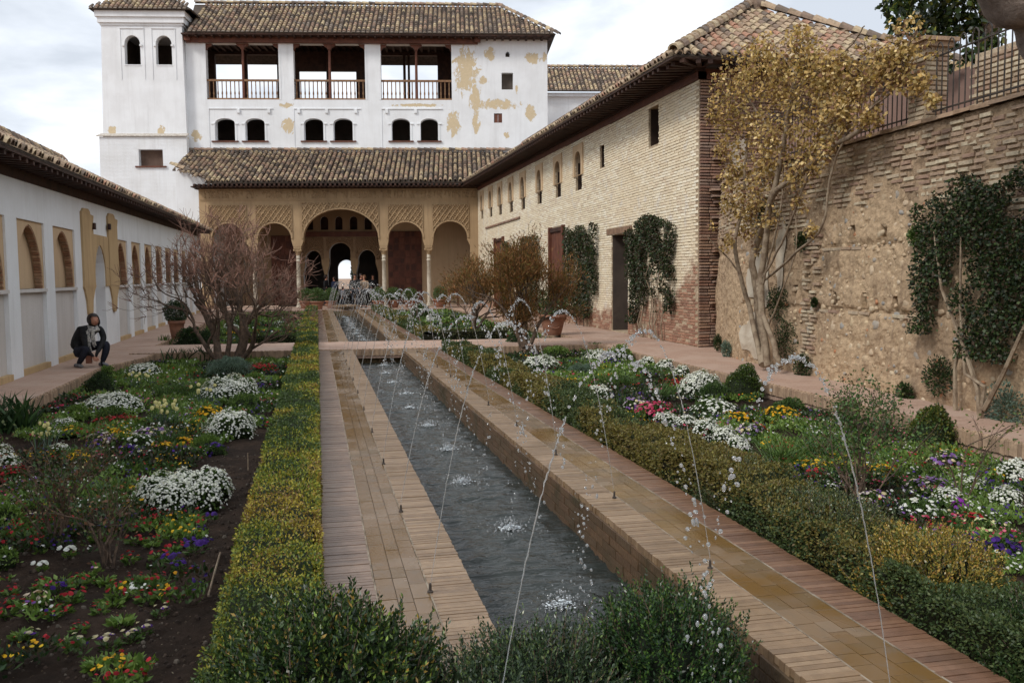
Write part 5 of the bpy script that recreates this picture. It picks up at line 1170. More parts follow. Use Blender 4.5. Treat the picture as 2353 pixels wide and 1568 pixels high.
# sprig bushes at the near end and in the near part of the bushy hedge
def sprig_bush(name, label, c, r, ns, L=.018, W=.008, cols=DKG, tips=((.15, .22, .04), (.34, .22, .05)), tipw=.38, slen=.16, per=26, cat='bush', mat=None, group=None):
    root = thing(name, label, cat, (c[0], c[1], GZ), group); c = np.array(c); r = np.array(r); g = G(); gs = G()
    d = rdir(ns); d[:, 2] = np.abs(d[:, 2]) * 1.1 - .12; d /= np.linalg.norm(d, axis=1)[:, None]
    nb = 1 + .22 * (fbm(d, 2.2, 2, int(c[0] * 10) + 3) - .5) * 2; rad = rng.uniform(.72, 1.03, ns) * nb; tipP = c + d * r * rad[:, None]; ax = d * .6; ax[:, 2] += .75; ax += rng.normal(0, .22, ax.shape); ax /= np.linalg.norm(ax, axis=1)[:, None]
    wild = rng.random(ns) < .05; sl = slen * rng.uniform(.7, 1.2, ns); tipP[wild] += ax[wild] * slen * .5
    P = []; D = []; C = []; s_ = []
    for k in range(per):
        f = k / per; pos = tipP - ax * (sl * (1 - f))[:, None] + rng.normal(0, .003, (ns, 3)); out = rdir(ns); out -= ax * np.sum(out * ax, 1)[:, None]; out /= np.linalg.norm(out, axis=1)[:, None]
        D.append(ax * (.55 + .5 * f) + out * (1. - .45 * f)); P.append(pos); base = pal(ns, cols); tp = pal(ns, [tips[0]] * 3 + [tips[1]]); m = rng.random(ns) < tipw * (.25 + 1.3 * f ** 2); C.append(np.where(m[:, None], tp, base)); s_.append(np.full(ns, (1.1 - .35 * f)))
    P = np.concatenate(P); D = np.concatenate(D); C = np.concatenate(C); s_ = np.concatenate(s_) * rng.uniform(.75, 1.2, len(P)); k = P[:, 2] > GZ
    leaves(g, P[k], L * s_[k], W * s_[k], D[k], C[k]); g.obj('foliage', mat or M_gloss, root, kind='stuff')
    for i in range(0, ns, 3): gs.tube([tipP[i] - ax[i] * sl[i] * 1.4, tipP[i] - ax[i] * .01], [.0028, .0012], 3, False)
    for i in range(14): a_ = rng.uniform(0, 6.28); gs.tube([(c[0] + .05 * math.cos(a_), c[1] + .05 * math.sin(a_), GZ - .05), c + np.array([math.cos(a_) * r[0] * .6, math.sin(a_) * r[1] * .6, r[2] * .3])], [.01, .005], 4)
    gs.obj('stems', M_bark, root)
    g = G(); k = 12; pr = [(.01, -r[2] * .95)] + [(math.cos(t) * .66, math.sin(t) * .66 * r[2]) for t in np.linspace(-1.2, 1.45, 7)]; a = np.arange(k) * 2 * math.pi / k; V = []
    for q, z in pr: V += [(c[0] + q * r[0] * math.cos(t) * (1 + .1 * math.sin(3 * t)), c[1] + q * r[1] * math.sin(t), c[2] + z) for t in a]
    Fq = np.array([(i * k + j, i * k + (j + 1) % k, (i + 1) * k + (j + 1) % k, (i + 1) * k + j) for i in range(len(pr) - 1) for j in range(k)]); g.add(V, Fq, 0., (.010, .015, .008)); g.obj('shaded_heart', M_dry, root); return root  # dark filler dome, the bush's inner shade put into its colour
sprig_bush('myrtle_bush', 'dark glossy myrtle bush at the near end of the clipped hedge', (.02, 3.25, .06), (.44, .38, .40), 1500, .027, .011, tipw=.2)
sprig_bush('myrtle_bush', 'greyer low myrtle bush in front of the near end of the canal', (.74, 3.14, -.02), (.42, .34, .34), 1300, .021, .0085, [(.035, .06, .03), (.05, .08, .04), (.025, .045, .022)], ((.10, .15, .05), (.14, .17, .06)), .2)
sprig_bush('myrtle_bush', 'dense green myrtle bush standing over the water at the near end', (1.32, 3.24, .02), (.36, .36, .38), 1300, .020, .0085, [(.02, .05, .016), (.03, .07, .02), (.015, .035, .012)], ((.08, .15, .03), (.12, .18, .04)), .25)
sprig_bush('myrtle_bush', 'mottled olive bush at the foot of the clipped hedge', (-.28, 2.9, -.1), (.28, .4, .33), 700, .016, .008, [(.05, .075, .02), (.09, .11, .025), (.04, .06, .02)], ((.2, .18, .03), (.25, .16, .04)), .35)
sprig_bush('privet_bush', 'very dark green bush beside the near corner of the wet walk', (2.98, 2.98, -.02), (.36, .42, .34), 1400, .019, .008, DKG, ((.06, .10, .03), (.09, .13, .04)), .2)
sprig_bush('privet_bush', 'golden orange-tipped bush in the near part of the bushy hedge', (3.02, 3.85, .0), (.36, .46, .32), 1500, .019, .010, [(.13, .14, .03), (.19, .16, .035), (.08, .10, .025)], ((.34, .25, .05), (.36, .20, .05)), .6)
sprig_bush('privet_bush', 'dull grey-green bush above the wet walk, before the golden one', (3.0, 4.72, .0), (.36, .60, .30), 1700, .018, .009, [(.06, .085, .04), (.045, .065, .03), (.08, .10, .045)], ((.14, .16, .05), (.2, .15, .05)), .3)
sprig_bush('privet_bush', 'grey-green bush in the hedge in front of the rose bush', (2.98, 5.8, .0), (.35, .70, .30), 1800, .018, .009, [(.05, .075, .035), (.04, .06, .028), (.075, .09, .04)], ((.12, .14, .05), (.16, .13, .05)), .25)
sprig_bush('myrtle_bush', 'dark bush filling the near corner below the bed soil', (2.75, 2.5, -.2), (.3, .3, .28), 500, .016, .007)

# ------------------------------------------------------------------ wall climbers
def climber(name, label, pf_, n, L, W, cols, mat=None, stems=(), cat='climber', w=None, droop=.5, srad=.02, smat=None):
    P = pf_(n); root = thing(name, label, cat, tuple(P[np.argmin(P[:, 2])])); g = G(); D = rdir(len(P)); D[:, 0] -= .5; D[:, 2] -= droop
    leaves(g, P, L * rng.uniform(.6, 1.25, len(P)), W * rng.uniform(.6, 1.2, len(P)), D, pal(len(P), cols, w, .25)); g.obj('foliage', mat or M_gloss, root, kind='stuff')
    if stems:
        g = G()
        for s in stems: g.tube(s, np.linspace(srad, srad * .35, len(s)), 5)
        g.obj('stems', smat or M_bark, root)
    return root
def wall_region(inside, plane, box, thick=.22, nf=2.2, thr=.42, seed=0):
    def f(n):
        out = np.zeros((0, 3))
        while len(out) < n:
            y = rng.uniform(box[0], box[1], n * 2); z = rng.uniform(box[2], box[3], n * 2); k = inside(y, z) & (fbm(np.stack([y, z * .6, 0 * y], -1), nf, 3, seed) > thr); y, z = y[k], z[k]
            out = np.concatenate([out, plane(y, z, rng.random(len(y)) ** .7 * thick)])
        return out[:n]
    return f
bpl = lambda y, z, o: np.stack([8.15 + .01536 * (y - 18.2) - .02 - o, y, z], -1)
def stem_set(xf, ys, zt, n, seed=1, z0=0.):
    r = np.random.default_rng(seed); S = []
    for i in range(n):
        y = r.uniform(*ys); y2 = y + r.uniform(-.5, .5); S.append([(xf(y) - .1 - .05 * math.sin(k * 2), y + (y2 - y) * k / 6 + r.normal(0, .05), z0 + zt * k / 6) for k in range(7)])
    return S
IVC = [(.03, .05, .018), (.045, .07, .025), (.06, .05, .03), (.02, .035, .015), (.08, .06, .04)]
ins1 = lambda y, z: ((np.abs(y - 27.1) < 1.65 - .35 * (z < 1)) & (z > .55) & (z < 3.05 + .15 * np.sin(y * 4))) | ((np.abs(y - 27.1) < 1.) & (z < 1.4) & (z > .2))
climber('wall_climber', 'dark narrow climber trained between the red door and the open doorway', wall_region(ins1, bpl, (25.2, 29, .3, 3.3), .25, 2.4, .44, 3), 8000, .085, .06, IVC, M_leaf, stem_set(lambda y: 8.25, (26.6, 27.8), 2.6, 5, 3))
ins2 = lambda y, z: ((z > .75 + .5 * np.sin(y * 5) ** 2) & (z < 3.1 - .22 * np.abs(y - 20.9)) & (y > 19.35) & (y < 22.45)) & ~((np.abs(y - 20.9) < .16) & (z < 2.3)) & ~((np.abs(y - 21.6) < .12) & (z < 1.9)) | ((np.abs(y - 19.9) < .4) & (z > .7) & (z < 2.2)) | ((np.abs(y - 22.1) < .25) & (z > .35) & (z < 1.3))
climber('wall_climber', 'dark ragged climber on the brick wing beside its near corner', wall_region(ins2, bpl, (19.2, 22.6, .3, 3.4), .24, 3.0, .47, 5), 10500, .065, .05, IVC, M_leaf, stem_set(lambda y: 8.2, (19.8, 21.6), 2.3, 8, 4), smat=M_barkp)
ins3 = lambda y, z: (z < 3.15) & (z > .3)
climber('wall_climber', 'brownish climber on the brick wing behind the rust shrub', wall_region(ins3, bpl, (33.0, 36.2, .3, 3.3), .3, 1.6, .45, 8), 3500, .12, .09, [(.07, .07, .03), (.10, .075, .04), (.05, .05, .025)], M_leaf, stem_set(lambda y: 8.3, (33.5, 35.8), 2.6, 4, 5))
climber('wall_climber', 'farther brownish climber beside the far red door', wall_region(ins3, bpl, (38.0, 39.6, .3, 3.1), .3, 1.6, .42, 9), 1800, .13, .1, [(.07, .07, .03), (.09, .07, .04)], M_leaf)
spl = lambda y, z, o: (lambda p, n_: p + n_ * (o[:, None] + .03))(*(lambda q: (q[0], q[2]))(wallp(np.interp(-y, -RWP[:, 1], rcum), z)))
ins4 = lambda y, z: (z < 2.55 + .12 * np.sin(y * 5) + .1 * (y < 9)) & (y < 9.85 - .12 * np.sin(z * 4) ** 2) & ((z > .95 + .9 * (y - 8.8) * (y > 8.8)) | ((y < 8.9) & (z > .62 + .5 * (y < 8.1))) | ((y > 9.45) & (y < 9.85) & (z > .85)))
g4 = wall_region(ins4, spl, (6., 9.95, .3, 2.75), .2, 3.4, .385, 14)
st4 = [[np.array(wallp(t_of_y(8.35), 0.0, .25)[0]) + (0, 0, -.05), wallp(t_of_y(8.45), .3, .22)[0], wallp(t_of_y(8.75), .75, .2)[0], wallp(t_of_y(9.2), 1.4, .2)[0], wallp(t_of_y(9.4), 2.1, .2)[0]],
       [np.array(wallp(t_of_y(8.35), 0., .25)[0]), wallp(t_of_y(8.3), .35, .25)[0], wallp(t_of_y(8.7), .45, .2)[0], wallp(t_of_y(8.85), 1.2, .2)[0], wallp(t_of_y(8.9), 2., .2)[0]],
       [np.array(wallp(t_of_y(8.3), .1, .25)[0]), wallp(t_of_y(8.05), .5, .25)[0], wallp(t_of_y(7.8), 1.1, .2)[0], wallp(t_of_y(7.7), 1.9, .2)[0]],
       [np.array(wallp(t_of_y(8.9), 0., .15)[0]), wallp(t_of_y(8.95), .5, .15)[0], wallp(t_of_y(8.8), 1.1, .15)[0]]]
climber('ivy', 'large dark green ivy curtain covering the right part of the stone wall', g4, 26000, .042, .036, [(.028, .05, .018), (.045, .075, .022), (.016, .03, .012), (.075, .10, .035), (.07, .045, .03), (.05, .05, .03)], M_leaf, st4, w=[4, 3, 4, 1.4, 1.6, 2], srad=.032, smat=M_barkp)
# small tufts rooted in the wall and along its foot
tuft_spots = [(9.95, 2.05, .12, 'bright tuft growing from the stone wall beside the ivy'), (12.4, 1.15, .06, 'small tuft on the wall near the left putlog hole'), (9.35, .35, .25, 'dark leafy weed low on the stone wall under the ivy'), (13.3, .5, .35, 'creeper hanging at the foot of the wall behind the climber trunk'), (13.6, 1.1, .3, 'dark creeper on the wall between the climber stems'), (12.7, .12, .22, 'low brownish weeds at the wall foot'), (15.9, .15, .16, 'grey-green weed at the wall foot near the brick corner'), (16.9, .2, .16, 'dark weed at the foot of the plastered wall'), (8.2, .12, .3, 'grey-green ground plant at the ivy roots'), (10.0, .05, .15, 'small weeds on the path edge under the wall'), (14.2, 2.6, .3, 'dark creeper high on the wall behind golden leaves'), (12.9, 2.1, .15, 'small creeper on the wall right of the climber')]
for y, z, r_, lb in tuft_spots:
    p0 = wallp(t_of_y(y), z, .08)[0]; root = thing('wall_weed', lb, 'weed', tuple(p0)); n = int(300 + 2500 * r_); d = rdir(n); P = p0 + d * r_ * rng.random(n)[:, None] ** .5 * np.array([.4, 1., 1.]); P[:, 2] = np.maximum(P[:, 2], .01)
    g = G(); leaves(g, P, .035, .022, d + (0, 0, .5), pal(n, GRN if 'bright' in lb else (GRY if 'grey' in lb else DKG + [(.07, .05, .03)]), None, .25)); g.obj('foliage', M_leaf, root, kind='stuff')

# ------------------------------------------------------------------ golden climber tree against the wall
def gp(u, v, o=0.):
    p = on_x(u, v, 7.22 - o) if u > 1745 else on_y(u, v, 14.25 - o); return p
def gpath(L, o=0.): return [gp(u, v, o) for u, v in L]
gt = thing('golden_climber', 'tall multi-stemmed climber with dry golden leaves against the wall corner', 'climber', tuple(on_z(1752, 832, .0)))
def smoothp(P, n=5):
    P = np.array(P); t = np.arange(len(P)); tt = np.linspace(0, len(P) - 1, (len(P) - 1) * n + 1); out = []
    for x in tt:
        i = min(int(x), len(P) - 2); f = x - i; p0 = P[max(i - 1, 0)]; p1 = P[i]; p2 = P[i + 1]; p3 = P[min(i + 2, len(P) - 1)]
        out.append(.5 * ((2 * p1) + (-p0 + p2) * f + (2 * p0 - 5 * p1 + 4 * p2 - p3) * f * f + (-p0 + 3 * p1 - 3 * p2 + p3) * f ** 3))
    return np.array(out)
STM = [([(1755, 838), (1742, 740), (1737, 660), (1727, 600), (1742, 550), (1765, 480), (1786, 400), (1800, 330), (1812, 250), (1830, 170)], .07, .028),
       ([(1764, 840), (1752, 745), (1748, 650), (1758, 560), (1776, 450), (1845, 395), (1905, 340), (1950, 315), (1995, 283)], .06, .034),
       ([(1750, 836), (1722, 710), (1702, 640), (1688, 560), (1704, 480), (1712, 380), (1720, 280)], .048, .018), ([(1790, 842), (1778, 790), (1752, 720), (1740, 640)], .05, .036),
       ([(1745, 655), (1830, 580), (1888, 520), (1903, 430), (1925, 350), (1960, 290), (2050, 210)], .022, .012), ([(1750, 640), (1795, 560), (1850, 420), (1890, 330), (1930, 240)], .02, .01), ([(1752, 650), (1790, 500), (1800, 380)], .02, .01),
       ([(1705, 640), (1670, 590), (1625, 545)], .018, .007), ([(1765, 745), (1800, 660), (1830, 560), (1822, 480)], .016, .008), ([(1830, 200), (1900, 150), (1960, 100), (1985, 60)], .018, .008), ([(1795, 340), (1740, 260), (1690, 190), (1650, 180)], .025, .01), ([(1960, 290), (2040, 200), (2090, 100), (2110, 60)], .02, .008), ([(1830, 170), (1790, 120), (1760, 90)], .02, .008)]
g = G()
for L_, ra, rb in STM: P = smoothp(gpath(L_, .05)); g.tube(P + rng.normal(0, .006, P.shape), np.linspace(ra, rb, len(P)), 8)
g.obj('stem', M_barkp, gt, smooth=True, kind='stuff')
CL = [(1700, 170, 55), (1755, 135, 50), (1830, 112, 48), (1678, 225, 55), (1760, 215, 65), (1840, 200, 55), (1900, 178, 55), (1960, 165, 50), (2020, 135, 48), (2075, 85, 45), (2045, 175, 40), (2105, 190, 32), (1700, 310, 58), (1780, 318, 60), (1860, 290, 52), (1930, 262, 48), (1995, 262, 40),
      (1690, 395, 42), (1750, 415, 48), (1840, 400, 42), (1895, 345, 40), (1685, 470, 34), (1720, 515, 34), (1775, 495, 28), (1840, 460, 24), (1668, 552, 22), (1860, 525, 16), (1740, 575, 16), (1640, 200, 26), (1635, 520, 14), (2130, 110, 26), (2140, 230, 18), (1640, 260, 26), (1985, 110, 26), (1870, 140, 40), (1720, 90 + 30, 20), (1660, 345, 20), (1950, 215, 40), (2075, 140, 34), (1800, 180, 46), (1735, 470, 26)]
g = G(); gw = G()
for u, v, r_ in CL:
    c = gp(u, v, .1); dist = abs(proj(c)[2]); rr = r_ / F * dist; n = int(5.2 * r_ ** 2 / 30) + 12; nn_ = int(n * 2.0); d = rdir(nn_); P = c + d * (1.12 * rr * rng.random((nn_, 1)) ** .5) * np.array([.8, 1.2, 1.1]); lump = fbm(P, 4.2, 3, 77) > .515; P = P[lump | (rng.random(len(P)) < .13)]
    nn_ = len(P); D = rdir(nn_); D[:, 2] -= .5; cc = pal(nn_, [(.50, .35, .145), (.42, .28, .105), (.62, .48, .24), (.28, .175, .085), (.39, .29, .12), (.20, .11, .07)], [4, 3.5, 2.4, 2.2, 2, 2.2], .25)
    leaves(g, P, .066 * rng.uniform(.5, 1.25, nn_), .06 * rng.uniform(.5, 1.1, nn_), D, cc)
    for k in range(max(2, int(r_ / 9))): e = c + rdir(1)[0] * rr * .95; gw.tube([c + rdir(1)[0] * rr * .2, (c + e) / 2 + rng.normal(0, .05, 3), e], [.008, .005, .002], 3, False)
g.obj('foliage', M_dry, gt, kind='stuff'); gw.obj('twig', M_bark, gt, kind='stuff')

# dark tree above the railing, old fig trunk in the corner
tt = thing('plane_tree', 'dark green leafy tree behind the iron railing', 'tree', (9.9, 11.9, 3.42))
g = G(); P = smoothp([(9.9, 11.9, 3.4), (9.95, 11.9, 4.2), (9.85, 11.8, 5.0), (10.1, 11.7, 6.)]); g.tube(P, np.linspace(.13, .09, len(P)), 8)
for q in ((9.2, 11.6, 6.4), (10.9, 11.4, 6.3), (10.3, 12.3, 7.), (9.7, 11.2, 6.6), (11.1, 11.9, 5.7)): g.tube(smoothp([(9.9, 11.8, 5.0), ((9.9 + q[0]) / 2, (11.8 + q[1]) / 2, (5.2 + q[2]) / 2 + .1), q]), .035, 6)
g.obj('trunk', M_bark, tt, smooth=True)
g = G()
for u, v, r_ in [(2058, 10, 42), (2110, 45, 45), (2170, 40, 50), (2235, 55, 45), (2275, 100, 32), (2180, 95, 36), (2225, 125, 22), (2060, 60, 22), (2200, -30, 80), (2100, -40, 70), (2300, -20, 70), (2185, 150, 12), (2255, 135, 14), (2130, 90, 30), (2295, 130, 20), (2330, -90, 90), (2400, 0, 80)]:
    c = on_y(u, v, 11.8 + rng.uniform(-.5, .5)); rr = r_ / F * 11.8; n = int(r_ ** 2 / 9); P = c + rdir(n) * (rr * rng.random((n, 1)) ** .5) * 1.05; D = rdir(n); D[:, 2] -= .6
    leaves(g, P, .12 * rng.uniform(.6, 1.2, n), .085 * rng.uniform(.6, 1.2, n), D, pal(n, [(.03, .055, .014), (.02, .04, .012), (.07, .10, .02), (.17, .18, .03)], [4, 4, 2, 1.2], .25))
g.obj('crown', M_gloss, tt, kind='stuff')
ft = thing('fig_trunk', 'thick pale old tree trunk leaning across the upper corner', 'tree', tuple(on_y(2660, 1235, 6)))
P = smoothp([on_y(u, v, 6) for u, v in [(2660, 1250), (2670, 800), (2630, 430), (2540, 210), (2430, 14), (2325, -80), (2268, -212), (2260, -410)]], 8)
g = G(); k = 22; g.tube(P, .35 + .03 * np.sin(np.arange(len(P)) * .9), k, False); Vv = g.V[0]; Vv += (fbm(Vv, 2.2, 4, 5)[:, None] - .5) * .16 * rdir(1); g.obj('trunk', M_fig, ft, smooth=True)
n = 2500; g = G(); c = P[-1]; pp_ = c + rdir(n) * 1.4 * rng.random((n, 1)) ** .5 + (0, 0, .9); leaves(g, pp_, .13, .10, rdir(n), pal(n, DKG)); g.obj('crown', M_gloss, ft, kind='stuff')

# ------------------------------------------------------------------ branching shrubs
def grow(g, p, d, L, r, lvl, P, tips, rs):
    n = 4; pts = [p]; q = np.array(p, float); d = unit(d)
    for i in range(n):
        d = unit(d + rs.normal(0, P['wig'], 3) + np.array([0, 0, P['up']])); q = q + d * L / n; pts.append(q.copy())
    r1 = r * P['taper']; g.tube(smoothp(pts, 2) if r > .012 else pts, np.linspace(r, r1, (n * 2 + 1) if r > .012 else n + 1), 7 if r > .03 else (4 if r > .008 else 3), False)
    if lvl == 0: tips.append((q, d)); return
    nb = P['nb'][min(lvl, len(P['nb']) - 1)]
    for k in range(nb):
        f = rs.uniform(.45, 1.); b = pts[int(round(f * n))]; s = unit(rs.normal(0, 1, 3)); s -= d * s.dot(d); s = unit(s)
        grow(g, b, unit(d + s * rs.uniform(*P['spread'])), L * rs.uniform(.62, .9), r1 * rs.uniform(.55, .85), lvl - 1, P, tips, rs)
def bare_shrub(name, label, base, trunks, P, lvl, mats, cat='shrub', twigs=None, seed=5):
    root = thing(name, label, cat, tuple(base)); rs = np.random.default_rng(seed); g = G(); tips = []
    for d, L, r, off in trunks: grow(g, np.array(base) + np.array(off), d, L, r, lvl, P, tips, rs)
    g.obj('branches', mats[0], root, smooth=True, kind='stuff')
    if twigs: twigs(root, tips, rs)
    return root, tips
def red_twigs(root, tips, rs):
    g = G()
    for q, d in tips:
        for k in range(5):
            e = q; dd = unit(d + rs.normal(0, .5, 3)); pts = [q]
            for i in range(3): dd = unit(dd + rs.normal(0, .25, 3) + (0, 0, .05)); e = e + dd * rs.uniform(.06, .13); pts.append(e)
            g.tube(pts, [.0058, .005, .004, .0028], 3, False)
    g.obj('twig', M_twig, root, kind='stuff')
BP = dict(wig=.19, up=.11, taper=.74, nb=[0, 3, 3, 3, 3, 2], spread=(.35, .85))
bare_shrub('bare_shrub', 'large leafless reddish-twigged shrub by the cross path', (-1.85, 19.55, GZ - .05), [((-.35, .1, 1.), 1.1, .085, (-.12, 0, 0)), ((.5, .1, 1.), 1.2, .10, (.1, 0, 0)), ((.15, -.2, 1.1), 1.15, .06, (0, .05, 0)), ((-.65, 0, 1.), 1.0, .05, (-.1, 0, 0)), ((.9, -.1, 1.), 1.1, .06, (.1, 0, 0)), ((.6, .3, 1.2), 1.15, .05, (.1, 0, 0))], BP, 4, (M_bark,), twigs=red_twigs, seed=12)
def rust(colrs, dn=26):
    def f(root, tips, rs):
        g = G(); P = []; D = []
        for q, d in tips:
            for k in range(dn): P.append(q + rs.normal(0, .12, 3)); D.append(unit(d + rs.normal(0, .55, 3) + (0, 0, .55)))
        n = len(P); leaves(g, np.array(P), .10 * rs.uniform(.6, 1.3, n), .018, np.array(D), pal(n, colrs, None, .25)); g.obj('foliage', M_dry, root, kind='stuff')
    return f
RP = dict(wig=.16, up=.10, taper=.7, nb=[0, 3, 3, 3, 3], spread=(.35, .85))
RC = [(.22, .10, .04), (.16, .075, .03), (.14, .11, .035), (.26, .14, .06), (.11, .07, .03)]
bare_shrub('rust_shrub', 'rust-brown feathery shrub with forked leaning trunk by the potted plant', (4.58, 19.25, GZ - .05), [((-.45, 0, 1.), .60, .11, (0, 0, 0)), ((-.7, .0, 1.), .8, .065, (-.1, 0, .3)), ((.45, 0, .9), .7, .05, (.05, 0, .35)), ((-.25, .1, 1.1), .9, .055, (-.05, 0, .35)), ((-.6, .1, 1.2), .9, .06, (-.1, 0, .35))], RP, 3, (M_bark,), twigs=rust(RC, 110), seed=21)
bare_shrub('rust_shrub', 'smaller rust-brown feathery shrub in the far bed before the last arch', (4.7, 27., GZ - .05), [((.25, 0, 1.), .9, .07, (0, 0, 0)), ((-.35, 0, 1.1), .8, .05, (0, 0, .1)), ((.1, .3, 1.1), .95, .05, (0, 0, .1)), ((.6, .1, 1.), .8, .045, (0, 0, .1))], RP, 3, (M_bark,), twigs=rust(RC, 80), seed=22)
bare_shrub('bare_shrub', 'thin leafless shrub in the far bed beyond the rust shrub', (3.7, 33., GZ - .05), [((.1, 0, 1.), .7, .03, (0, 0, 0)), ((-.5, 0, 1.), .6, .025, (0, 0, 0))], BP, 2, (M_bark,), seed=23)
def rose(label, base, h, spread, lf, seed, n=9, cols=None, lsize=.032):
    root = thing('rose_bush', label, 'rose bush', tuple(base)); rs = np.random.default_rng(seed); g = G(); tips = []; P = dict(wig=.12, up=.05, taper=.75, nb=[0, 3, 2, 2], spread=(.3, .7))
    for i in range(n): a = rs.uniform(0, 6.28); s = rs.uniform(.1, spread); grow(g, np.array(base) + (rs.normal(0, .03), rs.normal(0, .03), -.03), (math.cos(a) * s, math.sin(a) * s, 1.), h * rs.uniform(.4, .6), .0085, 2, P, tips, rs)
    g.obj('stem', M_bark, root, kind='stuff'); g = G(); PP = []; DD = []
    for q, d in tips:
        for k in range(lf): PP.append(q + rs.normal(0, .05, 3) - d * rs.uniform(0, .22)); DD.append(rs.normal(0, 1, 3) + (0, 0, .2))
    m = len(PP); leaves(g, np.array(PP), lsize * rs.uniform(.6, 1.2, m), lsize * .62 * rs.uniform(.7, 1.1, m), np.array(DD), pal(m, cols or [(.05, .09, .03), (.035, .07, .022), (.09, .06, .03), (.08, .10, .03), (.14, .07, .035)], None, .25)); g.obj('foliage', M_leaf, root, kind='stuff'); return root
rose('leggy rose bush with reddish young leaves left of the big white mound', (-1.78, 6.6, GZ), .78, .42, 16, 31, 12)
rose('smaller leggy rose bush in bare soil nearer the camera', (-1.36, 6.0, GZ), .62, .4, 11, 32, 8)
rose('full green rose bush behind the near bushy hedge', (4.1, 6.15, GZ), .86, .42, 34, 33, 13, [(.045, .10, .025), (.03, .075, .02), (.07, .13, .03), (.09, .09, .03)])
rose('sparse yellowing rose bush near the path kerb at the right', (5.0, 6.1, GZ), .85, .4, 8, 34, 4, [(.12, .14, .03), (.07, .11, .03)])
rose('low rose bush with dark heads before the stone wall path', (5.75, 8.7, GZ), .62, .5, 22, 35, 9, [(.05, .10, .025), (.08, .12, .03), (.06, .04, .03)])
# ------------------------------------------------------------------ flower beds
def spot(u0, u1, v0, v1, zb=GZ):
    uc = (u0 + u1) / 2; b = on_z(uc, v1, zb + .02); d = proj(b)[2]; w = (u1 - u0) / 2 / F * d; dd = w * .85; c = np.array([b[0] + (uc - 725) / F * dd * .9, b[1] + dd, zb]); t = on_y(uc, v0, c[1] + dd * .35)
    h = float(np.clip(t[2] - zb, .05, max(.1, w * 1.5))); return c, w, dd, h
def dome_pts(n, c, w, dd, h, zmin=0.):
    a = rng.uniform(0, 2 * math.pi, n); r = np.sqrt(rng.random(n)); z = np.sqrt(np.maximum(0, 1 - r ** 2)); lump = 1 + .30 * (fbm(np.stack([np.cos(a) * r, np.sin(a) * r, 0 * a], -1) + c[0], 3., 2, 3) - .5) * 2
    P = np.stack([c[0] + r * np.cos(a) * w * lump, c[1] + r * np.sin(a) * dd * lump, c[2] + z * h * lump], -1); N = np.stack([r * np.cos(a) / w, r * np.sin(a) / dd, z / h + .3 / h], -1); return P, N / np.linalg.norm(N, axis=1)[:, None]
def drift(label, uvs, fc, r=.0105, sh=.95, name='candytuft', cat='flower drift'):
    root = None
    for uv in uvs:
        c, w, dd, h = spot(*uv); h = min(h, .24)
        if root is None: root = thing(name, label, cat, tuple(c)); gf = G(); gb = G(); gc = G()
        A = math.pi * w * dd + 2 * h * (w + dd); k = 1 + .04 * c[1]; P, N = dome_pts(int(120 + 1.6 * A / (.03 * .014 * k * k)), c, w, dd, h); leaves(gf, P - N * .02, .03 * k, .014 * k, N + rdir(len(P)), pal(len(P), GRN)); fr = max(r, .0011 * c[1]); m = int(sh * A / (fr ** 2 * 3.1)); P, N = dome_pts(m, c, w, dd, h); florets(gb, P + N * rng.uniform(.005, .035, (m, 1)), N + rdir(m) * .35, fr * rng.uniform(.7, 1.2, m), pal(m, fc, None, .07), 6, .35)
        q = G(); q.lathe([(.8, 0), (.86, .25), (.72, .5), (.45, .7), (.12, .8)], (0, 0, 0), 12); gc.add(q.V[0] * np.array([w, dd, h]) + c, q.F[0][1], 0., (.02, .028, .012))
    gf.obj('foliage', M_leaf, root, kind='stuff'); gb.obj('blossom', M_petal, root, kind='stuff'); gc.obj('core', M_dry, root); return root
def leafy(name, label, cat, uv, cols, L=.03, W=.016, n=None, up=.4, zb=GZ, flow=None, mat=None, group=None, fill=1., core=True):
    """a mound of leaves; flow = list of (colours, radius, share) of blossoms on its surface"""
    c, w, dd, h = spot(*uv, zb); root = thing(name, label, cat, tuple(c), group); g = G(); dist = c[1]; Ls = max(L, .0022 * dist)
    k = Ls / L; A = math.pi * w * dd + 2 * h * (w + dd); n = n or int(min(9000, 150 + fill * 2.2 * A / (Ls * W * k))); P, N = dome_pts(n, c, w, dd, h); P = P - N * (rng.random((n, 1)) ** 2 * .3 * h)
    leaves(g, P, Ls * rng.uniform(.6, 1.2, n), W * k * rng.uniform(.6, 1.2, n), N * .8 + rdir(n) * .9 + (0, 0, up), pal(n, cols)); g.obj('foliage', mat or M_leaf, root, kind='stuff')
    if flow:
        for fc, fr, sh in flow:
            fr2 = max(fr, .0011 * dist); m = int(min(5000, 8 + sh * A / (fr2 ** 2 * 3.1))); P, N = dome_pts(m, c, w, dd, h); g = G(); florets(g, P + N * rng.uniform(.005, .04, (m, 1)), N + rdir(m) * .35, fr2 * rng.uniform(.7, 1.2, m), pal(m, fc, None, .07), 6, .35); g.obj('blossom', M_petal, root, kind='stuff')
    if core:
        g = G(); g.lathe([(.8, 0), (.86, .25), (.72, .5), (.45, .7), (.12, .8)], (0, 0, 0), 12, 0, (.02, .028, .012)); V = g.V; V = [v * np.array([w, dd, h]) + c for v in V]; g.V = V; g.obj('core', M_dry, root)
    return root
WHT = [(.74, .75, .70), (.66, .68, .60), (.80, .80, .77)]; YEL = [(.75, .42, .02), (.80, .52, .04), (.62, .30, .02)]; PUR = [(.05, .02, .16), (.08, .03, .24), (.035, .015, .10)]; RED = [(.30, .012, .02), (.22, .01, .015), (.42, .03, .04)]; PNK = [(.50, .05, .12), (.42, .03, .08), (.60, .15, .22)]
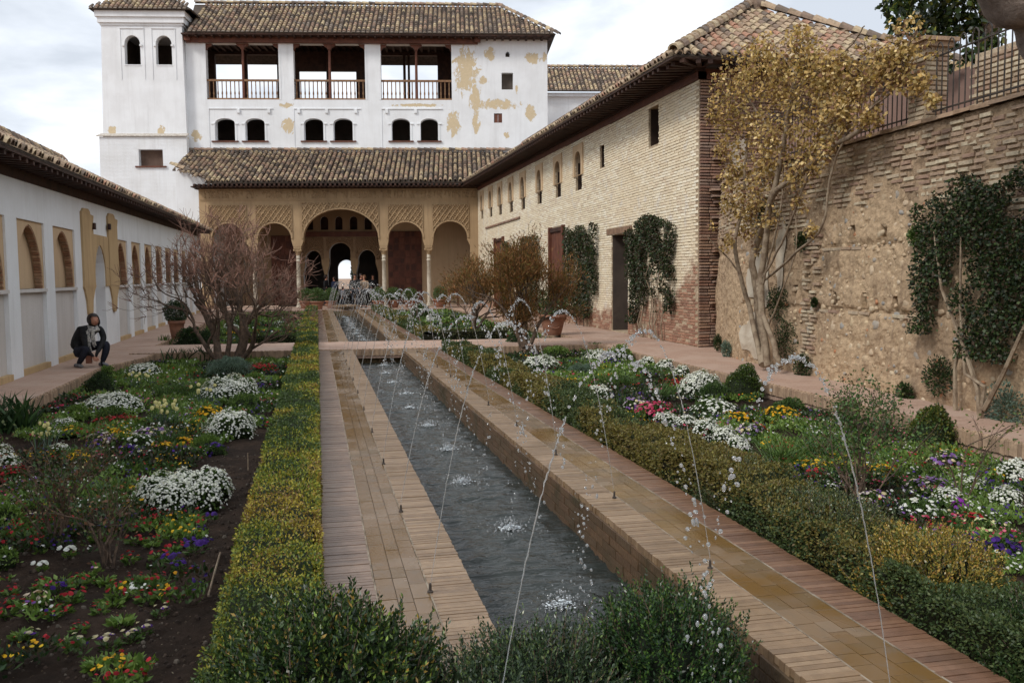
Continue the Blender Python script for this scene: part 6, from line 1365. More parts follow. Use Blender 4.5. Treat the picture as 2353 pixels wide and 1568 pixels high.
MIX = [(.30, .20, .40), (.62, .55, .50), (.22, .10, .34), (.70, .60, .35)]; LIM = [(.50, .58, .22), (.62, .68, .34)]
def white(label, *uv): return leafy('candytuft', label, 'flower mound', uv, GRN, .022, .01, flow=[(WHT, .0105, .95)])
drift('large lumpy white flower mound beside the bare soil strip', [(306, 420, 1078, 1168), (370, 480, 1064, 1160), (440, 532, 1078, 1150), (345, 450, 1105, 1184), (430, 510, 1110, 1172)], WHT, name='candytuft', cat='flower mound')
white('white flower mound next to yellow flowers by the clipped hedge', 470, 588, 948, 1010); white('white flower mound in front of the grey-green ball', 455, 592, 866, 925)
white('flat white flower drift near the dark iris clump', 188, 328, 906, 954); white('white flower drift below the crouching woman', 288, 372, 838, 872)
white('white flower clump cut by the photo edge beside the iris clump', -30, 42, 1005, 1088); white('small white clump before the flat white drift', 118, 178, 966, 984); white('small white flower clump in mid bed', 115, 160, 1024, 1046)
white('broad white mound next to the round box ball', 1560, 1662, 855, 916); drift('long white drift along the path kerb behind the box ball', [(1462, 1520, 822, 846), (1500, 1560, 828, 858), (1545, 1590, 842, 868)], WHT); drift('long white strip of flowers along the back of the bushy hedge', [(1500, 1560, 950, 975), (1545, 1610, 958, 986), (1590, 1660, 966, 1008), (1635, 1700, 984, 1030), (1670, 1728, 1005, 1048)], WHT); white('small white clump at the yellow flowers behind the hedge', 1345, 1410, 888, 914); white('white clump under the rust shrub', 1195, 1292, 820, 852); white('white ball of flowers near the leafy green patch', 1340, 1412, 806, 838)
white('tall white alyssum at the photo edge below the path kerb', 2300, 2380, 1052, 1120); white('white alyssum clump between the near rose bushes', 2285, 2350, 1100, 1172); white('white alyssum clump in the near right bed', 2150, 2215, 1125, 1160); white('small white alyssum in dark soil of the near bed', 2210, 2270, 1100, 1130)
white('white clump beyond the cross path by the clipped hedge', 560, 600, 770, 790); white('white flower ball behind the bare shrub', 515, 548, 742, 762); white('white flowers in the far bed near the hedge', 628, 660, 738, 752); white('far white flower clump under the rust shrub', 1130, 1180, 742, 772); white('small white far clump by the leaning trunk', 1190, 1215, 760, 780)
white('white flower clump among the far jets', 975, 1010, 725, 745)
def mk(nm, label, cols, uv, fc=None, sh=.5, r=.014, L=.03, W=.014, up=.4, cat='plant', **k): return leafy(nm, label, cat, uv, cols, L, W, up=up, flow=None if fc is None else [(fc, r, sh)], **k)
mk('santolina', 'round grey-green cushion in front of the bare shrub', GRY, (474, 580, 820, 874), L=.035, W=.007, up=.8, fill=1.4); mk('santolina', 'grey-green cushion in the bed behind the bushy hedge', GRY + [(.09, .14, .08)], (1300, 1376, 836, 868), L=.035, W=.008, up=.8)
mk('box_ball', 'round clipped box ball at the path kerb', [(.05, .085, .015), (.035, .065, .014), (.08, .12, .02)], (1660, 1760, 833, 920), L=.022, W=.014, fill=1.5, mat=M_gloss, cat='shrub'); mk('box_ball', 'yellow-green leafy ball shrub near the stone wall path', [(.04, .065, .015), (.06, .09, .02), (.16, .16, .03)], (2082, 2208, 926, 1036), L=.03, W=.02, fill=1.4, cat='shrub')
mk('shrub', 'dark low shrub between the kerb and the white drift', DKG, (188, 268, 856, 912)); mk('shrub', 'dark shrub by the cross path under the potted box', DKG, (440, 500, 762, 806), L=.04, W=.02, cat='shrub'); mk('box_ball', 'big dark box shrub before the potted ball', DKG, (402, 474, 736, 806), L=.03, W=.02, fill=1.4, cat='shrub')
mk('shrub', 'dark round shrub by the trunk of the rust shrub', DKG, (1158, 1226, 766, 806), L=.04, W=.02, cat='shrub'); mk('shrub', 'dark small bush behind the leaning trunk', DKG + GRN, (1170, 1200, 738, 768), cat='shrub'); mk('shrub', 'green flowering shrub among the far jets', GRN, (940, 990, 700, 735), WHT, .15, cat='shrub')
mk('leafy_plant', 'bright green leafy patch before the path kerb', BRG, (1384, 1462, 796, 838), L=.05, W=.03); mk('leafy_plant', 'fresh green clump left of the bright leafy patch', BRG + GRN, (1330, 1400, 790, 812), L=.05, W=.02); mk('leafy_plant', 'bright green clump beside the leaning trunk', BRG, (1245, 1310, 794, 824), L=.05, W=.02)
mk('leafy_plant', 'bright green plant beside the clipped hedge', BRG, (560, 610, 856, 880)); mk('leafy_plant', 'green plant between two white mounds', BRG + GRN, (520, 600, 904, 946)); mk('leafy_plant', 'bright green plant by the kerb below the woman', BRG, (226, 268, 842, 872)); mk('leafy_plant', 'light green feathery plant near the lower white clump', BRG, (-20, 50, 1140, 1210)); mk('leafy_plant', 'green clump with pale spikes', GRN + BRG, (215, 300, 935, 975)); mk('leafy_plant', 'low green plant by the dark iris', BRG, (150, 210, 930, 962))
mk('leafy_plant', 'feathery green clump among yellow flowers', BRG, (440, 510, 1000, 1040), L=.04, W=.006, up=1.); mk('leafy_plant', 'green leafy clump at the photo edge in the near soil', BRG, (-15, 40, 1255, 1300)); mk('leafy_plant', 'green plant beneath the rose bush in the near bed', GRN, (2100, 2190, 1068, 1105)); mk('leafy_plant', 'green leafy clump before the box ball', GRN, (1770, 1860, 915, 955)); mk('leafy_plant', 'dark green clump in the middle of the bed', DKG + GRN, (1600, 1680, 880, 925), L=.045, W=.008, up=1.2)
for lb, fc, uv in (('yellow flower patch beside the white mound', YEL, (446, 512, 936, 970)), ('yellow flower patch in the middle of the bed', YEL, (150, 208, 1042, 1074)), ('yellow flowers near purple pansies', YEL, (128, 186, 984, 1004)), ('yellow flowers beside the white strip in mid bed', YEL, (255, 300, 986, 1006)), ('yellow flowers left of the feathery clump', YEL, (352, 400, 1020, 1042)), ('yellow flowers close to the soil strip', YEL, (400, 450, 1008, 1030)),
                   ('bright yellow patch behind the white daisies', YEL, (1752, 1842, 936, 972)), ('yellow patch behind the bushy hedge top', YEL, (1660, 1735, 948, 972)), ('orange-yellow patch beyond the hedge near the trunk', YEL, (1288, 1342, 872, 892)), ('yellow patch next to dark red flowers', YEL, (1815, 1932, 1062, 1092)), ('yellow patch under the green rose bush', YEL, (1968, 2072, 1072, 1106)), ('thin yellow line of flowers under the rust shrub', YEL, (1350, 1400, 806, 818)), ('yellow flowers before the distant white ball', YEL, (520, 545, 758, 772))):
    mk('wallflower', lb, GRN, uv, fc, .6, .022, cat='flower patch')
for lb, fc, uv in (('purple pansy patch in the middle of the bed', PUR, (190, 232, 1020, 1046)), ('dark purple pansies before the white strip', PUR, (262, 330, 1026, 1052)), ('purple pansies by the soil strip', PUR, (470, 520, 1022, 1044)), ('purple pansies beside the clipped hedge', PUR, (588, 612, 882, 900)), ('purple pansies near the flat grass', PUR, (385, 450, 1030, 1048)), ('violet-blue patch in the near corner of the bed', PUR, (2188, 2275, 1232, 1282)), ('violet-blue patch at the photo edge of the near bed', PUR, (2270, 2352, 1240, 1290)), ('violet patch beside the far white ball', PUR, (1390, 1430, 826, 842)), ('purple upright flower spike among white alyssum', [(.22, .03, .30)], (2192, 2226, 1140, 1186)),
                   ('magenta red patch behind the bushy hedge', PNK, (1452, 1562, 926, 962)), ('dark red patch next to the yellow flowers near the hedge', RED, (1850, 1905, 1082, 1112)), ('red patch in the mid bed by purple pansies', PNK, (255, 310, 1030, 1048)), ('dark red drift below the flat white drift', RED, (210, 330, 958, 984)), ('dark red patch at the clipped hedge', RED, (560, 640, 838, 866)), ('red patch among grass near the grey-green cushion', RED, (1530, 1600, 872, 892)), ('dark red patch under the white alyssum', RED, (2200, 2270, 1185, 1215)), ('red flowers at the photo edge under white clump', RED, (-10, 70, 1075, 1112)), ('dark red flowers in front of the yellow patch', RED, (1700, 1770, 980, 1006)),
                   ('mixed pale pansies behind the magenta patch', MIX, (1430, 1500, 915, 948)), ('mixed pale pansies near the white daisies', MIX, (1690, 1760, 975, 1010)), ('mixed violet pansies under the rose bush', MIX, (2090, 2190, 1100, 1140)), ('pale violet pansies by the path kerb', MIX, (2130, 2220, 1040, 1090)), ('mixed pansies in dark soil behind the near hedge', MIX, (1960, 2060, 1130, 1170)), ('mixed lilac flowers in mid bed', MIX, (205, 262, 995, 1030)), ('mixed pale flowers beside the grass', MIX, (300, 400, 985, 1016)), ('lime green flower clump over the violet patch', LIM, (2235, 2292, 1200, 1242)), ('pale stock flowers in the near soil', [(.55, .42, .30), (.62, .52, .40)], (62, 112, 1368, 1400))):
    mk('flower_patch', lb, GRN, uv, fc, .55, .020, cat='flower patch')
for lb, uv in (('drift of white button daisies behind the hedge', (1590, 1700, 918, 962)), ('white button daisies by the near hedge bushes', (2060, 2170, 1150, 1196)), ('white daisies in the mid bed', (290, 350, 1000, 1030))): mk('daisy_patch', lb, GRN, uv, WHT, .35, .020, cat='flower patch')
def blades(label, uv, cols, H, n, wd=.012, lean=.35, name='iris_clump', cat='iris clump', zb=GZ):
    c, w, dd, h = spot(*uv, zb); root = thing(name, label, cat, tuple(c)); g = G()
    for i in range(n):
        b = c + (rng.uniform(-1, 1) * w * .7, rng.uniform(-1, 1) * dd * .7, 0); hh = H * rng.uniform(.55, 1.1); d = np.array([rng.normal(0, lean), rng.normal(0, lean), 1.]); s = unit(np.cross(d, rdir(1)[0])) * wd; k = 4; V = []
        for j in range(k + 1): f = j / k; p = b + d * hh * f + np.array([d[0], d[1], -1.2]) * hh * .22 * f * f; ww = (1 - f) ** .6 * (.6 + .8 * f) if j < k else 0.; V += [p - s * ww, p + s * ww]
        g.add(V, np.array([(2 * j, 2 * j + 1, 2 * j + 3, 2 * j + 2) for j in range(k)]), 0., pal(1, cols)[0])
    g.obj('blade', M_leaf, root, kind='stuff'); return root
blades('big clump of broad iris blades at the path edge', (-60, 95, 900, 1000), [(.03, .065, .022), (.045, .09, .03), (.02, .045, .016)], .62, 150, .022, .28); blades('iris blades beside the potted box ball', (364, 392, 760, 800), GRN, .5, 40, .02, .15); blades('iris blades in front of the path kerb by the bare shrub', (370, 450, 800, 835), DKG, .45, 60, .02, .25); blades('dark iris blades beside the bare trunks', (450, 500, 790, 832), DKG, .5, 60, .02, .25)
for lb, uv, H, n in (('fine dark green grass clump before the grey-green cushion', (345, 470, 868, 920), .36, 420), ('loose grass tuft between the rose bush and the white mound', (210, 300, 1080, 1160), .34, 70), ('grassy clump with arching blades in mid bed', (360, 440, 985, 1030), .3, 120), ('bright green grass clump in the middle of the far-side bed', (1385, 1465, 842, 896), .34, 420), ('arching grass tuft near the broad white mound', (1500, 1560, 880, 920), .32, 90), ('grassy tuft right of the bushy hedge', (1760, 1840, 1000, 1080), .42, 160), ('grassy tuft before the green rose bush', (1840, 1920, 1000, 1060), .42, 120), ('green grass clump in front of the distant bed hedge', (1040, 1090, 730, 760), .35, 80), ('grass clump beyond the bare shrub', (520, 560, 762, 800), .45, 120), ('fine grass in the far bed near the clipped hedge', (600, 660, 742, 764), .3, 140)):
    blades(lb, uv, GRN + [(.06, .12, .03)], H, n, .005, .4, 'grass_clump', 'grass clump')
def daffodils(label, uv, n):
    c, w, dd, h = spot(*uv); root = thing('daffodils', label, 'flowers', tuple(c)); g = G(); gf = G()
    for i in range(n):
        b = c + (rng.uniform(-1, 1) * w, rng.uniform(-1, 1) * dd, 0); t = b + (rng.normal(0, .03), rng.normal(0, .03), rng.uniform(.2, .34)); g.tube([b, t], .004, 3, False, tuple(pal(1, GRN)[0])); florets(gf, t[None], np.array([[rng.normal(0, .5), -1, .3]]), .028, [(.72, .66, .30)], 6, .5)
        for k in range(3): g.tube([b, b + (rng.normal(0, .06), rng.normal(0, .06), rng.uniform(.15, .28))], [.006, .001], 3, False, tuple(pal(1, GRY)[0]))
    g.obj('stem', M_leaf, root, kind='stuff'); gf.obj('blossom', M_petal, root, kind='stuff')
daffodils('pale yellow daffodils beside the dark grass clump', (305, 345, 868, 900), 9); daffodils('daffodils at the right end of the dark grass', (440, 500, 900, 935), 8); daffodils('pale narcissus in mid bed', (345, 420, 935, 985), 16); daffodils('white tulip-like flowers left of the yellow patch', (80, 120, 1000, 1040), 7)

# low mixed ground cover: nobody could count it
def cover(label, x0, x1, y0, y1, n, seed, bare=None, colored=.36):
    X = rng.uniform(x0, x1, n); Y = np.exp(rng.uniform(math.log(y0), math.log(y1), n)); P0 = np.stack([X, Y, 0 * X], -1); f = fbm(P0, 1.3, 3, seed); k = f > .41
    if bare is not None: k &= ~bare(X, Y)
    X, Y = X[k], Y[k]; f2 = fbm(np.stack([X, Y, 0 * X], -1), 2.1, 3, seed + 9); m = len(X); s = .018 + .0022 * Y; H = .03 + .14 * np.clip(f2 - .35, 0, .4) ; Z = GZ + .02 + rng.random(m) ** .7 * H * (1 + .02 * Y)
    hue = fbm(np.stack([X, Y, 0 * X], -1), 1.1, 2, seed + 20); C = np.where((hue > .55)[:, None], pal(m, BRG), np.where((hue > .44)[:, None], pal(m, GRN), pal(m, DKG + [(.06, .05, .02), (.04, .035, .02)]))); g = G(); D = rdir(m); D[:, 2] = np.abs(D[:, 2]) + .35
    leaves(g, np.stack([X, Y, Z], -1), s * rng.uniform(.8, 2., m), s * rng.uniform(.4, .9, m), D, C); tag(g.obj('ground_cover', M_leaf, None), label, 'low plants', None, 'stuff')
    q = int(m * colored / 3); i = rng.choice(m, q, replace=False); hx = noise(np.stack([X[i], Y[i], 0 * i], -1), 1.9, seed + 33); cc = np.zeros((q, 3)); sets = [WHT, YEL, RED, PUR, WHT, MIX, PNK, RED]; b = np.clip((hx * 8).astype(int), 0, 7)
    for t in range(8):
        w_ = b == t; cc[w_] = pal(int(w_.sum()), sets[t], None, .1) if w_.any() else 0
    g = G(); N = rdir(q) * .5; N[:, 2] = 1; N[:, 1] -= .3; florets(g, np.stack([X[i], Y[i], Z[i] + .03], -1), N, np.maximum(.012, .0014 * Y[i]) * rng.uniform(.7, 1.2, q), cc, 6, .3); tag(g.obj('small_flowers', M_petal, None), label.replace('low green', 'scattered small mixed flowers over the low green'), 'small flowers', None, 'stuff')
nearbare = lambda X, Y: ((X > -.9 - .25 * np.sin(Y * .9)) & (Y < 11.)) | ((Y < 6.3) & (fbm(np.stack([X, Y, 0 * X], -1), 3., 2, 2) < .62)) | (Y < 4.)
cover('low green plants filling the flower bed before the white arcade', -3.7, -.5, 3.6, 19.7, 85000, 41, nearbare)
cover('low green plants filling the flower bed under the stone wall', 3.2, 6.35, 4.4, 19.3, 80000, 47, lambda X, Y: (X > 6.2) | ((Y < 6.4) & (fbm(np.stack([X, Y, 0 * X], -1), 3., 2, 2) < .5)))
cover('low green plants in the far bed beside the white arcade', -3.6, -.5, 23.2, 44., 16000, 51); cover('low green plants in the far bed before the brick wing', 3.2, 6.3, 23.4, 44., 16000, 57)

# single small bedding plants in the bare near soil
def proto(name, label, group, fc, nfl, fr, cols, H=.05, R_=.06, L=.035, nl=60, eye=None):
    root = thing(name, label, 'bedding plant', (0, 0, -5), group); root.location = (0, 0, GZ); WM[root.name] = I4.copy()
    a = rng.uniform(0, 2 * math.pi, nl); r = R_ * np.sqrt(rng.random(nl)); P = np.stack([r * np.cos(a) * .6, r * np.sin(a) * .6, .005 + rng.random(nl) * H * .6], -1); D = np.stack([np.cos(a), np.sin(a), rng.uniform(.2, .9, nl)], -1); g = G(); leaves(g, P, L * rng.uniform(.7, 1.3, nl), L * .5, D, pal(nl, cols)); g.obj('leaves', M_leaf, root, kind='stuff')
    for k in range(nfl):
        a_ = rng.uniform(0, 6.28); q = R_ * math.sqrt(rng.random()); p = np.array([[q * math.cos(a_), q * math.sin(a_), H + rng.uniform(0, .02)]]); g = G(); N = np.array([[math.cos(a_) * .4, math.sin(a_) * .4 - .3, 1.]]); florets(g, p, N, fr * rng.uniform(.8, 1.15), pal(1, fc, None, .1), 8, .4)
        if eye is not None: florets(g, p + N * fr * .12 + np.array([[0, -.004, 0]]), N, fr * .5, [eye], 6, .5)
        g.obj('flower_head', M_petal, root, local=True)
    return root
def place(pr, uvs, zs=None):
    for i, (u, v) in enumerate(uvs):
        p = on_z(u, v, GZ + .01); s = rng.uniform(.8, 1.25)
        o = pr if i == 0 else copy_tree(pr)
        o.location = (p[0], p[1], float(soil_z(np.array(p[0]), np.array(p[1]))) - .005); o.rotation_euler = (0, 0, rng.uniform(0, 6.28)); o.scale = (s, s, s)
pr = [proto('red_daisy', 'small low plant of dark red button daisies in bare dark soil', 'red button daisies in the near soil', RED, 6, .013, BRG + GRN), ]
place(pr[0], [(34, 1386), (164, 1386), (125, 1424), (270, 1371), (338, 1380), (231, 1408), (357, 1337), (309, 1330), (183, 1453), (96, 1347), (24, 1357), (352, 1241), (309, 1250), (340, 1205), (380, 1215), (300, 1290), (270, 1340), (395, 1262), (180, 1345), (15, 1415), (60, 1405), (320, 1215), (365, 1285), (150, 1410)])
place(proto('green_rosette', 'small flowerless green rosette plant in bare dark soil', 'green rosettes in the near soil', RED, 1, .006, BRG, .03, .07, .04, 80), [(280, 1435), (345, 1330), (240, 1335), (255, 1385), (222, 1535), (300, 1520), (50, 1460), (410, 1225), (350, 1260), (200, 1320), (100, 1240), (30, 1230), (230, 1245)])
place(proto('pansy', 'small pansy plant with cream faces and violet edges', 'bicoloured pansies in the near soil', [(.10, .03, .24), (.5, .45, .3)], 8, .016, GRN, .06, .06, .03, 50, (.62, .55, .28)), [(367, 1412), (304, 1465), (251, 1484), (169, 1489), (67, 1460), (325, 1452), (95, 1200), (12, 1210), (60, 1195)])
place(proto('violet_pansy', 'small deep violet pansy plant near the bare soil strip', 'deep violet pansies in the near soil', PUR, 9, .018, GRN, .07, .06, .03, 50), [(410, 1311), (448, 1278), (458, 1230), (487, 1201), (425, 1190), (436, 1250), (465, 1258), (130, 1385 - 20), (395, 1300), (20, 1225)])
place(proto('white_primula', 'small white-flowered plant in the near soil', 'white plants in the near soil', WHT, 7, .016, BRG, .06, .05, .03, 50), [(96, 1306), (159, 1278), (92, 1270), (4, 1300), (15, 1260)])
# canes and sticks lying on the soil
for lb, a, b in (('thin dry cane lying on the bare soil beside the hedge', (478, 1368), (506, 1268)), ('short stick standing by the clipped hedge', (570, 1080), (570, 1048))):
    p, q = on_z(*a, GZ + .04), on_z(*b, GZ + .04); q = q if 'lying' in lb else p + np.array([0, .02, .16]); t = thing('cane', lb, 'stick', tuple(p)); G().tube([p, (p + q) / 2 + (0, .01, .005), q], .006, 5).obj('rod', M_barkp, t)

# ------------------------------------------------------------------ terracotta pots with shrubs
def pot(label, plabel, c, r, h, pr, cols, handles=False, tall=1.):
    t = thing('terracotta_pot', label, 'pot', c); G().lathe([(r * .62, 0), (r * .7, h * .1), (r * .88, h * .55), (r * .98, h * .82), (r * 1.1, h * .84), (r * 1.12, h), (r * .98, h), (r * .95, h * .9), (r * .1, h * .88)], c, 20).obj('body', M_terra, t, smooth=True)
    if handles: G().tube([(c[0] + r * .8 * math.cos(q), c[1] - r * .8 * math.sin(q), c[2] + h * (.45 + .12 * math.sin(3 * q))) for q in np.linspace(.3, 2.8, 9)], .02, 5).obj('garland', M_terra, t)
    cc = np.array(c) + (0, 0, h + pr * .75 * tall); root = thing('potted_shrub', plabel, 'potted plant', tuple(np.array(c) + (0, 0, h * .9))); n = int(900 + 5000 * pr); d = rdir(n); lump = 1 + .2 * (fbm(d, 2.5, 2, int(c[0] * 3) + 5) - .5) * 2; P = cc + d * pr * (rng.random((n, 1)) ** .3) * lump[:, None] * np.array([1, 1, tall]); g = G(); leaves(g, P, .05, .03, d + rdir(n) * .8, pal(n, cols)); g.obj('foliage', M_gloss, root, kind='stuff')
    G().tube([np.array(c) + (0, 0, h * .85), cc], .03, 6).obj('stem', M_bark, root)
pot('big terracotta pot with garland on the path by the leaning trunk', 'bushy green shrub in the big garlanded pot', (6.2, 23.2, 0.), .34, .55, .42, GRN + DKG, True)
pot('terracotta pot half hidden by the dark box shrub', 'clipped dark box ball in the half hidden pot', (-3.62, 24.9, 0.), .2, .5, .30, DKG)
for k, (x, y, r_, h_, lb) in enumerate([(.05, 45.6, .32, .42, 'nearest the clipped hedge end'), (-.55, 47.2, .3, .4, 'beside the marble column'), (.75, 47.0, .28, .4, 'left of the two standing visitors'), (3.1, 45.9, .3, .4, 'right of the round basin'), (3.9, 46.3, .3, .4, 'by the second marble column from the hedge'), (4.7, 46.0, .28, .38, 'before the big red door'), (6.3, 46.2, .4, .42, 'before the last white arch')]):
    pot('small terracotta pot ' + lb, 'leafy green plant in the pot ' + lb, (x, y, 0.), r_, h_, .38, GRN + [(.06, .10, .02)])
bs = thing('fountain_basin', 'low round stone basin at the far end of the canal', 'basin', (1.45, 45.4, 0.)); G().lathe([(.55, 0), (.6, .1), (.68, .14), (.68, .2), (.58, .2), (.5, .12), (.05, .1)], (1.45, 45.4, 0.), 24).obj('bowl', M_bed, bs, smooth=False)
ch = thing('iron_chair', 'dark curved-back chair before the pale arch wall', 'chair', (7.2, 47.4, 0)); ch_c = (7.2, 47.4)
G().box(6.95, 7.45, 47.2, 47.65, .42, .47).obj('seat', M_woodr, ch); g = G(); g.prism([(6.93, 47.66, .75), (7.06, 47.66, .68), (7.2, 47.66, .66), (7.34, 47.66, .68), (7.47, 47.66, .75), (7.47, 47.66, .95), (7.34, 47.66, .87), (7.2, 47.66, .85), (7.06, 47.66, .87), (6.93, 47.66, .95)], (0, .03, 0)); g.obj('backrest', M_woodr, ch)
for x in (6.97, 7.41):
    for y in (47.22, 47.62): G().box(x, x + .04, y, y + .04, 0, .42 if y < 47.5 else .9).obj('leg', M_woodr, ch)

# ------------------------------------------------------------------ cypresses and hills beyond the belvedere
for x, y, h_, lb in ((7.8, 92., 5.2, 'slim dark cypress seen through the far arch'), (8.6, 96., 3.6, 'shorter cypress beside the slim one'), (5.0, 110, 6., 'distant cypress beyond the palace')):
    t = thing('cypress', lb, 'tree', (x, y, -3)); G().tube([(x, y, -3), (x, y, .0)], .15, 6).obj('trunk', M_bark, t); n = 1400; zz = rng.random(n); a = rng.uniform(0, 6.28, n); rr = .75 * np.sin(math.pi * np.clip(zz * .92 + .05, 0, 1)) ** .7 * rng.uniform(.7, 1.1, n); P = np.stack([x + rr * np.cos(a), y + rr * np.sin(a), -1.5 + zz * h_], -1); g = G(); leaves(g, P, .35, .16, np.stack([np.cos(a) * .4, np.sin(a) * .4, 1 + 0 * a], -1), pal(n, [(.02, .035, .02), (.03, .045, .025)])); g.obj('crown', M_leaf, t, kind='stuff')

# ------------------------------------------------------------------ water jets
def ico(sub=1):
    t = (1 + 5 ** .5) / 2; V = [(-1, t, 0), (1, t, 0), (-1, -t, 0), (1, -t, 0), (0, -1, t), (0, 1, t), (0, -1, -t), (0, 1, -t), (t, 0, -1), (t, 0, 1), (-t, 0, -1), (-t, 0, 1)]
    Fc = [(0, 11, 5), (0, 5, 1), (0, 1, 7), (0, 7, 10), (0, 10, 11), (1, 5, 9), (5, 11, 4), (11, 10, 2), (10, 7, 6), (7, 1, 8), (3, 9, 4), (3, 4, 2), (3, 2, 6), (3, 6, 8), (3, 8, 9), (4, 9, 5), (2, 4, 11), (6, 2, 10), (8, 6, 7), (9, 8, 1)]
    V = [np.array(v) / np.linalg.norm(v) for v in V]
    for _ in range(sub):
        c = {}; F2 = []
        def mid(a, b):
            k = (min(a, b), max(a, b))
            if k not in c: m = V[a] + V[b]; V.append(m / np.linalg.norm(m)); c[k] = len(V) - 1
            return c[k]
        for a, b, d in Fc: x, y, z = mid(a, b), mid(b, d), mid(d, a); F2 += [(a, x, z), (b, y, x), (d, z, y), (x, y, z)]
        Fc = F2
    return np.array(V), Fc
ICO = [ico(0), ico(1), ico(2)]
def drops(g, P, r, D=None, el=1., lod=1):
    n = len(P); D = rdir(n) if D is None else D / np.linalg.norm(D, axis=1)[:, None]; A = np.cross(D, rdir(n)); A /= np.linalg.norm(A, axis=1)[:, None]; B = np.cross(D, A); M_ = np.tile(np.eye(4), (n, 1, 1)); r = np.broadcast_to(r, (n,)); el = np.broadcast_to(el, (n,))
    M_[:, :3, 0] = A * r[:, None]; M_[:, :3, 1] = B * r[:, None]; M_[:, :3, 2] = D * (r * el)[:, None]; M_[:, :3, 3] = P; g.merge(ICO[lod], M_, np.zeros(n))
def jet(x0, y0, x1, h, label, group):
    t = thing('water_jet', label, 'water jet', (x0, y0, .06), group); g = G(); lod = 2 if y0 < 7 else (1 if y0 < 16 else 0); drift = rng.uniform(.0, .25)
    def pos(q): q = np.asarray(q, float); z = .06 + 4 * (h - .06) * q * (1 - q) * 1.0; return np.stack([x0 + (x1 - x0) * q, y0 + drift * q, z], -1)
    qe = 1.07; q = np.linspace(0, .30, 60); P = pos(q); P += rng.normal(0, .0014, P.shape) * q[:, None] * 4; k = (1 + y0 * .06); g.tube(P, (.0017 + rng.uniform(-.0008, .0024, 60) * (q * 3.)) * k, 5)
    n = int(185 if y0 < 20 else 62); q = np.sort(np.concatenate([rng.uniform(.24, qe, n), rng.normal(.52, .07, n // 5)])); n = len(q); P = pos(q); sg = .003 + .032 * np.clip(q - .35, 0, 1) ** 1.1; P += rng.normal(0, 1, P.shape) * sg[:, None] * np.array([1., 1., 1.]); T = pos(q + .01) - pos(q); big = rng.random(n) < .4
    r = np.where(big, rng.uniform(.0045, .0085, n), rng.uniform(.002, .0042, n)) * (.62 + .8 * np.clip(q - .3, 0, .5)) * (1 + .032 * max(0, y0 - 5)); drops(g, P, r, T + rng.normal(0, .004, T.shape), np.where(rng.random(n) < .3, rng.uniform(1.2, 2.1, n), 1.), lod)
    g.obj('drops', M_drop, t, smooth=True, kind='stuff')
NZ = [4.42 + 1.6 * k for k in range(-1, 26)]
ORD = ['nearest'] + [w + '-nearest' for w in 'second third fourth fifth sixth seventh eighth ninth tenth eleventh twelfth thirteenth fourteenth fifteenth sixteenth'.split()]
for k, y in enumerate(NZ):
    if 19.6 < y < 22.8: continue
    for sd, x0, x1 in (('l', .53, 1.42), ('r', 2.06, 1.36)):
        hh = 1.33 + rng.uniform(-.05, .05) + (.02 if y < 20 else .05)
        near = y < 20
        od = ORD[k if near else k - 12]
        lb = f"{od} water jet {'before' if near else 'beyond'} the cross path on the {'clipped' if sd == 'l' else ('bushy' if near else 'low')} hedge side" 
        gr = ('near ' if near else 'far ') + ('hedge-side water jets' if sd == 'l' else 'wall-side water jets')
        jet(x0, y + rng.uniform(-.05, .05), x1 + rng.uniform(-.1, .1), hh, lb, gr)
        if near:
            lb2 = f"{od} small dark nozzle in the walk by the {'clipped' if sd == 'l' else 'bushy'} hedge" 
            nz = thing('fountain_nozzle', lb2, 'nozzle', (x0, y, 0), 'hedge-side nozzles' if sd == 'l' else 'wall-side nozzles')
            G().lathe([(.015, -.005), (.015, .008), (.008, .011), (.007, .045), (.003, .05)], (x0, y, 0), 8).obj('pipe', M_iron, nz)
for k, (sx, sy) in enumerate(SPL):
    if 19.8 < sy < 22.6 or sy > 44: continue
    near = sy < 20; t = thing('splash', f"{ORD[k if near else k - 12]} white splash on the canal water {'before' if near else 'beyond'} the cross path", 'splash', (sx, sy, WZ), 'near splashes' if near else 'far splashes'); g = G()
    n = 150 if sy < 12 else 70; a = rng.uniform(0, 6.28, n); r = .02 + np.abs(rng.normal(0, .065, n)); P = np.stack([sx + r * np.cos(a), sy + r * np.sin(a), WZ + rng.random(n) ** 2.5 * .10 * np.exp(-r * 6)], -1); drops(g, P, rng.uniform(.002, .0065, n) * (1 + sy * .05), None, 1., 0 if sy > 9 else 1)
    n = 34; a = rng.uniform(0, 6.28, n); r = rng.uniform(.1, .3, n); P = np.stack([sx + r * np.cos(a), sy + r * np.sin(a), np.full(n, WZ + .012) + rng.random(n) * .02], -1); drops(g, P, rng.uniform(.002, .005, n) * (1 + sy * .04), None, 1., 0); g.obj('droplets', M_drop, t, smooth=True, kind='stuff')
    g = G(); n = 110; a = rng.uniform(0, 6.28, n); r = np.abs(rng.normal(0, .05, n)); P = np.stack([sx + r * np.cos(a), sy + r * np.sin(a) * .8, WZ + .008 + .028 * np.exp(-(r / .05) ** 2) * rng.random(n)], -1); drops(g, P, rng.uniform(.004, .009, n) * (1 + sy * .03), np.tile([0, 0, 1.], (n, 1)), .35, 0); g.obj('foam', M_foam, t, smooth=True, kind='stuff')

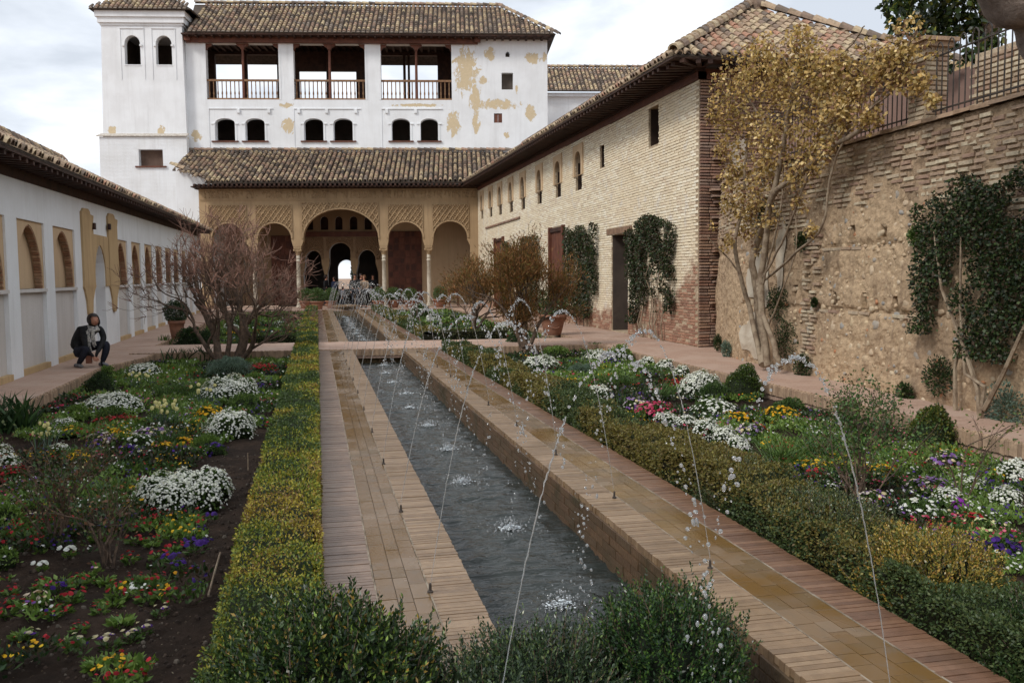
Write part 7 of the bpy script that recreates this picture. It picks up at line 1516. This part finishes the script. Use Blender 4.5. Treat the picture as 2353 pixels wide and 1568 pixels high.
# ------------------------------------------------------------------ people
def skinmesh(name, joints, edges, radii, mat, parent, sub=1, root=0):
    me = bpy.data.meshes.new(name); me.from_pydata([tuple(j) for j in joints], edges, []); me.materials.append(mat); o = bpy.data.objects.new(name, me); COL.objects.link(o); o.parent = parent
    sk = o.modifiers.new('skin', 'SKIN'); sk.use_smooth_shade = True; sv = me.skin_vertices[0].data
    for i, r in enumerate(radii): sv[i].radius = (r, r) if np.isscalar(r) else r; sv[i].use_root = i == root
    if sub: m = o.modifiers.new('sub', 'SUBSURF'); m.levels = m.render_levels = sub
    return o
M_black = m_plain('black_wool', (.018, .018, .02), (.010, .010, .011), 20., .9); M_navy = m_plain('dark_denim', (.014, .016, .028), (.009, .010, .018), 20., .85); M_skin = m_plain('skin', (.42, .20, .13), (.36, .17, .11), 20., .5); M_hair = m_plain('dark_hair', (.025, .014, .010), (.014, .009, .007), 60., .5); M_scarf = m_plain('pale_scarf', (.48, .45, .40), (.12, .12, .13), 30., .9); M_shoe = m_plain('grey_shoe', (.20, .20, .21), (.10, .10, .11), 20., .6); M_beige = m_plain('beige_coat', (.34, .24, .16), (.26, .18, .12), 9., .85)
def chain(pts): return [(i, i + 1) for i in range(len(pts) - 1)]
wo = thing('person', 'crouching person with dark bob hair, black coat and pale scarf on the path', 'person', (-4.08, 17.65, 0.))
S = .000943
def wq(zx, zy, y=0.): return ((zx - 640) * S, y, (1350 - zy) * S)
# body: one continuous skinned figure (pelvis root)
J = [wq(390, 1040, .02), wq(420, 860, .0), wq(520, 690, -.02), wq(640, 620, -.04), wq(705, 560, -.05), wq(745, 500, -.07),    # 0 pelvis 1 waist 2 chest 3 upper chest 4 neck 5 head base
     wq(745, 440, -.08), wq(740, 385, -.06),                                                                                  # 6 7 head
     wq(560, 610, -.16), wq(600, 830, -.24), wq(620, 990, -.24), wq(720, 1090, -.26), wq(770, 1150, -.27),                     # 8..12 near arm
     wq(820, 620, .10), wq(880, 800, .06), wq(850, 960, -.10), wq(800, 1080, -.2), wq(790, 1150, -.22),                        # 13..17 far arm
     wq(480, 1050, -.14), wq(650, 960, -.30), wq(560, 1130, -.26), wq(450, 1290, -.16), wq(530, 1335, -.26),                   # 18..22 near leg: hip, knee, shin, ankle, toe
     wq(480, 1000, .12), wq(930, 900, .04), wq(920, 1060, .0), wq(850, 1270, -.02), wq(880, 1335, -.12)]                       # 23..27 far leg
E_ = [(0, 1), (1, 2), (2, 3), (3, 4), (4, 5), (5, 6), (6, 7), (3, 8), (8, 9), (9, 10), (10, 11), (11, 12), (3, 13), (13, 14), (14, 15), (15, 16), (16, 17), (0, 18), (18, 19), (19, 20), (20, 21), (21, 22), (0, 23), (23, 24), (24, 25), (25, 26), (26, 27)]
Rr = [.125, .115, .13, .11, .045, .05, .075, .065, .06, .05, .042, .032, .02, .06, .05, .042, .032, .02, .09, .065, .055, .04, .03, .09, .07, .058, .042, .03]
Rr[5] = .04; Rr[6] = .045; Rr[7] = .04
skinmesh('body', J, E_, Rr, M_black, wo)
ci = lambda idx, f=1.14: ([J[i] for i in idx], [Rr[i] * f for i in idx])
jj, r_ = ci([0, 1, 2, 3, 8, 9, 10, 11, 13, 14, 15, 16]); skinmesh('coat', jj, [(0, 1), (1, 2), (2, 3), (3, 4), (4, 5), (5, 6), (6, 7), (3, 8), (8, 9), (9, 10), (10, 11)], r_, M_black, wo)
jj, r_ = ci([0, 18, 19, 20, 21, 23, 24, 25, 26], 1.16); skinmesh('trousers', jj, [(0, 1), (1, 2), (2, 3), (3, 4), (0, 5), (5, 6), (6, 7), (7, 8)], r_, M_navy, wo)
def blob(name, c, r, mat, parent, sub=2, cut=None, squash=(1, 1, 1), nz_=.06, seed=1):
    V, Fc = ico(sub); V = V * np.array(squash) * (1 + nz_ * (fbm(V, 3, 2, seed)[:, None] - .5) * 2); k = [f for f in Fc if cut is None or not cut(V[list(f)].mean(0))]; g = G(); g.add(V * r + np.array(c), [np.array(f) for f in k]); o = g.obj(name, mat, parent, local=True, smooth=True); o['_'] = 0; del o['_']; return o
hc = np.array(wq(738, 440, -.07)); blob('head', hc + (.012, -.008, -.006), .083, M_skin, wo, 3, squash=(.88, 1, 1.18))
face = unit(np.array([.62, -.78, -.10]))
blob('hair', hc + (-.012, .012, .008), .108, M_hair, wo, 3, cut=lambda c: np.dot(unit(c), face) > .60 and c[2] < .55, squash=(1, 1, 1.12))
sidev = unit(np.cross(face, (0, 0, 1)))
for s_ in (-1, 1): blob('hair_lock', hc + sidev * s_ * .078 + (0, 0, -.035) + face * .02, .045, M_hair, wo, 2, squash=(.7, .7, 1.5))
blob('nose', hc + face * .088 + (0, 0, -.012), .012, M_skin, wo, 1, squash=(1, 1, 1.5)); blob('mouth', hc + face * .082 + (0, 0, -.05), .014, m_plain('lips', (.30, .09, .07), (.25, .07, .06)), wo, 1, squash=(1.4, 1, .4))
for s_ in (-1, 1): blob('eye', hc + face * .079 + sidev * s_ * .03 + (0, 0, .012), .009, M_hair, wo, 1, squash=(1.3, 1, .7)); blob('ear', hc + sidev * s_ * .078 + (0, 0, -.005), .016, M_skin, wo, 1, squash=(.5, 1, 1.6))
g = G()
for k in range(3):
    rr = .075 + .012 * k; cz = np.array(wq(712, 585 + 26 * k, -.07)); g.tube([cz + (rr * math.cos(a), rr * math.sin(a) * .9 - .01, .012 * math.sin(2 * a + k)) for a in np.linspace(0, 6.4, 18)], .028, 7)
for dx, z1 in ((-.05, .40), (-.02, .36), (.035, .42), (.06, .45)): p = np.array(wq(690, 640, -.17)) + (dx, 0, 0); g.tube([p, p + (.0, -.03, -.12), (p[0] + .015, p[1] - .03, z1), (p[0] + .03, p[1] - .01, z1 - .05)], [.022, .026, .02, .012], 6)
g.obj('scarf', M_scarf, wo, local=True, smooth=True)
def hand(c, d, side, parent):
    d = unit(d); s_ = unit(np.array(side, float) - d * np.dot(side, d)); nn = np.cross(d, s_); J = [np.array(c), np.array(c) + d * .035]; E = [(0, 1)]; Rs = [(.018, .013), (.026, .013)]
    for k, (o, l) in enumerate(((-.02, .045), (-.007, .052), (.007, .048), (.02, .038))):
        b = len(J); J += [np.array(c) + d * .05 + s_ * o, np.array(c) + d * (.05 + l * .5) + s_ * o * 1.15 + nn * .006, np.array(c) + d * (.05 + l) + s_ * o * 1.2 + nn * .02]; E += [(1, b), (b, b + 1), (b + 1, b + 2)]; Rs += [.0095, .009, .007]
    b = len(J); J += [np.array(c) + d * .02 - s_ * .024, np.array(c) + d * .042 - s_ * .03 + nn * .01]; E += [(0, b), (b, b + 1)]; Rs += [.011, .008]; skinmesh('hand', J, E, Rs, M_skin, parent, 1)
hand(wq(760, 1120, -.27), (.35, -.05, -1), (1, .2, .2), wo); hand(wq(795, 1130, -.215), (.2, -.1, -1), (1, .3, .1), wo)
for c_, dr in ((wq(430, 1338, -.17), (.75, -.65, 0)), (wq(845, 1338, -.04), (.8, -.6, 0))):
    d = unit(dr); c_ = np.array(c_); g = G(); g.tube([c_ - d * .05 + (0, 0, .03), c_ + d * .03 + (0, 0, .034), c_ + d * .11 + (0, 0, .024), c_ + d * .16 + (0, 0, .016)], [.034, .04, .036, .018], 8); g.obj('shoe', M_shoe, wo, local=True, smooth=True)
bag = G().box(*(lambda c: (c[0] - .05, c[0] + .05, c[1] - .03, c[1] + .03, c[2] - .07, c[2] + .07))(np.array(wq(665, 1190, -.24)))); tag(bag.obj('handbag', M_woodr, None), 'small dark red bag held between the knees of the crouching person', 'bag')
bpy.data.objects['handbag'].location = (-4.08, 17.65, 0.)

def stander(label, p, h, top, legs, hair, rz, arms=1, bag=False):
    t = thing('person', label, 'person', p, None, rz); k = h / 1.7
    J = [(0, 0, .92), (0, 0, 1.12), (0, 0, 1.32), (0, -.01, 1.44), (0, -.02, 1.50), (0, -.03, 1.60), (0, -.02, 1.68), (.19, 0, 1.38), (.24, -.02, 1.12), (.18, -.2, .98), (.1, -.26, 1.02), (-.19, 0, 1.38), (-.25, .0, 1.12), (-.22, -.06, .86), (-.21, -.08, .77), (.1, 0, .88), (.11, -.03, .48), (.11, 0, .09), (.12, -.14, .04), (-.1, 0, .88), (-.11, .0, .48), (-.12, .03, .09), (-.13, -.11, .04)]
    J = [(a * k, b * k, c * k) for a, b, c in J]; Ed = [(0, 1), (1, 2), (2, 3), (3, 4), (4, 5), (5, 6), (2, 7), (7, 8), (8, 9), (9, 10), (2, 11), (11, 12), (12, 13), (13, 14), (0, 15), (15, 16), (16, 17), (17, 18), (0, 19), (19, 20), (20, 21), (21, 22)]
    Rr = [.13, .12, .13, .065, .042, .075, .065, .06, .05, .04, .025, .06, .05, .04, .025, .09, .065, .045, .035, .09, .065, .045, .035]; Rr = [r * k for r in Rr]; skinmesh('body', J, Ed, Rr, M_skin, t)
    f = lambda idx, q: ([J[i] for i in idx], [Rr[i] * q for i in idx]); a, b = f([0, 1, 2, 7, 8, 9, 11, 12, 13, 3], 1.2); b[9] *= 1.15; skinmesh('jacket', a, [(0, 1), (1, 2), (2, 3), (3, 4), (4, 5), (2, 6), (6, 7), (7, 8), (2, 9)], b, top, t)
    a, b = f([0, 15, 16, 17, 19, 20, 21], 1.2); skinmesh('trousers', a, [(0, 1), (1, 2), (2, 3), (0, 4), (4, 5), (5, 6)], b, legs, t); blob('hair', (0, .015 * k, 1.63 * k), .108 * k, hair, t, 2, cut=lambda c: c[1] < -.72 and c[2] < .2, squash=(.9, 1, 1.15)); 
    for s_ in (1, -1): blob('shoe', ((.115) * s_ * k, -.08 * k, .045 * k), .07 * k, M_black, t, 1, squash=(.6, 1.5, .6))
    return t
M_hairr = m_plain('auburn_hair', (.16, .07, .03), (.10, .045, .02), 40., .6); M_grey2 = m_plain('grey_fleece', (.22, .22, .24), (.16, .16, .18), 9., .9); M_blue = m_plain('blue_jacket', (.03, .04, .09), (.02, .03, .06), 9., .8)
stander('dark-haired standing person in black jacket before the far arch', (1.95, 46.6, 0), 1.72, M_black, M_navy, M_hair, .2); stander('standing person in beige coat with auburn hair beside the dark-clothed visitor', (2.45, 46.9, 0), 1.66, M_beige, M_black, M_hairr, -.5); stander('person in dark jacket partly hidden behind the beige-coated visitor', (2.32, 47.6, 0), 1.74, M_black, M_navy, M_hair, .4)
stander('person in dark clothes in the shade left of the inner columns', (.55, 50.8, 0), 1.7, M_black, M_navy, M_hair, 1.2); stander('shaded person in blue jacket near the inner column', (1.0, 50.6, 0), 1.62, M_blue, M_black, M_hair, -1.); stander('dark silhouette of a person at the right inner arch', (3.15, 51.2, 0), 1.7, M_black, M_black, M_hair, .1); stander('person in grey top half hidden by the far jets', (1.35, 46.4, 0), 1.1, M_grey2, M_navy, M_hair, .9)
